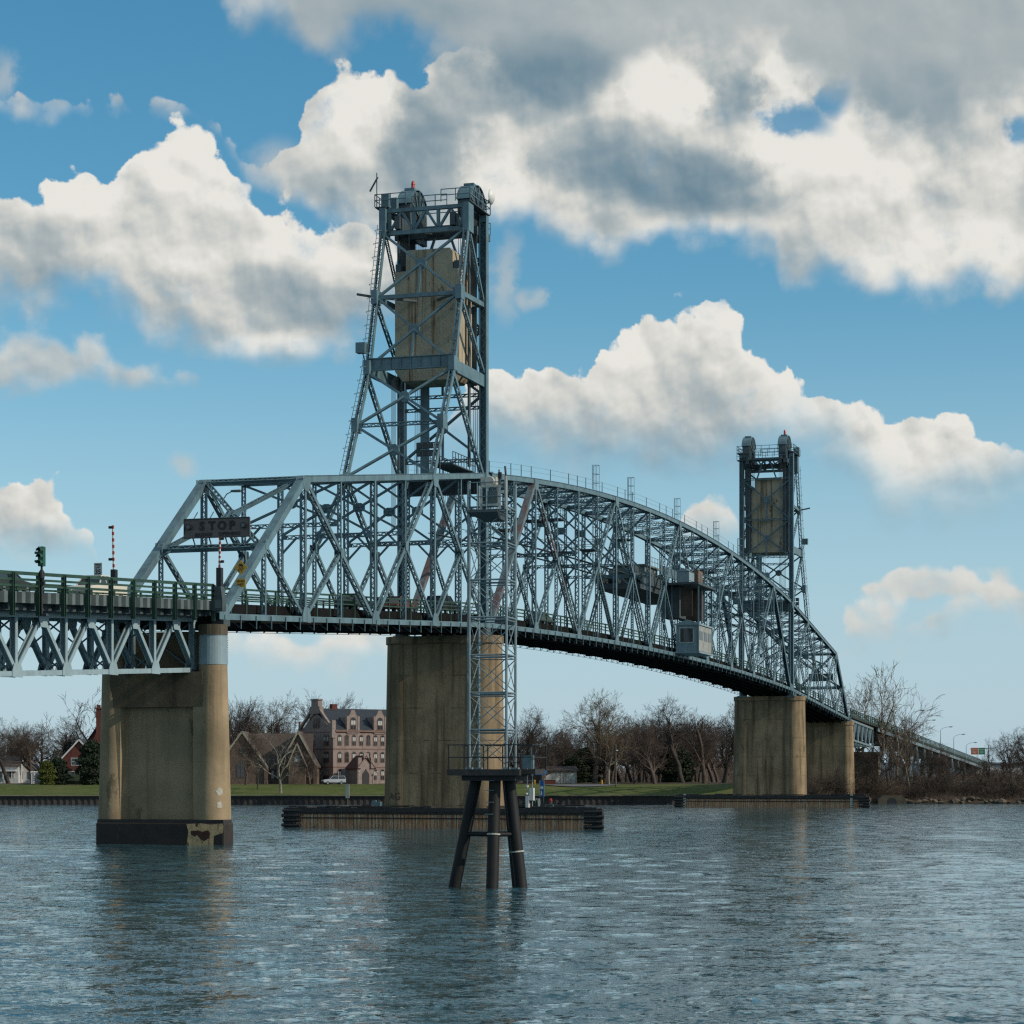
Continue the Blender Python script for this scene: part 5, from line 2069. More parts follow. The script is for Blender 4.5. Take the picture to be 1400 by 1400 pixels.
def np_mesh(name, V, F, material):
    me = bpy.data.meshes.new(name)
    V = np.asarray(V, np.float32)
    F = np.asarray(F, np.int32)
    me.vertices.add(len(V))
    me.vertices.foreach_set('co', V.ravel())
    me.loops.add(F.size)
    me.loops.foreach_set('vertex_index', F.ravel())
    me.polygons.add(len(F))
    me.polygons.foreach_set('loop_start', np.arange(0, F.size, F.shape[1], dtype=np.int32))
    me.update()
    me.materials.append(material)
    return me


def grow(seed, H, trunk=0.3, n1=6, spread=0.75, levels=4, kids=(6, 5, 5, 4), ratio=(0.62, 0.55, 0.5, 0.5), r0=0.028, up=0.22, wig=0.16, fork=0.0, lean=0.0, rmin=0.016, low=0.35):
    """recursive bare tree, height about H. returns (trunk segments, crown segments): lists of (p, q, rp, rq)"""
    rng = np.random.default_rng(seed)
    segs = [[], []]

    def norm(v):
        return v / (np.linalg.norm(v) + 1e-9)

    def branch(p, d, L, r, lev):
        ns = (7, 5, 4, 3, 2, 2)[min(lev, 5)]
        pts = [p]
        rs = [r]
        dirs = [d]
        for i in range(ns):
            d = norm(d + rng.normal(0, wig * (0.5 if lev == 0 else 1), 3) + np.array([0, 0, up * (0.3 if lev else 0.6)]))
            p = p + d * (L / ns)
            rr = max(rmin, r * (1 - 0.62 * (i + 1) / ns) if lev else r * (1 - 0.45 * (i + 1) / ns))
            pts.append(p); rs.append(rr); dirs.append(d)
        for i in range(ns):
            segs[0 if lev == 0 else 1].append((pts[i], pts[i + 1], rs[i], rs[i + 1], lev))
        if lev >= levels:
            return
        k = n1 if lev == 0 else kids[lev]
        for j in range(k):
            f = rng.uniform(low if lev == 0 else 0.22, 1.0) if j < k - 1 else 1.0
            x = f * ns
            i = min(ns - 1, int(x))
            q = pts[i] + (pts[i + 1] - pts[i]) * (x - i)
            rq = rs[i] + (rs[i + 1] - rs[i]) * (x - i)
            base = dirs[i + 1]
            a = rng.normal(0, 1, 3)
            a = norm(a - base * np.dot(a, base))
            sp = spread * rng.uniform(0.6, 1.25) * (0.45 if (f == 1.0) else 1)
            nd = norm(base + a * sp)
            ln = L * ratio[lev] * rng.uniform(0.75, 1.2) * (1.0 if lev else (1.12 - 0.45 * max(0, f - low)))
            branch(q, nd, ln, max(rmin, rq * rng.uniform(0.5, 0.72)), lev + 1)

    branch(np.array([0, 0, -0.3]), norm(np.array([lean, 0, 1.0])), H * trunk, H * r0, 0)
    zmax = max(s[1][2] for s in segs[1])
    k = H / zmax
    return [[(a * np.array([k, k, k]), b * np.array([k, k, k]), ra, rb, l) for a, b, ra, rb, l in part] for part in segs]


def segs_mesh(name, segs, material):
    V, F = [], []
    n = 0
    for a, b, ra, rb, lev in segs:
        m = 8 if lev == 0 else (5 if lev == 1 else 3)
        u = b - a
        u = u / (np.linalg.norm(u) + 1e-9)
        s = np.cross(u, [0.31, 0.77, 0.55]); s /= np.linalg.norm(s) + 1e-9
        t = np.cross(u, s)
        ang = np.arange(m) * 2 * PI / m
        ring = np.cos(ang)[:, None] * s + np.sin(ang)[:, None] * t
        V.append(a + ring * ra)
        V.append(b + ring * rb)
        idx = np.arange(m)
        F.append(np.stack([n + idx, n + (idx + 1) % m, n + m + (idx + 1) % m, n + m + idx], -1))
        n += 2 * m
    return np_mesh(name, np.concatenate(V), np.concatenate(F), material)


PROTO = {}


def proto(key, material, tmat=None, **k):
    tr, cr = grow(**k)
    PROTO[key] = (segs_mesh('trunk', tr, tmat or material), segs_mesh('crown', cr, material), k['H'])


proto('round', BARK, seed=1, H=20, trunk=0.28, n1=9, spread=0.95, kids=(9, 6, 5, 4, 4), ratio=(0.62, 0.55, 0.52, 0.55, 0.6), levels=5, up=0.15, rmin=0.016)
proto('round_tan', BARK_TAN, tmat=BARK, seed=2, H=20, trunk=0.26, n1=11, spread=0.92, kids=(11, 6, 5, 4, 4), ratio=(0.66, 0.55, 0.52, 0.55, 0.6), levels=5, up=0.16, rmin=0.015)
proto('oak', BARK_DARK, seed=3, H=20, trunk=0.26, n1=8, spread=1.05, kids=(8, 6, 5, 4, 3), ratio=(0.62, 0.55, 0.52, 0.55, 0.6), levels=5, up=0.10, wig=0.24, rmin=0.018, r0=0.032)
proto('tall', BARK, seed=4, H=22, trunk=0.55, n1=11, spread=0.65, kids=(11, 5, 5, 4), ratio=(0.40, 0.55, 0.52, 0.55), levels=4, up=0.20, rmin=0.018, low=0.22)
proto('vase', BARK_DARK, seed=5, H=20, trunk=0.22, n1=7, spread=0.55, kids=(7, 6, 5, 4, 3), ratio=(1.3, 0.55, 0.5, 0.52, 0.6), levels=5, up=0.17, wig=0.16, rmin=0.016)
proto('reddish', BARK_RED, seed=6, H=12, trunk=0.22, n1=10, spread=0.85, kids=(10, 6, 5, 4, 3), ratio=(0.7, 0.55, 0.52, 0.55, 0.6), levels=5, up=0.16, rmin=0.013)
proto('sycamore', BARK_PALE, seed=7, H=22, trunk=0.34, n1=6, spread=0.75, kids=(6, 5, 4, 3), ratio=(0.85, 0.55, 0.5, 0.5), levels=4, up=0.16, wig=0.22, rmin=0.024, r0=0.022)
proto('sycamore_brown', BARK_TAN, tmat=BARK_PALE, seed=17, H=24, trunk=0.36, n1=8, spread=0.70, kids=(8, 5, 5, 4), ratio=(0.80, 0.55, 0.5, 0.5), levels=4, up=0.22, wig=0.24, rmin=0.026, r0=0.018)
proto('sparse', BARK_DARK, seed=12, H=20, trunk=0.28, n1=6, spread=0.65, kids=(6, 5, 4, 3), ratio=(0.95, 0.55, 0.5, 0.5), levels=4, up=0.18, wig=0.26, rmin=0.03)
proto('shrub', BARK_RED, seed=9, H=5, trunk=0.08, n1=13, spread=1.3, kids=(13, 7, 6, 4), ratio=(7.0, 0.55, 0.5, 0.5), levels=3, up=0.16, wig=0.26, rmin=0.012, r0=0.02, low=0.0)
proto('shrub_tan', BARK_TAN, seed=10, H=5, trunk=0.08, n1=12, spread=1.1, kids=(12, 7, 6, 4), ratio=(7.5, 0.55, 0.5, 0.5), levels=3, up=0.22, wig=0.24, rmin=0.012, r0=0.02, low=0.0)
proto('shrub_dark', BARK_DARK, seed=11, H=5, trunk=0.08, n1=15, spread=1.5, kids=(15, 8, 6, 4), ratio=(6.5, 0.55, 0.5, 0.5), levels=3, up=0.12, wig=0.28, rmin=0.014, r0=0.02, low=0.0)


def conifer_mesh(seed, H, rw, cone=True, n=5200):
    rng = np.random.default_rng(seed)
    V, F = [], []
    for i in range(n):
        f = rng.random() ** (0.75 if cone else 1.0)
        z = 0.06 * H + 0.94 * H * f
        rmax = rw * ((1 - f) ** 0.8 if cone else math.sqrt(max(0.02, 1 - (2 * f - 0.9) ** 2 / 1.3)))
        rmax *= 0.75 + 0.35 * math.sin(f * 23 + 1.7 * math.sin(3 * rng.integers(0, 3))) * 0.5 + 0.2 * rng.random()
        r = rmax * rng.random() ** 0.35
        a = rng.random() * 2 * PI
        c = np.array([r * math.cos(a), r * math.sin(a), z - 0.18 * r])
        s = 0.28 * rng.uniform(0.6, 1.5) * H / 10
        u = rng.normal(0, 1, 3); u /= np.linalg.norm(u)
        w_ = np.cross(u, rng.normal(0, 1, 3)); w_ /= np.linalg.norm(w_)
        k = len(V) * 4
        V.append(np.array([c - u * s - w_ * s * 0.4, c + u * s - w_ * s * 0.4, c + u * s * 0.8 + w_ * s * 0.4, c - u * s + w_ * s * 0.4]))
        F.append([k, k + 1, k + 2, k + 3])
    return np.concatenate(V), np.array(F)


def conifer(key, seed, H, rw, material, cone=True, n=5200):
    V, F = conifer_mesh(seed, H, rw, cone, n)
    cr = np_mesh('crown', V, F, material)
    tr = segs_mesh('trunk', [(np.array([0, 0, -0.3]), np.array([0, 0, H * 0.8]), 0.25 * H / 10, 0.06, 0)], BARK_DARK)
    PROTO[key] = (tr, cr, H)


conifer('spruce', 21, 10, 3.2, LEAF_DARK, True)
conifer('yew', 22, 7, 3.6, LEAF_DARK, False)
conifer('lime_shrub', 23, 5, 2.0, LEAF_LIME, False, 4200)

_rt = random.Random(77)


def tree(key, px, top, Y, label, base=None, wide=1.0, cat='tree', group=None, name=None, rz=None):
    tr, cr, H = PROTO[key]
    X = (px - XC) / FPX * Y
    zb = gz(X, Y) - 0.05
    zt = 4.5655 + (YH - top) / FPX * Y
    s = max(0.5, (zt - zb)) / H
    nm = name or {'spruce': 'evergreen_tree', 'yew': 'evergreen_tree', 'lime_shrub': 'evergreen_shrub'}.get(key, 'bare_shrub' if key.startswith('shrub') else 'bare_tree')
    root = thing(nm, label, cat, (X, Y, zb), _rt.uniform(0, 2 * PI) if rz is None else rz, group)
    root.scale = (s * wide, s * wide, s)
    for me, part in ((tr, 'trunk'), (cr, 'crown')):
        if key.startswith('shrub') and part == 'trunk':
            part = 'stem'
        if key.startswith('shrub') and part == 'crown':
            part = 'twigs'
        o = bpy.data.objects.new(part, me)
        COL.objects.link(o)
        o.parent = root
    return root


# left lawn
tree('oak', 12, 974, 474, 'bare oak at the left edge, in front of the small white house')
tree('round', 44, 978, 478, 'bare round topped tree between the white house and the yellow green shrub')
tree('oak', 72, 972, 486, 'bare spreading tree just left of the brick house with the white gable')
tree('sparse', 112, 938, 512, 'tall sparse dark tree rising behind the red brick gable house', wide=1.05)
tree('round', 30, 992, 500, 'smaller bare tree behind the white porch at far left')
tree('lime_shrub', 64, 1040, 452, 'rounded yellow green shrub left of the brick house', wide=1.0, cat='shrub')
tree('yew', 79, 1036, 455, 'dark evergreen clump between the yellow green shrub and the brick gable', cat='tree')
tree('yew', 126, 1012, 456, 'dark evergreen hiding the right half of the brick gable', wide=0.75)
# between the first two piers
tree('reddish', 424, 1022, 456, 'small tangled reddish tree against the right gable of the chapel', wide=1.0)
tree('round', 336, 992, 446, 'bare tree screening the left gable of the chapel', wide=0.8)
tree('vase', 324, 936, 482, 'upright bare tree hard against the right side of the nearest pier', wide=0.8)
tree('round', 368, 940, 484, 'bare tree with a full rounded crown behind the brown chapel', wide=1.0)
tree('round', 345, 962, 500, 'smaller bare tree between the upright tree and the round crowned one')
tree('sycamore', 384, 985, 421, 'pale barked forked sycamore standing alone near the sea wall', wide=0.9, rz=0.4)
tree('sparse', 352, 1010, 432, 'thin straight bare tree on the lawn before the chapel', wide=0.55)
tree('vase', 432, 938, 545, 'bare tree top showing behind the chimney of the big brick building', wide=0.8)
tree('vase', 454, 944, 555, 'bare tree top behind the ridge, just right of the brick chimney', wide=0.8)
tree('round', 492, 955, 560, 'bare tree top behind the left dormer of the big brick building', wide=0.8)
tree('round', 520, 956, 565, 'bare tree top behind the right dormer, beside the tower pier', wide=0.8)
# lawn right of the second pier
tree('oak', 706, 960, 476, 'bare tree seen through the lattice mast, right of the tower pier', wide=0.85)
tree('sparse', 738, 985, 500, 'thin tangled bare tree between the lattice mast and the pale garage')
tree('reddish', 742, 1010, 462, 'small reddish bare tree left of the pale garage', wide=1.0)
tree('round_tan', 814, 938, 476, 'broad tan crowned tree, biggest on the lawn between the two tower piers', wide=1.12)
tree('sycamore_brown', 833, 985, 446, 'pale trunked tree with low spreading branches beside the utility pole', wide=0.9)
tree('yew', 802, 1022, 504, 'dark evergreen mass under the broad tan crowned tree', wide=1.1)
tree('yew', 786, 1034, 490, 'low dark evergreen just right of the pale garage', wide=1.25)
tree('reddish', 868, 982, 474, 'reddish bare tree right of the utility pole', wide=1.15)
tree('reddish', 896, 975, 470, 'reddish bare tree left of the dark evergreen on the lawn', wide=1.1)
tree('oak', 934, 944, 488, 'large dark crooked tree, tallest left of the distant tower pier', wide=1.0)
tree('yew', 926, 1022, 500, 'dark evergreen below the large crooked tree', wide=1.1)
tree('tall', 963, 962, 478, 'tall bare tree right of the large crooked one', wide=1.1)
tree('oak', 988, 952, 484, 'bare tree touching the left edge of the distant tower pier', wide=0.85)
tree('vase', 908, 962, 500, 'upright bare tree behind the two reddish ones')
tree('round', 772, 990, 498, 'bare tree right behind the roof of the pale garage')
# wooded bank on the right
tree('sycamore_brown', 1199, 903, 476, 'tallest bare tree on the right bank, pale limbs above the approach railing', wide=1.05, rz=1.0)
tree('sycamore_brown', 1168, 925, 482, 'bare tree just right of the end of the far through span', wide=0.7, rz=2.5)
tree('sycamore', 1226, 930, 488, 'bare pale tree right of the tallest one, above the approach railing', wide=0.75)
tree('vase', 1243, 960, 492, 'bare tree before the first street lamp on the far approach', wide=0.8)
tree('sycamore_brown', 1243, 988, 437, 'slim pale stemmed tree at the water edge, in front of the approach viaduct', wide=0.6)
tree('reddish', 1216, 1000, 440, 'reddish bare tree in front of the bank truss end', wide=0.9)
tree('tall', 1186, 1018, 441, 'thin bare tree before the farthest pier', wide=0.8)
tree('round', 1384, 996, 500, 'bare tree in front of the white building at the right edge', wide=1.0)
tree('oak', 1412, 990, 506, 'bare tree cut by the right edge of the photo')
tree('sparse', 1352, 1012, 520, 'thin bare tree left of the white building, near the highway sign', wide=0.8)
tree('shrub_tan', 1210, 1052, 434, 'tall tan brush under the bank truss', wide=1.1, cat='shrub')
BR = [(1108, 1052), (1122, 1046), (1136, 1042), (1150, 1040), (1163, 1036), (1177, 1044), (1192, 1050), (1222, 1046), (1236, 1050), (1252, 1040), (1266, 1046), (1280, 1044), (1294, 1042), (1308, 1046),
      (1322, 1050), (1336, 1046), (1350, 1044), (1364, 1046), (1378, 1042), (1392, 1044), (1406, 1040)]
for i, (px, top) in enumerate(BR):
    for dy in (4, 9):
        Y = ground_shore((px - XC) / FPX * 434) + dy + _rt.uniform(0, 3)
        tree(('shrub', 'shrub_dark', 'shrub_tan')[(i + dy) % 3], px + _rt.uniform(-6, 6), top + _rt.uniform(-3, 7) + (14 if dy == 4 else 0), Y,
             'bare brown bush in the thicket along the rocky right bank', wide=_rt.uniform(1.0, 1.5), cat='shrub', group='bushes of the right bank thicket')
for px, top, key in ((1265, 1012, 'reddish'), (1283, 1022, 'round'), (1300, 1028, 'reddish'), (1318, 1032, 'oak'), (1338, 1030, 'reddish'), (1366, 1024, 'reddish'), (1396, 1020, 'round'), (1150, 1020, 'reddish'), (1232, 1015, 'round'), (1252, 1024, 'oak')):
    tree(key, px, top, 450 + _rt.uniform(0, 8), 'low bare tree in the thicket below the far approach viaduct', wide=1.1, group='low trees of the right bank thicket')
# second row behind the lawns
for px, top in ((-8, 985), (22, 984), (58, 988), (88, 992), (318, 960), (336, 972), (392, 985), (690, 985), (722, 975), (756, 1000), (782, 985), (836, 975), (848, 985), (880, 990), (886, 975), (918, 980), (946, 968), (956, 985), (976, 975), (996, 970), (1010, 975), (700, 1000), (712, 992), (730, 996), (746, 985), (764, 988), (776, 1002), (792, 992), (804, 985), (826, 990), (842, 992), (856, 984), (864, 996), (874, 980), (892, 985), (902, 992), (914, 990), (928, 975), (940, 982), (952, 975), (966, 985), (982, 984), (992, 985), (5, 996), (38, 998), (66, 994), (80, 990), (98, 1000), (326, 985), (352, 978), (376, 975), (400, 1000), (412, 990)):
    tree(_rt.choice(['round', 'oak', 'reddish', 'reddish', 'vase']), px, top + _rt.uniform(-4, 6), _rt.uniform(500, 560), 'bare tree in the back row behind the lawns and houses', wide=_rt.uniform(0.9, 1.25), group='back row of bare trees')


def woods():
    """far-off wood that reads as one mass: thousands of bare stems and twigs"""
    rng = np.random.default_rng(31)
    V, F = [], []
    n = 0
    for i in range(11000):
        Y = rng.uniform(570, 700)
        X = rng.uniform(-0.30, 0.30) * Y
        px = XC + X / Y * FPX
        h = rng.uniform(4.0, 12.5) * (1.0 if px > 560 else 0.8) * (0.75 + 0.25 * math.sin(px * 0.05) * math.sin(px * 0.017)) * (1.0 if px < 1010 else 0.42)
        if 1040 < px and Y > 640:
            h *= 0.5
        z0 = 3.9
        for k in range(7):
            b = np.array([X + rng.normal(0, 1.5), Y + rng.normal(0, 1.5), z0 + h * rng.uniform(0.0, 0.6)])
            e = b + np.array([rng.normal(0, 1.1), rng.normal(0, 1.1), h * rng.uniform(0.25, 0.5)])
            r = 0.05
            V.append(np.array([b + (-r, 0, 0), b + (r, 0, 0), b + (0, r, 0), e]))
            F += [[n, n + 1, n + 3], [n + 1, n + 2, n + 3], [n + 2, n, n + 3]]
            n += 4
    o = bpy.data.objects.new('distant_woods', np_mesh('distant_woods', np.concatenate(V), F, BARK))
    COL.objects.link(o)
    tag(o, 'dim strip of far bare woods behind the trees and houses', 'woods', kind='stuff')
    V, F = [], []
    n = 0
    for i in range(9000):
        X = rng.uniform(58, 165)
        Y = ground_shore(X) + rng.uniform(2.5, 22)
        b = np.array([X, Y, gz(X, Y) - 0.1])
        for k in range(3):
            e = b + np.array([rng.normal(0, 0.55), rng.normal(0, 0.55), rng.uniform(0.5, 2.0)])
            r = 0.016
            V.append(np.array([b + (-r, 0, 0), b + (r, 0, 0), b + (0, r, 0), e]))
            F += [[n, n + 1, n + 3], [n + 1, n + 2, n + 3], [n + 2, n, n + 3]]
            n += 4
    o = bpy.data.objects.new('undergrowth', np_mesh('undergrowth', np.concatenate(V), F, BARK_RED))
    COL.objects.link(o)
    tag(o, 'tangle of dry canes and weeds covering the right bank', 'undergrowth', kind='stuff')


woods()

# ------------------------------------------------------------------ rocks and outfall on the right bank
def rock_mesh(seed):
    import bmesh
    rng = random.Random(seed)
    bm = bmesh.new()
    bmesh.ops.create_icosphere(bm, subdivisions=2, radius=1)
    dirs = [(Vector((rng.gauss(0, 1), rng.gauss(0, 1), rng.gauss(0, 1))).normalized(), rng.uniform(0.55, 0.85)) for _ in range(9)]
    for v in bm.verts:
        for dd, lim in dirs:
            p = v.co.dot(dd)
            if p > lim:
                v.co -= dd * (p - lim)
        v.co *= rng.uniform(0.95, 1.05)
        v.co.z *= 0.65
    me = bpy.data.meshes.new('boulder')
    bm.to_mesh(me)
    bm.free()
    return me


ROCK = mat('grey brown riprap stone', (0.135, 0.112, 0.082), (0.06, 0.052, 0.042), rough=0.95, scale=0.4, spec=0.15, bump=0.03, bump_scale=3)
rocks = [rock_mesh(s) for s in range(5)]
for me in rocks:
    me.materials.append(ROCK)
for i in range(120):
    X = 60 + (i / 120) * 95 + _rt.uniform(-0.6, 0.6)
    Y = ground_shore(X) + _rt.uniform(-0.8, 3.2)
    s = _rt.uniform(0.35, 0.95)
    o = bpy.data.objects.new('boulder', rocks[i % 5])
    COL.objects.link(o)
    o.location = (X, Y, max(0.0, gz(X, Y)) + 0.12)
    o.scale = (s * _rt.uniform(0.9, 1.5), s, s)
    o.rotation_euler = (_rt.uniform(-0.3, 0.3), _rt.uniform(-0.3, 0.3), _rt.uniform(0, 6.3))
    tag(o, 'grey brown boulder among the rocks at the water edge of the right bank', 'boulder', 'boulders along the right bank')
p = at(1217, 1098, 430)
root = thing('drain_outfall', 'low mossy concrete outfall with a dark arched opening at the water edge', 'outfall', (p.x, 428.0, 0))
mb = MB()
mb.prism([(-2.6, 0, -1), (2.6, 0, -1), (2.6, 0, 0.8), (1.9, 0, 1.45), (-1.7, 0, 1.5), (-2.6, 0, 0.8)], (0, 4, 0))
fix_normals(mb.build('headwall', mat('mossy concrete', (0.10, 0.085, 0.058), (0.055, 0.048, 0.034), rough=0.95, scale=0.8), root))
mb = MB()
mb.prism([(-0.9, -0.02, -0.5)] + [(0.9 * -math.cos(a_), -0.02, 0.35 + 0.7 * math.sin(a_)) for a_ in np.linspace(0, PI, 9)] + [(0.9, -0.02, -0.5)], (0, 0.015, 0))
fix_normals(mb.build('opening', BLACK, root))

# ------------------------------------------------------------------ lattice mast on its black pile dolphin
def dolphin():
    cx, cy = (677 - XC) / FPX * 96.4, 96.4
    rz = R(-14)
    root = thing('pile_dolphin', 'black steel pile dolphin with railed platform standing in the river', 'dolphin', (cx, cy, 0), rz)
    tops = [(-0.72, -0.15), (0.05, -0.62), (0.45, 0.65), (0.72, -0.2)]
    feet = [(-1.92, -0.15), (0.12, -1.1), (0.75, 1.3), (1.28, -0.25)]
    tops = [(-0.78, -0.1), (0.12, -0.5), (0.42, 0.5), (0.62, -0.1)]
    for (a, b), (c, d) in zip(tops, feet):
        mb = MB()
        p, q = Vector((c * 1.12, d * 1.12, -2.0)), Vector((a, b, 4.7))
        mb.tube(p, q, 0.27, 0.25, n=16)
        leg = mb.build('leg', BLACK_PIPE, root, smooth=False)
        leg.data.shade_smooth()
        leg.modifiers.new('split', 'EDGE_SPLIT').split_angle = R(50)
        if (a, b) != tops[0]:
            mb = MB()
            f = random.choice([0.52, 0.63])
            s = p + (q - p) * f
            mb.tube(s, s + (q - p).normalized() * 0.06, 0.285, n=16)
            mb.build('band', OFFWHITE, leg)
    mb = MB()
    lerp = lambda i, z: Vector((*[feet[i][k] + (tops[i][k] - feet[i][k]) * z / 4.7 for k in (0, 1)], z))
    for i, j in ((0, 1), (1, 3), (3, 2), (2, 0)):
        mb.tube(lerp(i, 2.25), lerp(j, 2.25), 0.10, n=10)
    mb.build('brace', BLACK_PIPE, root)
    mb = MB()
    mb.box(-1.75, -1.3, 4.72, 1.35, 1.35, 4.98)
    mb.box(-1.2, -1.0, 4.5, 1.1, 1.0, 4.72)
    mb.box(1.35, -0.9, 4.78, 1.95, 0.9, 4.98)
    mb.build('platform', TIMBER_BLACK, root)
    mb = MB()
    x0, x1, y0, y1 = -1.7, 1.9, -1.25, 1.3
    for hh in (0.5, 1.02):
        mb.beam((x0, y0, 4.98 + hh), (x1, y0, 4.98 + hh), 0.04, 0.04)
        mb.beam((x0, y1, 4.98 + hh), (x1, y1, 4.98 + hh), 0.04, 0.04)
        mb.beam((x0, y0, 4.98 + hh), (x0, y1, 4.98 + hh), 0.04, 0.04)
        mb.beam((x1, y0, 4.98 + hh), (x1, y1, 4.98 + hh), 0.04, 0.04)
    for x in (x0, -0.85, 0.0, 0.9, 1.4, x1):
        for y in (y0, y1):
            mb.beam((x, y, 4.98), (x, y, 6.0), 0.045, 0.045)
    mb.build('railing', BLACK, root)
    mb = MB()
    for z in (3.1, 3.6, 4.1, 4.5):
        mb.path([(-0.35 + 0.06 * z, -0.95, z), (-0.35 + 0.06 * z, -1.1, z), (-0.05 + 0.06 * z, -1.1, z), (-0.05 + 0.06 * z, -0.95, z)], 0.015, n=5)
    mb.build('rung', STEEL, root)
    mb = MB()
    mb.cbox((1.55, -0.5, 5.28), 0.45, 0.4, 0.55)
    mb.tube((1.75, -0.8, 4.98), (1.75, -0.8, 5.9), 0.03, n=6)
    mb.build('control_box', STEEL, root)

    # square lattice mast on the platform
    m = thing('lattice_mast', 'galvanised square lattice mast rising from the black pile dolphin', 'mast', (cx - 0.11, cy, 4.98), rz)
    h, w = 12.1, 0.80
    corners = [(-w, -w), (w, -w), (w, w), (-w, w)]
    for x, y in corners:
        mb = MB()
        mb.tube((x, y, 0), (x, y, h), 0.056, n=10)
        mb.cbox((x, y, 0.04), 0.3, 0.3, 0.08)
        mb.build('leg', LIGHT_STEEL, m, smooth=False)
    lv = [0.12, 1.66, 3.22, 4.80, 6.38, 7.95, 9.5, 11.0]
    for z in lv[1:]:
        mb = MB()
        for i in range(4):
            a, b = corners[i], corners[(i + 1) % 4]
            mb.tube((*a, z), (*b, z), 0.038, n=8)
            mb.tube((*a, z - 0.12), (*b, z - 0.12), 0.022, n=6)
        mb.build('ring', LIGHT_STEEL, m)
    for z0, z1 in zip(lv, lv[1:]):
        mb = MB()
        for i in range(4):
            a, b = corners[i], corners[(i + 1) % 4]
            mb.tube((*a, z0 + 0.05), (*b, z1 - 0.15), 0.021, n=6)
            mb.tube((*b, z0 + 0.05), (*a, z1 - 0.15), 0.021, n=6)
        mb.build('cross_brace', LIGHT_STEEL, m)
    mb = MB()
    for k in range(26):
        mb.tube((-w - 0.1, -w + 0.1, 0.3 + k * 0.45), (-w - 0.1, -w + 0.45, 0.3 + k * 0.45), 0.014, n=5)
    mb.tube((-w - 0.1, -w + 0.1, 0), (-w - 0.1, -w + 0.1, 12), 0.03, n=6)
    mb.tube((-w - 0.1, -w + 0.45, 0), (-w - 0.1, -w + 0.45, 12), 0.03, n=6)
    mb.build('ladder', LIGHT_STEEL, m)
    mb = MB()
    mb.box(-w - 0.05, -w - 0.3, 10.75, w - 0.3, w, 10.85)
    mb.prism([(-w - 0.05, -w - 0.3, 10.75), (w - 0.3, -w - 0.3, 10.75), (w - 0.3, -w, 10.5), (-w + 0.4, -w, 10.5)], (0, 1.3, 0))
    fix_normals(mb.build('platform', STEEL_DARK, m))
    mb = MB()
    for x in (-w, -w / 2, 0.0, w):
        for y in (-w - 0.25, w):
            mb.tube((x, y, 10.85), (x, y, 12.0), 0.025, n=6)
    for z in (11.4, 12.0):
        mb.tube((-w, -w - 0.25, z), (w, -w - 0.25, z), 0.022, n=6)
        mb.tube((-w, w, z), (w, w, z), 0.022, n=6)
    mb.build('railing', STEEL, m)
    r = thing('radar_box', 'pale grey equipment frame and drum at the top of the lattice mast', 'equipment', (cx - 0.11, cy, 4.98), rz)
    mb = MB()
    x0, x1, z0, z1, y = -0.25, 0.55, 10.86, 11.85, -w - 0.15
    for a, b in (((x0, z0), (x0, z1)), ((x1, z0), (x1, z1)), ((x0, z1), (x1, z1)), ((x0, z0 + 0.2), (x1, z0 + 0.2)), ((x1 + 0.25, z0), (x1 + 0.25, z1 + 0.4))):
        mb.beam((a[0], y, a[1]), (b[0], y, b[1]), 0.09, 0.09)
    mb.build('frame', OFFWHITE, r)
    mb = MB()
    mb.box(0.0, y + 0.05, 11.12, 0.42, y + 0.45, 11.65)
    mb.build('panel', CURB, r)
    mb = MB()
    mb.lathe([(0.19, -0.3), (0.22, -0.25), (0.22, 0.25), (0.19, 0.3)], (0.1, y + 0.3, 12.05), axis='y', n=18)
    mb.box(-0.3, y + 0.1, 11.9, 0.35, y + 0.5, 12.25)
    mb.build('drum', OFFWHITE, r)
    mb = MB()
    mb.tube((0.45, -0.4, 11.9), (0.38, -0.4, 12.6), 0.035, n=6)
    mb.tube((0.72, -0.3, 11.6), (0.62, -0.3, 12.75), 0.05, n=6)
    mb.cbox((0.42, -0.4, 12.35), 0.14, 0.16, 0.26)
    mb.build('antenna', BLACK, r)


dolphin()


# ------------------------------------------------------------------ vehicles
PAINTS = {'white': mat('cream white car paint', (0.66, 0.63, 0.52), (0.62, 0.59, 0.49), rough=0.25, scale=0.5),
          'dark': mat('dark green car paint', (0.030, 0.040, 0.034), (0.025, 0.034, 0.030), rough=0.25, scale=0.5),
          'black': mat('black car paint', (0.018, 0.019, 0.021), rough=0.22, scale=0.5),
          'red': mat('dull maroon car paint', (0.16, 0.055, 0.045), rough=0.3, scale=0.5),
          'silver': mat('silver blue car paint', (0.42, 0.46, 0.50), rough=0.25, scale=0.5),
          'grey': mat('grey car paint', (0.10, 0.11, 0.12), rough=0.25, scale=0.5)}


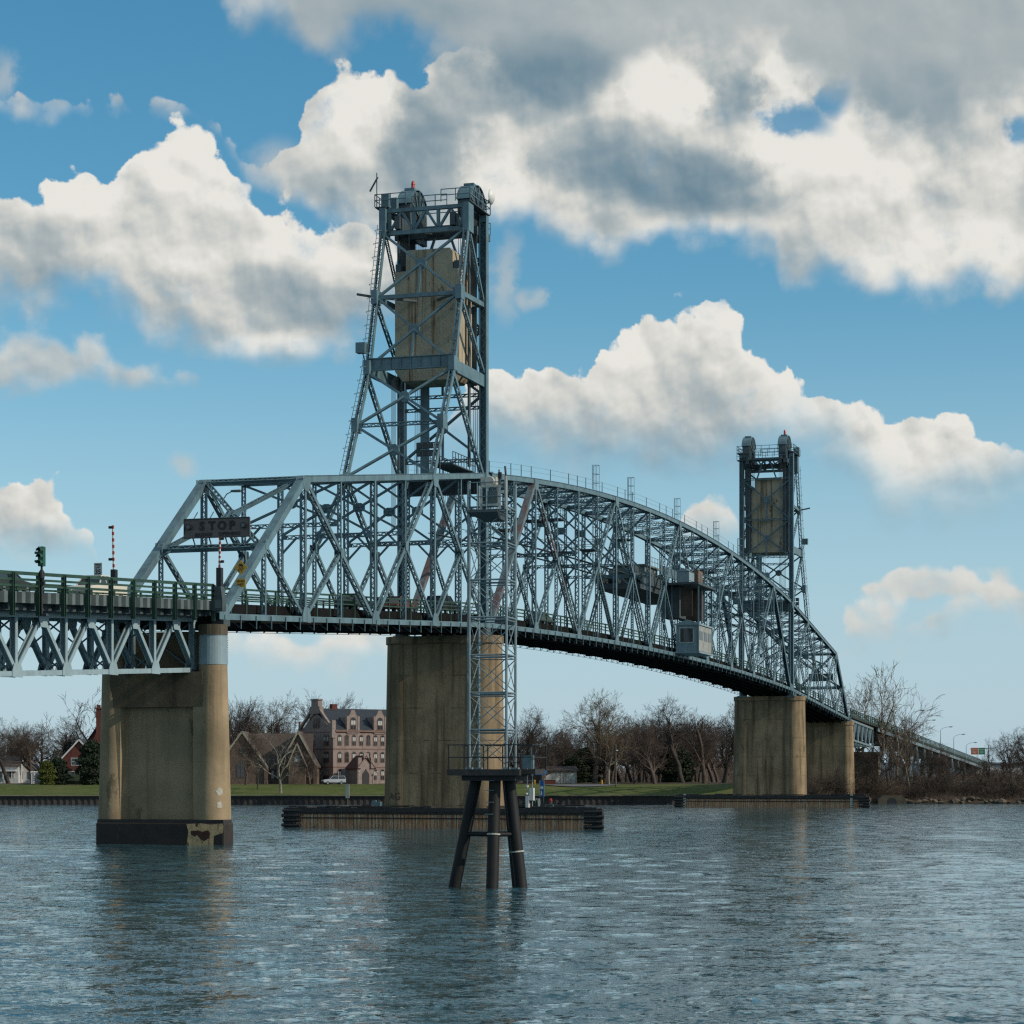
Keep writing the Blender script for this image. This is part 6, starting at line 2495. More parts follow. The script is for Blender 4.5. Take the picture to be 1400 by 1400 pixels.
def vehicle(name, label, cat, loc, rz, paint, kind='sedan', group=None):
    """front towards local +x"""
    root = thing(name, label, cat, loc, rz, group)
    Wd = 1.82
    body, cab, wheels = {
        'sedan': ([(-2.25, 0.35), (2.25, 0.35), (2.3, 0.62), (2.1, 0.80), (0.95, 0.95), (-1.6, 0.98), (-2.2, 0.95), (-2.3, 0.6)], [(1.0, 0.94), (0.25, 1.42), (-0.95, 1.42), (-1.75, 0.97)], (1.4, -1.35)),
        'suv': ([(-2.3, 0.42), (2.25, 0.42), (2.32, 0.75), (2.1, 1.0), (0.95, 1.1), (-2.3, 1.12), (-2.35, 0.7)], [(1.0, 1.09), (0.35, 1.70), (-2.1, 1.72), (-2.3, 1.1)], (1.45, -1.4)),
        'pickup': ([(-2.7, 0.5), (2.6, 0.5), (2.68, 0.85), (2.55, 1.08), (1.2, 1.2), (-0.5, 1.2), (-0.5, 1.16), (-2.7, 1.16), (-2.74, 0.8)], [(1.25, 1.18), (0.65, 1.80), (-0.35, 1.80), (-0.5, 1.18)], (1.75, -1.75)),
    }[kind]
    mb = MB()
    mb.prism([(x, -Wd / 2, z) for x, z in body], (0, Wd, 0))
    b = fix_normals(mb.build('body', PAINTS[paint], root))
    bv = b.modifiers.new('bevel', 'BEVEL'); bv.width = 0.07; bv.segments = 2; bv.limit_method = 'ANGLE'
    mb = MB()
    n = len(cab)
    lo = [(x, z) for x, z in cab]
    top = max(z for _, z in cab)
    vs = []
    for s_ in (-1, 1):
        for x, z in cab:
            ins = 0.06 + 0.16 * (z - cab[0][1]) / (top - cab[0][1])
            vs.append((x, s_ * (Wd / 2 - ins), z))
    mb.add(vs, [tuple(range(n)), tuple(range(2 * n - 1, n - 1, -1))] + [(i, n + i, n + (i + 1) % n, (i + 1) % n) for i in range(n)])
    fix_normals(mb.build('window', GLASS, root))
    mb = MB()
    roof = [p for p in cab if p[1] > top - 0.05]
    xs = [p[0] for p in roof]
    mb.box(min(xs) - 0.08, -Wd / 2 + 0.2, top - 0.02, max(xs) + 0.08, Wd / 2 - 0.2, top + 0.05)
    for s_ in (-1, 1):
        y0 = s_ * (Wd / 2 - 0.055)
        y1 = s_ * (Wd / 2 - 0.215)
        mid = (cab[0][0] + cab[-1][0]) / 2 - 0.15
        for xa, xb in ((cab[0][0], cab[1][0]), (mid, mid), (cab[-1][0], cab[-2][0])):
            mb.beam((xa, y0, cab[0][1]), (xb, y1, top), 0.07, 0.07)
    mb.build('roof', PAINTS[paint], root)
    if kind == 'pickup':
        mb = MB()
        mb.box(-2.62, -Wd / 2 + 0.12, 1.1, -0.6, Wd / 2 - 0.12, 1.168)
        mb.build('cargo_bed', BLACK, root)
    for x in wheels:
        for s_ in (-1, 1):
            mb = MB()
            mb.lathe([(0.24, -0.11), (0.34, -0.09), (0.34, 0.09), (0.24, 0.11)], (x, s_ * (Wd / 2 - 0.09), 0.34), axis='y', n=18)
            w_ = mb.build('wheel', TYRE, root)
            mb = MB()
            mb.lathe([(0.2, -0.115), (0.2, 0.115)], (x, s_ * (Wd / 2 - 0.09), 0.34), axis='y', n=14)
            mb.build('rim', LIGHT_STEEL, w_)
    fx = body[2][0]
    for s_ in (-1, 1):
        mb = MB()
        mb.cbox((fx - 0.05, s_ * 0.66, body[2][1] + 0.02), 0.14, 0.34, 0.16)
        mb.build('headlight', WHITE, root)
    mb = MB()
    mb.cbox((fx + 0.0, 0, 0.5), 0.12, Wd * 0.96, 0.14)
    mb.cbox((body[0][0] - 0.03, 0, 0.55), 0.12, Wd * 0.96, 0.14)
    mb.build('bumper', BLACK, root)
    return root


slope = math.atan(0.0546)


def on_road(d, t, back=False):
    return bw(d, t, zr(d) + 0.01), BA + (PI if back else 0)


loc, rz = on_road(d_of(133, 5.7), 5.7, True)
o = vehicle('pickup_truck', 'cream white pickup truck coming down the left approach behind the green railing', 'pickup truck', loc, rz, 'white', 'pickup')
o.rotation_euler = (0, slope, rz)
for px, t, back, paint, kind, lab in ((3, 2.5, False, 'dark', 'sedan', 'dark car at the left edge of the photo, driving onto the bridge'),
                                      (484, 2.6, False, 'dark', 'sedan', 'dark car between the trusses, first one left of the tower pier'),
                                      (543, 2.6, False, 'red', 'sedan', 'dull maroon car on the bridge deck just right of the far tower leg'),
                                      (605, 2.6, False, 'black', 'suv', 'black car with a tall roof on the deck over the nearer tower pier'),
                                      (738, 2.6, False, 'grey', 'sedan', 'grey car on the lift span, just past the lattice mast')):
    d = d_of(px, t)
    loc, rz = on_road(d, t, back)
    o = vehicle('car', lab, 'car', loc, rz, paint, kind, 'cars on the bridge deck')
    o.rotation_euler = (0, -slope if d < -82 else 0, rz)
p = at(456, 1074, 458)
vehicle('parked_car', 'silver blue estate car parked by the corner of the big brick building', 'car', (p.x, 458, gz(p.x, 458) + 0.02), R(200), 'silver', 'suv')

# ------------------------------------------------------------------ signs, signals and gates on the bridge
# big STOP sign on the portal
dS = -136.0
tA, tB = t_of(252, dS), t_of(341, dS)
zA, zB = z_of(735.5, dS, 4.8), z_of(709.5, dS, 4.8)
root, off = bthing('stop_sign', 'wide faded STOP board with round lamps, hung across the portal of the nearest span', 'sign', dS, (tA + tB) / 2, zA)
mb = MB(off)
mb.box(dS, tB, zA, dS + 0.18, tA, zB)
mb.build('board', SIGN_GREY, root)
mb = MB(off)
for a, b in (((tB, zA), (tA, zA)), ((tB, zB), (tA, zB)), ((tB, zA), (tB, zB)), ((tA, zA), (tA, zB))):
    mb.beam((dS - 0.03, a[0], a[1]), (dS - 0.03, b[0], b[1]), 0.07, 0.07)
mb.build('frame', SIGN_BACK, root)
mb = MB(off)
for k in range(4):
    t = tB + (tA - tB) * (k + 0.5) / 4
    mb.beam((dS + 0.1, t, zA), (dS + 0.5, t, zA - 0.5), 0.08, 0.08)
    mb.beam((dS + 0.18, t, zB), (dS + 0.9, t, zB + 0.6), 0.06, 0.06)
mb.build('bracket', STEEL, root)
hgt, wid = zB - zA, tA - tB
tm = (tA + tB) / 2


def sign_text(name, txt, size, t, z, parent, of, d, material=BLACK, bold=0.0, space=1.0, depth=0.01):
    o = text_mesh(name, txt, size, depth, material, parent, (d - of[0], t - of[1], z - of[2]), (R(90), 0, R(-90)), bold=bold, space=space)
    return o


for k, chh in enumerate('STOP'):
    sign_text('letter', chh, 0.86, tm + 1.18 - k * 0.80, zB - hgt * 0.40, root, off, dS - 0.02, bold=0.035, depth=0.03)
sign_text('lettering', 'BRIDGE', 0.36, tm + 1.05, zA + hgt * 0.15, root, off, dS - 0.02, bold=0.012, space=1.15)
sign_text('lettering', 'OPENING', 0.36, tm - 1.02, zA + hgt * 0.17, root, off, dS - 0.02, bold=0.012, space=1.15)
for t in (tA - 0.42, tB + 0.42):
    mb = MB(off)
    c = Vector((dS - 0.01, t, zB - hgt * 0.42))
    mb.tube(c, c - Vector((0.22, 0, 0)), 0.2, 0.22, n=16)
    lamp = mb.build('lamp', BLACK, root)
    mb = MB(off)
    mb.lathe([(0.15, 0), (0.15, 0.02)], (0, 0, 0), n=16)
    mb.v = [(c.x - 0.225 - z, c.y + x, c.z + y) for x, y, z in mb.v]
    mb.build('lens', GLASS, lamp)

# back of the matching board on the far portal
dS2 = 136.2
tA2, tB2 = t_of(1106, dS2), t_of(1139, dS2)
root, off = bthing('stop_sign', 'dull back of the matching sign board on the farthest portal', 'sign', dS2, (tA2 + tB2) / 2, z_of(931, dS2, 4))
mb = MB(off)
mb.box(dS2 - 0.15, tB2, z_of(931.5, dS2, 4), dS2, tA2, z_of(921, dS2, 4))
mb.build('board', SIGN_BACK, root)
mb = MB(off)
for k in range(5):
    t = tB2 + (tA2 - tB2) * (k + 0.5) / 5
    mb.box(dS2 - 0.22, t - 0.05, z_of(931.5, dS2, 4), dS2 - 0.15, t + 0.05, z_of(921, dS2, 4))
mb.build('rib', STEEL_DARK, root)


def gate(d, t, z0, ztop, label, side):
    root, off = bthing('crossing_gate', label, 'crossing gate', d, t, z0, 'raised crossing gates at the bridge portal')
    mb = MB(off)
    mb.box(d - 0.32, t - 0.34, z0, d + 0.32, t + 0.34, z0 + 0.9)
    mb.prism([(d - 0.3, t - 0.32, z0 + 0.9), (d - 0.3, t + 0.32, z0 + 0.9), (d - 0.3, t + 0.2, z0 + 1.7), (d - 0.3, t - 0.2, z0 + 1.7)], (0.6, 0, 0))
    hs_ = fix_normals(mb.build('housing', STEEL_DARK, root))
    mb = MB(off)
    mb.box(d - 0.2, t - 0.18, z0 + 1.7, d + 0.2, t + 0.18, z0 + 3.0)
    mb.build('counterweight_arm', BLACK, root)
    mb = MB(off)
    mb.box(d - 0.33, t - 0.2, z0 + 0.2, d - 0.32, t + 0.2, z0 + 0.75)
    mb.build('door', CURB, hs_)
    arm = None
    za = z0 + 2.7
    n = 15
    L = ztop - za
    mb = MB(off)
    mb.beam((d - 0.05, t, za), (d - 0.05, t + side * 0.02 * L, ztop), 0.10, 0.10, (0, 1, 0))
    arm = mb.build('arm', WHITE, root)
    mb = MB(off)
    for i in range(n):
        if i % 2 == 0:
            p = Vector((d - 0.05, t + side * 0.02 * L * i / n, za + L * i / n))
            q = Vector((d - 0.05, t + side * 0.02 * L * (i + 1) / n, za + L * (i + 1) / n))
            mb.beam(p, q, 0.125, 0.125, (0, 1, 0))
    mb.build('red_stripe', RED, arm)
    for f in (0.3, 0.96):
        mb = MB(off)
        mb.tube((d - 0.1, t - 0.05 + side * 0.1, za + L * f), (d - 0.1, t + side * 0.35, za + L * f), 0.1, n=10)
        mb.build('lamp', BLACK, arm)
    return root


gate(-144.6, -0.72, 16.2, 21.3, 'raised red and white gate arm in front of the near end post', -1)
gate(-144.6, t_of(156, -144.6), 16.3, 22.4, 'raised red and white gate arm on the far side, above the pickup truck', 1)
# brackets carrying the near gate
# yellow warning signs on the near end post
dY = -140.2
tY = t_of(329, dY)
root, off = bthing('warning_sign', 'yellow diamond sign with a skidding car, fixed to the near end post', 'sign', dY, tY, z_of(776, dY, tY), 'yellow warning signs')
zc = z_of(776, dY, tY)
mb = MB(off)
mb.prism([(dY, tY + y, zc + z) for y, z in ((0, -0.52), (0.52, 0), (0, 0.52), (-0.52, 0))], (0.03, 0, 0))
fix_normals(mb.build('plate', SIGN_YELLOW, root))
mb = MB(off)
mb.prism([(dY - 0.008, tY + y, zc + z) for y, z in ((0.14, 0.10), (0.16, 0.2), (0.06, 0.28), (-0.1, 0.26), (-0.18, 0.14), (-0.17, 0.06))], (0.006, 0, 0))
for s_ in (0.10, -0.12):
    pts = [(s_ + 0.02, 0.04), (s_ - 0.1, -0.06), (s_ + 0.1, -0.16), (s_, -0.27)]
    for a, b in zip(pts, pts[1:]):
        mb.beam((dY - 0.005, tY + a[0], zc + a[1]), (dY - 0.005, tY + b[0], zc + b[1]), 0.006, 0.05, (1, 0, 0))
fix_normals(mb.build('symbol', BLACK, root))
zc2 = z_of(797, dY, tY)
root, off = bthing('warning_sign', 'small yellow plaque reading WHEN WET below the yellow diamond', 'sign', dY, tY, zc2, 'yellow warning signs')
mb = MB(off)
mb.box(dY, tY - 0.36, zc2 - 0.3, dY + 0.03, tY + 0.36, zc2 + 0.3)
mb.build('plate', SIGN_YELLOW, root)
sign_text('lettering', 'WHEN', 0.2, tY, zc2 + 0.12, root, off, dY - 0.01)
sign_text('lettering', 'WET', 0.24, tY, zc2 - 0.13, root, off, dY - 0.01)
# speed limit sign
dV = -147.5
tV = t_of(134, dV)
zv = z_of(778, dV, tV)
root, off = bthing('speed_limit_sign', 'white SPEED LIMIT 35 sign on the far side of the approach, above the pickup', 'sign', dV, tV, zr(dV))
mb = MB(off)
mb.box(dV, tV - 0.31, zv - 0.43, dV + 0.02, tV + 0.31, zv + 0.43)
mb.build('plate', mat('reflective white sign face', (0.50, 0.52, 0.48), (0.46, 0.48, 0.45), rough=0.4, scale=2), root)
mb = MB(off)
mb.box(dV + 0.03, tV - 0.04, zr(dV), dV + 0.08, tV + 0.04, zv + 0.4)
mb.build('post', STEEL_DARK, root)
sign_text('lettering', 'SPEED', 0.17, tV, zv + 0.29, root, off, dV - 0.01)
sign_text('lettering', 'LIMIT', 0.17, tV, zv + 0.11, root, off, dV - 0.01)
sign_text('lettering', '35', 0.46, tV, zv - 0.2, root, off, dV - 0.01, bold=0.01)
# traffic signal
dT, tT = d_of(57, -0.35), -0.35
root, off = bthing('traffic_signal', 'green traffic signal on a pole beside the left approach railing', 'traffic signal', dT, tT, zr(dT) - 1.2)
zt_ = z_of(747.5, dT, tT)
mb = MB(off)
mb.tube((dT, tT, zr(dT) - 1.25), (dT, tT, zt_ - 0.2), 0.07, n=8)
mb.build('pole', BLACK, root)
mb = MB(off)
mb.box(dT - 0.16, tT - 0.17, zt_ - 1.15, dT + 0.16, tT + 0.17, zt_)
hd = mb.build('head', SIGNAL_GREEN, root)
for k in range(3):
    z = zt_ - 0.2 - k * 0.37
    mb = MB(off)
    pts = [(dT - 0.16, tT + 0.15 * math.cos(a_), z + 0.15 * math.sin(a_)) for a_ in np.linspace(-0.2, PI + 0.2, 9)]
    pts2 = [(x - 0.26 + 0.0, y, zz - 0.05) for x, y, zz in pts]
    mb.add(pts + pts2, [(i, i + 1, 10 + i, 9 + i) for i in range(8)])
    v = mb.build('visor', SIGNAL_GREEN, hd)
    v.modifiers.new('thick', 'SOLIDIFY').thickness = 0.02
    mb = MB(off)
    mb.lathe([(0.12, 0), (0.12, 0.015)], (0, 0, 0), n=14)
    mb.v = [(dT - 0.165 - c_, tT + a_, z + b_) for a_, b_, c_ in mb.v]
    mb.build('lens', GLASS, hd)
    if k < 2:
        mb = MB(off)
        zz = zt_ - 0.3 - k * 0.5
        mb.box(dT - 0.1, tT + 0.17, zz - 0.12, dT + 0.1, tT + 0.42, zz + 0.02)
        mb.build('side_visor', SIGNAL_GREEN, hd)
mb = MB(off)
mb.lathe([(0.10, -0.35), (0.17, -0.2), (0.17, 0.15), (0.08, 0.3)], (dT, tT, zt_ - 1.65), n=12)
mb.box(dT - 0.1, tT - 0.2, zt_ - 2.25, dT + 0.1, tT + 0.2, zt_ - 2.05)
mb.build('bell', BLACK, root)
mb = MB(off)
mb.cbox((dT - 0.1, tT - 0.28, zr(dT) - 1.2), 0.3, 0.3, 0.16)
mb.build('base', STEEL_DARK, root)


def cobra_lamp(root, off, base, top, reach, name_pole='pole'):
    mb = MB(off)
    b, t = Vector(base), Vector(top)
    mb.tube(b, t, 0.10, 0.06, n=8)
    mb.build(name_pole, LIGHT_STEEL, root)
    mb = MB(off)
    r = Vector(reach)
    mb.path([t, t + r * 0.25 + Vector((0, 0, 0.45)), t + r * 0.65 + Vector((0, 0, 0.72)), t + r + Vector((0, 0, 0.75))], 0.04, n=6)
    mb.build('arm', LIGHT_STEEL, root)
    mb = MB(off)
    e = t + r + Vector((0, 0, 0.74))
    u = r.normalized()
    s_ = Vector((-u.y, u.x, 0))
    pts = [e - u * 0.1 + s_ * 0.06, e + u * 0.25 + s_ * 0.17, e + u * 0.65 + s_ * 0.13, e + u * 0.75, e + u * 0.65 - s_ * 0.13, e + u * 0.25 - s_ * 0.17, e - u * 0.1 - s_ * 0.06]
    mb.prism(pts, (0, 0, 0.14))
    mb.prism([e + (p - e) * 0.75 + Vector((0, 0, 0)) for p in pts], (0, 0, -0.08))
    fix_normals(mb.build('lamp_head', CURB, root))


root, off = bthing('portal_lamp', 'small cobra head lamp on a bracket high inside the nearest portal', 'lamp', -127.0, 6.6, 26.0)
mb = MB(off)
mb.path([(-127.5, 7.2, 25.6), (-127.6, 6.4, 26.6), (-127.8, 5.9, 26.75)], 0.04, n=6)
mb.build('arm', LIGHT_STEEL, root)
mb = MB(off)
mb.prism([(-127.8, 6.0, 26.7), (-128.0, 5.6, 26.7), (-128.0, 5.1, 26.7), (-127.8, 4.95, 26.7), (-127.6, 5.1, 26.7), (-127.6, 5.6, 26.7)], (0, 0, 0.16))
fix_normals(mb.build('lamp_head', CURB, root))

for px, py, lab in ((1246, 976, 'street lamp on the far approach, first from the through span, half hidden by trees'), (1262, 989, 'street lamp on the far approach, tallest clear of the trees'),
                    (1286, 998, 'street lamp on the far approach, right of the tallest one'), (1304, 1008, 'street lamp on the far approach, second from the right'),
                    (1321, 1019, 'smallest rightmost street lamp, left of the highway sign')):
    t = -0.6
    d = d_of(px, t)
    root, off = bthing('street_lamp', lab, 'street lamp', d, t, zr(d) - 1.0, 'street lamps along the far approach')
    cobra_lamp(root, off, (d, t, zr(d) - 1.0), (d, t, z_of(py, d, t)), (0.2, 0, 0) if False else (1.0 * BC * 0 + 0.5, -2.2, 0))

# green and orange highway sign on its gantry
Yh = 640
p = at(1337, 1027, Yh)
root = thing('highway_sign', 'green and orange highway sign panel on a gantry near the right edge', 'sign', (p.x, Yh, gz(p.x, Yh)))
mb = MB()
zc = p.z - gz(p.x, Yh)
mb.box(0.15, -0.1, zc - 0.95, 1.95, 0.0, zc + 0.95)
gp = mb.build('green_panel', SIGN_GREEN, root)
mb = MB()
mb.box(-1.95, -0.1, zc - 0.95, 0.05, 0.0, zc + 0.95)
op = mb.build('orange_panel', SIGN_ORANGE, root)
for par, x0, x1 in ((gp, 0.3, 1.8), (op, -1.75, -0.15)):
    mb = MB()
    for k, z in enumerate((0.45, 0.0, -0.45)):
        mb.box(x0 + 0.1 * k, -0.115, zc + z - 0.07, x1 - 0.15 * k, -0.1, zc + z + 0.07)
    mb.build('legend', OFFWHITE, par)
mb = MB()
mb.tube((3.1, 0.3, 0), (3.1, 0.3, zc + 1.7), 0.14, n=8)
mb.tube((-2.2, 0.3, zc + 0.6), (5.0, 0.3, zc + 0.9), 0.1, n=8)
mb.build('gantry', LIGHT_STEEL, root)

# ------------------------------------------------------------------ small equipment on the fenders
dF = -88.0


def on_fender(px, d, ztop):
    t = t_of(px, d)
    return t


t = t_of(724, dF)
root, off = bthing('radio_cabinet', 'white cabinet and thin antenna poles on the near fender', 'cabinet', dF, t, 1.95)
mb = MB(off)
mb.box(dF - 0.2, t - 0.42, 2.6, dF + 0.25, t - 0.02, 3.75)
mb.box(dF - 0.25, t + 0.02, 1.95, dF + 0.2, t + 0.32, 3.0)
mb.build('box', WHITE, root)
mb = MB(off)
for y in (0.2, -0.28):
    mb.tube((dF, t + y, 1.95), (dF, t + y, 5.6), 0.04, n=6)
for z in (4.4, 5.3):
    mb.beam((dF, t + 0.4, z), (dF, t - 0.4, z), 0.04, 0.04)
mb.build('antenna_pole', OFFWHITE, root)
mb = MB(off)
mb.box(dF - 0.1, t - 0.25, 4.6, dF + 0.05, t + 0.05, 5.3)
mb.build('panel', BLACK, root)
mb = MB(off)
for z in (3.9, 3.2):
    mb.lathe([(0.02, -0.14), (0.14, -0.08), (0.16, 0.0), (0.14, 0.08), (0.02, 0.14)], (dF - 0.1, t + 0.22, z), n=12)
mb.build('dome', WHITE, root, smooth=True)
t = t_of(741, dF)
root, off = bthing('navigation_board', 'tall blue and white board with a round white mark on the near fender', 'sign', dF, t, 1.95)
mb = MB(off)
mb.box(dF - 0.03, t - 0.22, 2.95, dF + 0.02, t + 0.22, 4.45)
bd = mb.build('board', BLUE, root)
mb = MB(off)
mb.lathe([(0.15, 0), (0.15, 0.01)], (0, 0, 0), n=16)
mb.v = [(dF - 0.034 - c_, t + a_, 3.78 + b_) for a_, b_, c_ in mb.v]
mb.prism([(dF - 0.036, t + y, z) for y, z in ((0.14, 3.1), (-0.02, 3.1), (-0.02, 3.4), (0.1, 3.5))], (-0.006, 0, 0))
for y in (-0.21, 0.19):
    mb.box(dF - 0.04, t + y, 2.95, dF - 0.031, t + y + 0.02, 4.45)
fix_normals(mb.build('mark', WHITE, bd))
mb = MB(off)
mb.tube((dF, t + 0.1, 1.9), (dF, t + 0.1, 5.0), 0.03, n=6)
mb.tube((dF, t - 0.15, 1.9), (dF, t - 0.15, 5.0), 0.03, n=6)
mb.build('post', STEEL_DARK, root)
mb = MB(off)
mb.prism([(dF - 0.35, t - 0.4, 4.95), (dF + 0.3, t - 0.4, 5.3), (dF + 0.3, t + 0.55, 5.3), (dF - 0.35, t + 0.55, 4.95)], (0, 0, 0.05))
fix_normals(mb.build('solar_panel', BLUE, root))
t = t_of(753, dF)
root, off = bthing('navigation_light', 'small red lantern on the near fender, right of the blue board', 'lantern', dF, t, 1.95)
mb = MB(off)
mb.cbox((dF, t, 2.1), 0.4, 0.5, 0.3)
mb.tube((dF, t, 2.2), (dF, t, 2.5), 0.06, n=8)
mb.build('stand', STEEL_DARK, root)
mb = MB(off)
mb.lathe([(0.12, 0), (0.14, 0.2), (0.05, 0.3)], (dF, t, 2.5), n=10)
mb.build('lens', RED, root)
t = t_of(735, -87.0)
root, off = bthing('cable_reel', 'grey round reel on the near fender beside the white cabinet', 'reel', -87.0, t, 1.9)
mb = MB(off)
mb.lathe([(0.42, -0.15), (0.42, -0.1), (0.2, -0.1), (0.2, 0.1), (0.42, 0.1), (0.42, 0.15)], (-87, 0, 2.4), axis='y', n=18)
mb.v = [(x, y + t, z) for x, y, z in mb.v]
mb.build('drum', CURB, root)
t = t_of(475, -86.0)
root, off = bthing('gauge_board', 'tall pale grey board on two thin posts, on the left part of the near fender', 'sign', -86, t, 1.9, 'pale boards on the pier fenders')
mb = MB(off)
mb.box(-86.03, t - 0.18, 2.75, -85.97, t + 0.18, 4.05)
mb.build('board', OFFWHITE, root)
mb = MB(off)
mb.tube((-85.94, t, 1.7), (-85.94, t, 4.0), 0.035, n=6)
mb.build('post', BROWN, root)
t = t_of(515, -85.0)
root, off = bthing('mooring_box', 'low steel box on the near fender just left of the tower pier', 'box', -85, t, 1.9)
mb = MB(off)
mb.cbox((-85, t, 2.15), 0.6, 0.9, 0.5)
mb.cbox((-85, t + 0.2, 2.48), 0.3, 0.3, 0.16)
mb.build('body', STEEL, root)
for px, lab in ((936, 'white gauge board at the left end of the distant fender'), (1164, 'white gauge board at the right end of the distant fender')):
    d = 75.85
    t = t_of(px, d)
    root, off = bthing('gauge_board', lab, 'gauge board', d, t, 0, 'pale boards on the pier fenders')
    mb = MB(off)
    mb.box(d, t - 0.2, 0.05, d + 0.08, t + 0.2, 2.15)
    bd = mb.build('board', OFFWHITE, root)
    mb = MB(off)
    for k in range(6):
        mb.box(d - 0.01, t - 0.2, 0.3 + k * 0.3, d, t + (0.0 if k % 2 else 0.1), 0.38 + k * 0.3)
    mb.build('mark', STEEL_DARK, bd)

# ------------------------------------------------------------------ utility pole, posts on the lawn
Yp = 436
X = (842 - XC) / FPX * Yp
root = thing('utility_pole', 'wooden utility pole with a small lamp on the lawn between the tower piers', 'utility pole', (X, Yp, gz(X, Yp) - 0.1))
mb = MB()
mb.tube((0, 0, 0), (0, 0, 8.4), 0.13, 0.09, n=8)
mb.build('pole', mat('weathered wood pole', (0.17, 0.145, 0.11), (0.12, 0.10, 0.08), rough=0.9, scale=1), root)
mb = MB()
mb.cbox((0.25, -0.1, 7.2), 0.4, 0.2, 0.2)
mb.build('lamp', WHITE, root)
for px, lab in ((823, 'short yellow post on the lawn left of the utility pole'), (731, 'short yellow post on the lawn behind the blue fender board')):
    Yp = 452
    X = (px - XC) / FPX * Yp
    root = thing('marker_post', lab, 'post', (X, Yp, gz(X, Yp)), 0, 'yellow marker posts')
    mb = MB()
    mb.lathe([(0.16, 0), (0.16, 0.9), (0.1, 1.0)], n=10)
    mb.build('post', SIGN_YELLOW, root)
    mb = MB()
    mb.lathe([(0.2, 0), (0.2, 0.08)], (0, 0, -0.02), n=10)
    mb.build('base', CURB, root)

# ------------------------------------------------------------------ buildings
BRICK_RED = mat('dark red brick', (0.155, 0.058, 0.046), (0.115, 0.044, 0.036), rough=0.9, scale=1.5, streak=(0.07, 0.035, 0.03), streak_amt=0.3, spec=0.15)
BRICK_PINK = mat('pinkish brown brick', (0.315, 0.255, 0.230), (0.245, 0.195, 0.175), rough=0.9, scale=1.2, streak=(0.11, 0.08, 0.07), streak_amt=0.35, spec=0.15)
STONE_BROWN = mat('brown rubble stone', (0.170, 0.125, 0.100), (0.10, 0.076, 0.062), rough=0.95, scale=2.2, spec=0.1)
TRIM = mat('terracotta trim', (0.21, 0.125, 0.10), (0.17, 0.10, 0.08), rough=0.85, scale=2)
SLATE = mat('blue black slate roof', (0.030, 0.038, 0.046), (0.022, 0.028, 0.034), rough=0.6, scale=1.0, stretch=(1, 1, 4))
SHINGLE = mat('brown shingle roof', (0.095, 0.070, 0.058), (0.070, 0.052, 0.044), rough=0.9, scale=1.2, stretch=(1, 1, 4))
TILE_RED = mat('dark red tile roof', (0.115, 0.050, 0.042), (0.085, 0.038, 0.034), rough=0.85, scale=1.2, stretch=(1, 1, 4))
SIDING = mat('white clapboard siding', (0.60, 0.61, 0.60), (0.52, 0.53, 0.53), rough=0.7, scale=1.0)
STUCCO = mat('cream garage wall', (0.36, 0.34, 0.27), (0.31, 0.29, 0.23), rough=0.9, scale=1.0)
BLIND = mat('pale window blinds', (0.46, 0.47, 0.44), (0.36, 0.38, 0.37), rough=0.5, scale=2.0)


def window(parent, c, u, n, w, h, frame=WHITE, arch=False, blind=False, mull=1):
    """window on a wall; c centre of its foot, u along the wall, n outward normal (local frame)"""
    c, u, n = Vector(c), Vector(u), Vector(n)
    up = Vector((0, 0, 1))

    def outline(k):
        pts = [c - u * (w / 2 + k) - up * k, c + u * (w / 2 + k) - up * k, c + u * (w / 2 + k) + up * (h + k)]
        if arch:
            hh = w * 0.45
            pts += [c + u * ((w / 2 + k) * math.cos(a_)) + up * (h + (hh + k) * math.sin(a_)) for a_ in np.linspace(0.3, PI - 0.3, 6)]
        pts += [c - u * (w / 2 + k) + up * (h + k)]
        return pts
    mb = MB()
    mb.prism([p - n * 0.03 for p in outline(0.12)], n * 0.09)
    f = fix_normals(mb.build('window', frame, parent))
    mb = MB()
    mb.prism([p + n * 0.062 for p in outline(0.0)], n * 0.015)
    fix_normals(mb.build('pane', GLASS, f))
    if blind:
        mb = MB()
        mb.prism([c - u * (w * 0.42) + up * (h * 0.45) + n * 0.08, c + u * (w * 0.42) + up * (h * 0.45) + n * 0.08, c + u * (w * 0.42) + up * (h * 0.95) + n * 0.08, c - u * (w * 0.42) + up * (h * 0.95) + n * 0.08], n * 0.006)
        fix_normals(mb.build('blind', BLIND, f))
    mb = MB()
    for k in range(1, mull + 1):
        p = c - u * (w / 2) + u * (w * k / (mull + 1)) + n * 0.09
        mb.beam(p, p + up * h, 0.07, 0.03, u)
    p = c + up * (h * 0.5) + n * 0.09
    mb.beam(p - u * (w / 2), p + u * (w / 2), 0.03, 0.07, n)
    mb.build('glazing_bar', frame, f)
    return f


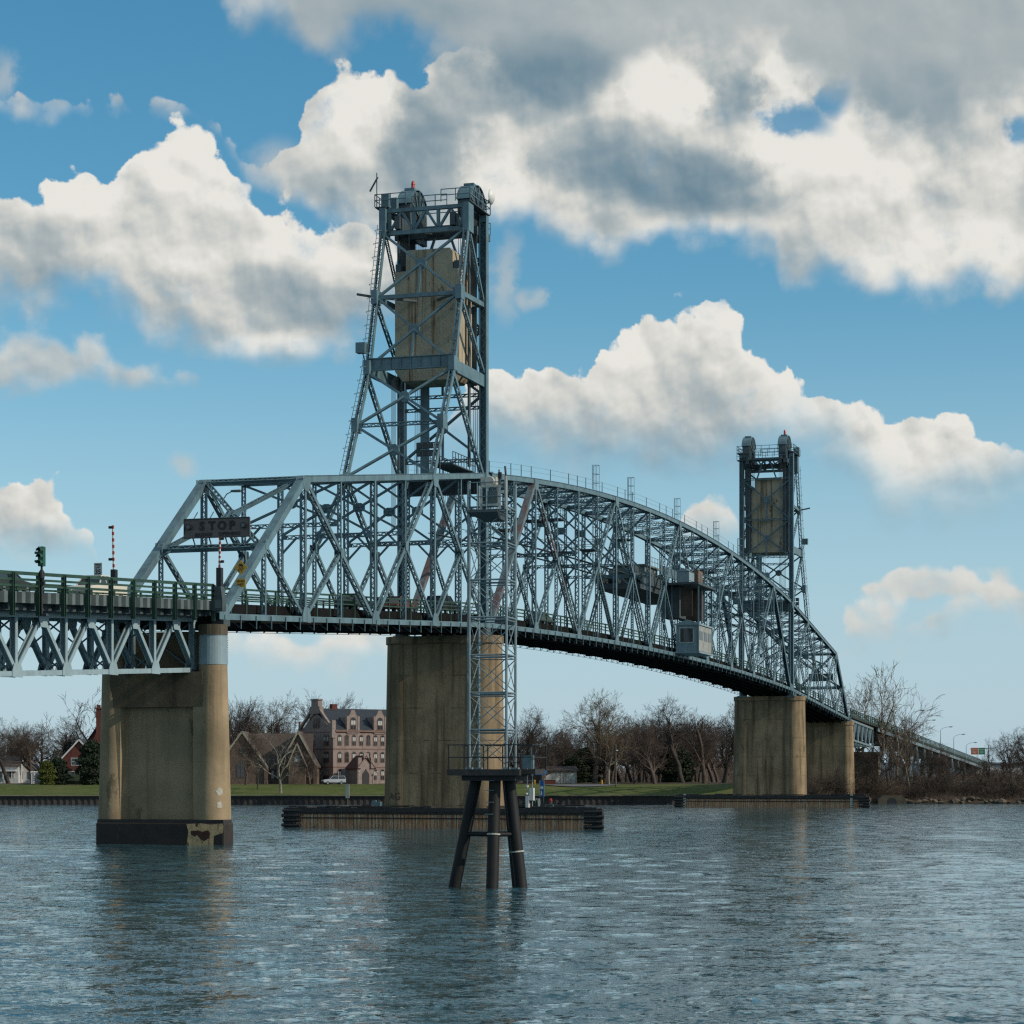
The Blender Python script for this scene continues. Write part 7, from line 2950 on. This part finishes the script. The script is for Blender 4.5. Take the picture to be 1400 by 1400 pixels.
def gable_box(parent, x0, x1, y0, y1, zw, zr_, wall, roof, axis='y', over=0.35, wall_name='wall', roof_name='roof', z0=-0.5):
    """gabled block, ridge along `axis`"""
    mb = MB()
    if axis == 'y':
        xm = (x0 + x1) / 2
        mb.prism([(x0, y0, z0), (x1, y0, z0), (x1, y0, zw), (xm, y0, zr_), (x0, y0, zw)], (0, y1 - y0, 0))
    else:
        ym = (y0 + y1) / 2
        mb.prism([(x0, y0, z0), (x0, y1, z0), (x0, y1, zw), (x0, ym, zr_), (x0, y0, zw)], (x1 - x0, 0, 0))
    w = fix_normals(mb.build(wall_name, wall, parent))
    mb = MB()
    if axis == 'y':
        sl = (zr_ - zw) / (xm - x0)
        for s_, xe in ((-1, x0), (1, x1)):
            e = xe + s_ * over
            ze = zw - sl * over
            pts = [(e, y0 - over, ze + 0.05), (xm, y0 - over, zr_ + 0.05), (xm, y0 - over, zr_ + 0.28), (e, y0 - over, ze + 0.28)]
            mb.prism(pts, (0, y1 - y0 + 2 * over, 0))
    else:
        sl = (zr_ - zw) / (ym - y0)
        for s_, ye in ((-1, y0), (1, y1)):
            e = ye + s_ * over
            ze = zw - sl * over
            pts = [(x0 - over, e, ze + 0.05), (x0 - over, ym, zr_ + 0.05), (x0 - over, ym, zr_ + 0.28), (x0 - over, e, ze + 0.28)]
            mb.prism(pts, (x1 - x0 + 2 * over, 0, 0))
    r = fix_normals(mb.build(roof_name, roof, parent))
    return w, r


def bargeboards(parent, x0, x1, y, zw, zr_, material, over=0.35, th=0.3, name='bargeboard'):
    xm = (x0 + x1) / 2
    sl = (zr_ - zw) / (xm - x0)
    mb = MB()
    for s_, xe in ((-1, x0), (1, x1)):
        e = xe + s_ * over
        mb.beam((e, y, zw - sl * over + 0.1), (xm, y, zr_ + 0.1), 0.1, th)
    mb.build(name, material, parent)


def place_building(name, label, px, Y, rz=0.0, cat='house', dz=0.0):
    X = (px - XC) / FPX * Y
    return thing(name, label, cat, (X, Y, gz(X, Y) + dz), rz)


# red brick house at left: S = metres per photo pixel at that distance
Yb = 470
S = Yb / FPX
root = place_building('brick_house', 'red brick house with white edged front gable and tall chimney, left of the nearest pier', 108, Yb)
w_, r_ = gable_box(root, -4.2, 4.3, 0, 9, 4.4, 9.0, BRICK_RED, SLATE, 'y')
bargeboards(root, -4.2, 4.3, -0.38, 4.4, 9.0, WHITE)
for dx in (-1.35, -0.45, 0.45):
    window(w_, (dx + 0.2, 0, 3.9), (1, 0, 0), (0, -1, 0), 0.75, 1.35, WHITE, mull=0)
for dx in (-2.0, -1.2, -0.4, 0.4):
    window(w_, (dx - 0.1, 0, 1.2), (1, 0, 0), (0, -1, 0), 0.65, 1.3, WHITE, mull=0)
mb = MB()
for dx in (-2.75, 1.0):
    mb.box(dx - 0.25, -0.09, 1.1, dx + 0.25, -0.03, 2.6)
mb.build('shutter', SIGNAL_GREEN, w_)
w2, r2 = gable_box(root, -1.6, 11.0, 7.6, 19, 6.2, 15.0, BRICK_RED, TILE_RED, 'y', wall_name='wing')
mb = MB()
mb.prism([(1.9, 6.2, 0), (4.5, 6.2, 0), (4.5, 6.2, 9.5), (4.2, 6.2, 10.5), (4.2, 6.2, 15.6), (2.4, 6.2, 15.6), (2.4, 6.2, 10.5), (1.9, 6.2, 9.5)], (0, 1.3, 0))
ch = fix_normals(mb.build('chimney', BRICK_RED, r2))
mb = MB()
mb.box(2.25, 6.05, 15.6, 4.35, 7.65, 15.95)
mb.box(2.55, 6.3, 15.95, 3.15, 7.4, 16.5)
mb.box(3.45, 6.3, 15.95, 4.05, 7.4, 16.5)
mb.build('chimney_cap', BRICK_RED, r2)
mb = MB()
mb.lathe([(0.9, 0), (1.25, 0.6), (1.0, 1.5), (0.2, 1.9)], (-1.0, -1.2, 0), n=9)
tag(mb.build('hedge', LEAF_DARK), 'low dark clipped hedge under the lower windows of the red brick house', 'hedge')
hd = bpy.data.objects['hedge']
hd.location = root.location
hd.scale = (2.6, 1, 1)
hd.location.x += 1.6

root = place_building('white_house', 'small white house with a dark shingled roof at the far left edge', 4, 476)
w_, r_ = gable_box(root, -4, 3.2, 0, 8, 3.6, 5.4, SIDING, SHINGLE, 'x')
for dx in (-2.5, -0.2, 1.8):
    window(w_, (dx, 0, 1.2), (1, 0, 0), (0, -1, 0), 0.8, 1.4, WHITE)
mb = MB()
for x in (-1.5, 0.4, 2.2):
    mb.box(x - 0.1, -1.8, 0, x + 0.1, -1.6, 2.5)
mb.box(-1.8, -2.0, 2.5, 3.0, 0, 2.7)
mb.build('porch', SIDING, root)
root = place_building('white_house', 'white clapboard cottage behind the tree trunks, between the house at the edge and the shrub', 34, 480)
w_, r_ = gable_box(root, -1.7, 2.0, 0, 6, 3.0, 4.6, SIDING, SHINGLE, 'y')
for dx in (-0.9, 1.0):
    window(w_, (dx, 0, 1.0), (1, 0, 0), (0, -1, 0), 0.7, 1.3, CURB)
root = place_building('pergola', 'small white pergola left of the yellow green shrub', 52, 468, cat='pergola')
mb = MB()
for x in (-1.3, 1.3):
    for y in (0, 2):
        mb.box(x - 0.12, y - 0.12, 0, x + 0.12, y + 0.12, 2.2)
mb.build('post', SIDING, root)
mb = MB()
for y in (0, 2):
    mb.box(-1.6, y - 0.08, 2.2, 1.6, y + 0.08, 2.45)
for k in range(6):
    mb.box(-1.5 + k * 0.58, -0.3, 2.45, -1.4 + k * 0.58, 2.3, 2.6)
mb.build('roof_beam', SIDING, root)

# brown stone chapel
root = place_building('chapel', 'brown stone chapel with steep roofs and pale gable edges, right of the nearest pier', 372, 462)
w_, r_ = gable_box(root, -7.5, 7.5, 3, 11, 3.4, 10.2, STONE_BROWN, SHINGLE, 'x')
w2, r2 = gable_box(root, -11.0, -1.2, 0.5, 12, 3.8, 10.6, STONE_BROWN, SHINGLE, 'y', wall_name='transept')
bargeboards(root, -11.0, -1.2, 0.1, 3.8, 10.6, STUCCO, th=0.34)
w3, r3 = gable_box(root, 1.6, 8.8, 0.8, 12, 4.0, 10.6, STONE_BROWN, SHINGLE, 'y', wall_name='transept')
bargeboards(root, 1.6, 8.8, 0.4, 4.0, 10.6, STUCCO, th=0.34)
w4, r4 = gable_box(root, 3.4, 6.8, -0.6, 1.2, 4.2, 8.2, STONE_BROWN, SHINGLE, 'y', wall_name='porch_gable')
bargeboards(root, 3.4, 6.8, -0.98, 4.2, 8.2, STUCCO, th=0.22)
window(w4, (5.1, -0.6, 4.0), (1, 0, 0), (0, -1, 0), 0.75, 1.3, BLIND, arch=True, blind=True, mull=0)
for dx in (-6.9, -6.1, -5.3):
    window(w2, (dx, 0.5, 1.5), (1, 0, 0), (0, -1, 0), 0.5, 3.2 if dx == -6.1 else 2.6, STONE_BROWN, arch=True, mull=0)
window(w2, (-6.1, 0.5, 6.3), (1, 0, 0), (0, -1, 0), 1.0, 0.8, STONE_BROWN, arch=True)
for dx in (-0.2, 0.9):
    window(w_, (dx, 3.0, 1.2), (1, 0, 0), (0, -1, 0), 0.5, 1.4, STONE_BROWN, arch=True, mull=0)
mb = MB()
mb.box(-11.4, -0.1, -0.5, -10.6, 0.9, 3.6)
mb.box(-1.6, -0.1, -0.5, -0.9, 0.9, 3.4)
mb.box(8.3, 0.2, -0.5, 9.1, 1.2, 3.8)
mb.build('buttress', STONE_BROWN, root)

# big brick school building
phi = R(33)
root = place_building('brick_building', 'large pinkish brick building with dark slate roof, arched windows and stepped gable', 455.5, 470, phi, 'building')
EA, RI = 11.0, 15.2
LEN, WID = 40.0, 14.4
ux, uy = Vector((1, 0, 0)), Vector((0, 1, 0))
# local x: along the long front (to the right), local -y is the front normal; gable end faces local -x
mb = MB()
mb.prism([(0, 0, -0.5), (0, WID, -0.5), (0, WID, EA), (0, WID / 2, RI - 0.45), (0, 0, EA)], (LEN, 0, 0))
w_ = fix_normals(mb.build('wall', BRICK_PINK, root))
mb = MB()
for s_ in (-1, 1):
    e = WID / 2 + s_ * (WID / 2 + 0.25)
    pts = [(0.5, e, EA - 0.1), (0.5, WID / 2 + s_ * 0.4, RI + 0.2), (0.5, WID / 2 + s_ * 0.4, RI + 0.5), (0.5, e, EA + 0.2)]
    mb.prism(pts, (LEN, 0, 0))
mb.box(0.5, WID / 2 - 0.5, RI + 0.2, LEN + 0.5, WID / 2 + 0.5, RI + 0.55)
rf = fix_normals(mb.build('roof', SLATE, root))
# stepped gable parapet with corner piers
mb = MB()
for a, b in (((-0.15, -0.1, EA + 0.3), (-0.15, WID / 2 - 1.3, RI + 0.5)), ((-0.15, WID + 0.1, EA + 0.3), (-0.15, WID / 2 + 1.3, RI + 0.5))):
    mb.beam(a, b, 0.5, 0.5, (1, 0, 0))
mb.box(-0.45, WID / 2 - 2.1, RI - 0.6, 0.5, WID / 2 + 2.1, RI + 0.9)
mb.box(-0.45, WID / 2 - 1.5, RI + 0.9, 0.5, WID / 2 + 1.5, RI + 2.2)
mb.box(-0.55, WID / 2 - 1.65, RI + 2.2, 0.6, WID / 2 + 1.65, RI + 2.5)
for y in (-0.2, WID - 0.6):
    mb.box(-0.35, y, 9.5, 0.5, y + 0.8, EA + 2.1)
mb.build('gable_parapet', BRICK_PINK, root)
mb = MB()
for z in (3.35, 7.1, 10.6):
    mb.box(-0.06, -0.06, z, LEN, 0.0, z + 0.22)
    mb.box(-0.06, 0.0, z, 0.0, WID, z + 0.22)
mb.box(0.4, -0.32, EA - 0.25, LEN, -0.0, EA + 0.1)
mb.build('string_course', TRIM, w_)
n_front = Vector((0, -1, 0))
n_end = Vector((-1, 0, 0))
for z in (0.9, 4.5, 8.0):
    for k in range(22):
        x = 1.5 + k * 1.70
        if z < 1 and 3.0 < x < 7.6:
            continue
        window(w_, (x, 0, z), ux, n_front, 0.80, 1.75, TRIM, arch=True, blind=(k % 3 != 1))
    for y0 in (2.3, 8.3):
        for y in (y0, y0 + 1.25):
            window(w_, (0, y, z), -uy, n_end, 0.85, 1.8, TRIM, arch=(z > 4), blind=True)
for y in (WID / 2 - 1.1, WID / 2, WID / 2 + 1.1):
    window(w_, (0, y, 11.7), -uy, n_end, 0.6, 1.7, TRIM, arch=True, mull=0)
for k in range(5):
    x = 4.6 + k * 6.4
    mb = MB()
    mb.prism([(x - 1.35, -0.18, EA - 0.6), (x + 1.35, -0.18, EA - 0.6), (x + 1.35, -0.18, EA + 2.6), (x + 0.7, -0.18, EA + 3.5), (x + 0.35, -0.18, EA + 4.3), (x - 0.35, -0.18, EA + 4.3), (x - 0.7, -0.18, EA + 3.5), (x - 1.35, -0.18, EA + 2.6)], (0, 1.0, 0))
    mb.box(x - 1.1, 0.8, EA, x + 1.1, 4.6, EA + 2.9)
    for s_ in (-1, 1):
        mb.box(x + s_ * 1.3 - 0.22, -0.26, EA - 0.4, x + s_ * 1.3 + 0.22, 0.1, EA + 3.0)
    dm = fix_normals(mb.build('dormer', BRICK_PINK, rf))
    window(dm, (x, -0.18, EA + 0.3), ux, n_front, 1.2, 1.9, TRIM, arch=True, blind=True)
pw, pf_ = gable_box(root, 3.4, 7.2, -4.2, 0, 3.4, 5.6, BRICK_PINK, TILE_RED, 'y', wall_name='porch')
mb = MB()
mb.prism([(4.5, -4.26, -0.2), (6.1, -4.26, -0.2), (6.1, -4.26, 2.0), (5.3, -4.26, 3.1), (4.5, -4.26, 2.0)], (0, 0.05, 0))
fix_normals(mb.build('doorway', BLACK, root))
mb = MB()
mb.box(3.4, -4.5, 3.2, 4.2, -4.0, 5.4)
mb.box(6.4, -4.5, 3.2, 7.2, -4.0, 5.4)
mb.box(4.7, -4.5, 5.3, 5.9, -4.0, 6.3)
mb.build('porch_parapet', BRICK_PINK, root)
for dx in (3.3, 7.5):
    mb = MB()
    mb.tube((dx, -5.0, 0), (dx, -5.0, 2.2), 0.06, n=6)
    mb.lathe([(0.05, -0.2), (0.2, -0.05), (0.2, 0.1), (0.05, 0.25)], (dx, -5.0, 2.4), n=10)
    mb.build('entrance_lamp', OFFWHITE, root)
mb = MB()
mb.box(3.4, WID / 2 - 0.6, RI, 4.6, WID / 2 + 0.6, RI + 1.5)
mb.box(20, WID / 2 - 0.6, RI, 21.2, WID / 2 + 0.6, RI + 1.6)
mb.build('chimney', BRICK_RED, rf)

# garage and low walls right of the mast
root = place_building('garage', 'cream garage with a low brown roof among the trees right of the mast', 768, 478, 0.1, 'garage')
w_, r_ = gable_box(root, -3.8, 3.2, 0, 7, 2.5, 3.3, STUCCO, SHINGLE, 'x')
mb = MB()
mb.box(-0.2, -0.04, 0, 0.2, 0.0, 2.4)
mb.box(-3.4, -0.05, 0, -0.5, -0.0, 2.2)
mb.box(0.5, -0.05, 0, 2.9, -0.0, 2.2)
mb.build('door', OFFWHITE, w_)
root = place_building('shed', 'small white fronted shed left of the cream garage', 739, 480, 0.0, 'shed')
w_, r_ = gable_box(root, -3.6, 1.2, 0, 6, 2.0, 3.0, STONE_BROWN, SHINGLE, 'x')
mb = MB()
mb.box(0.2, -0.05, 0.8, 1.0, 0, 2.1)
mb.build('door', SIDING, w_)
root = place_building('garden_wall', 'low red brick wall between the white shed and the cream garage', 749, 470, 0, 'wall')
mb = MB()
mb.box(-1.0, 0, -0.3, 1.6, 0.4, 0.75)
mb.build('wall', BRICK_RED, root)
mb = MB()
mb.box(-1.1, -0.06, 0.75, 1.7, 0.46, 0.85)
mb.build('coping', TRIM, root)

# long white building far right
root = place_building('white_warehouse', 'long low white building with a flat dark roof at the right edge, beyond the thicket', 1370, 680, 0, 'warehouse')
S = 680 / FPX
z1 = 4.5655 + (YH - 1046) * S - root.location.z
z0 = -1.0
mb = MB()
mb.box(-42 * S, 0, z0, 130 * S, 20, z1)
w_ = mb.build('wall', SIDING, root)
mb = MB()
mb.box(-43 * S, -0.4, z1, 131 * S, 20.5, z1 + 0.35)
mb.build('roof', SLATE, root)
mb = MB()
for k in range(14):
    mb.box((-34 + k * 11) * S, -0.05, 1.2, (-30 + k * 11) * S, 0, 2.4)
mb.build('window', GLASS, w_)
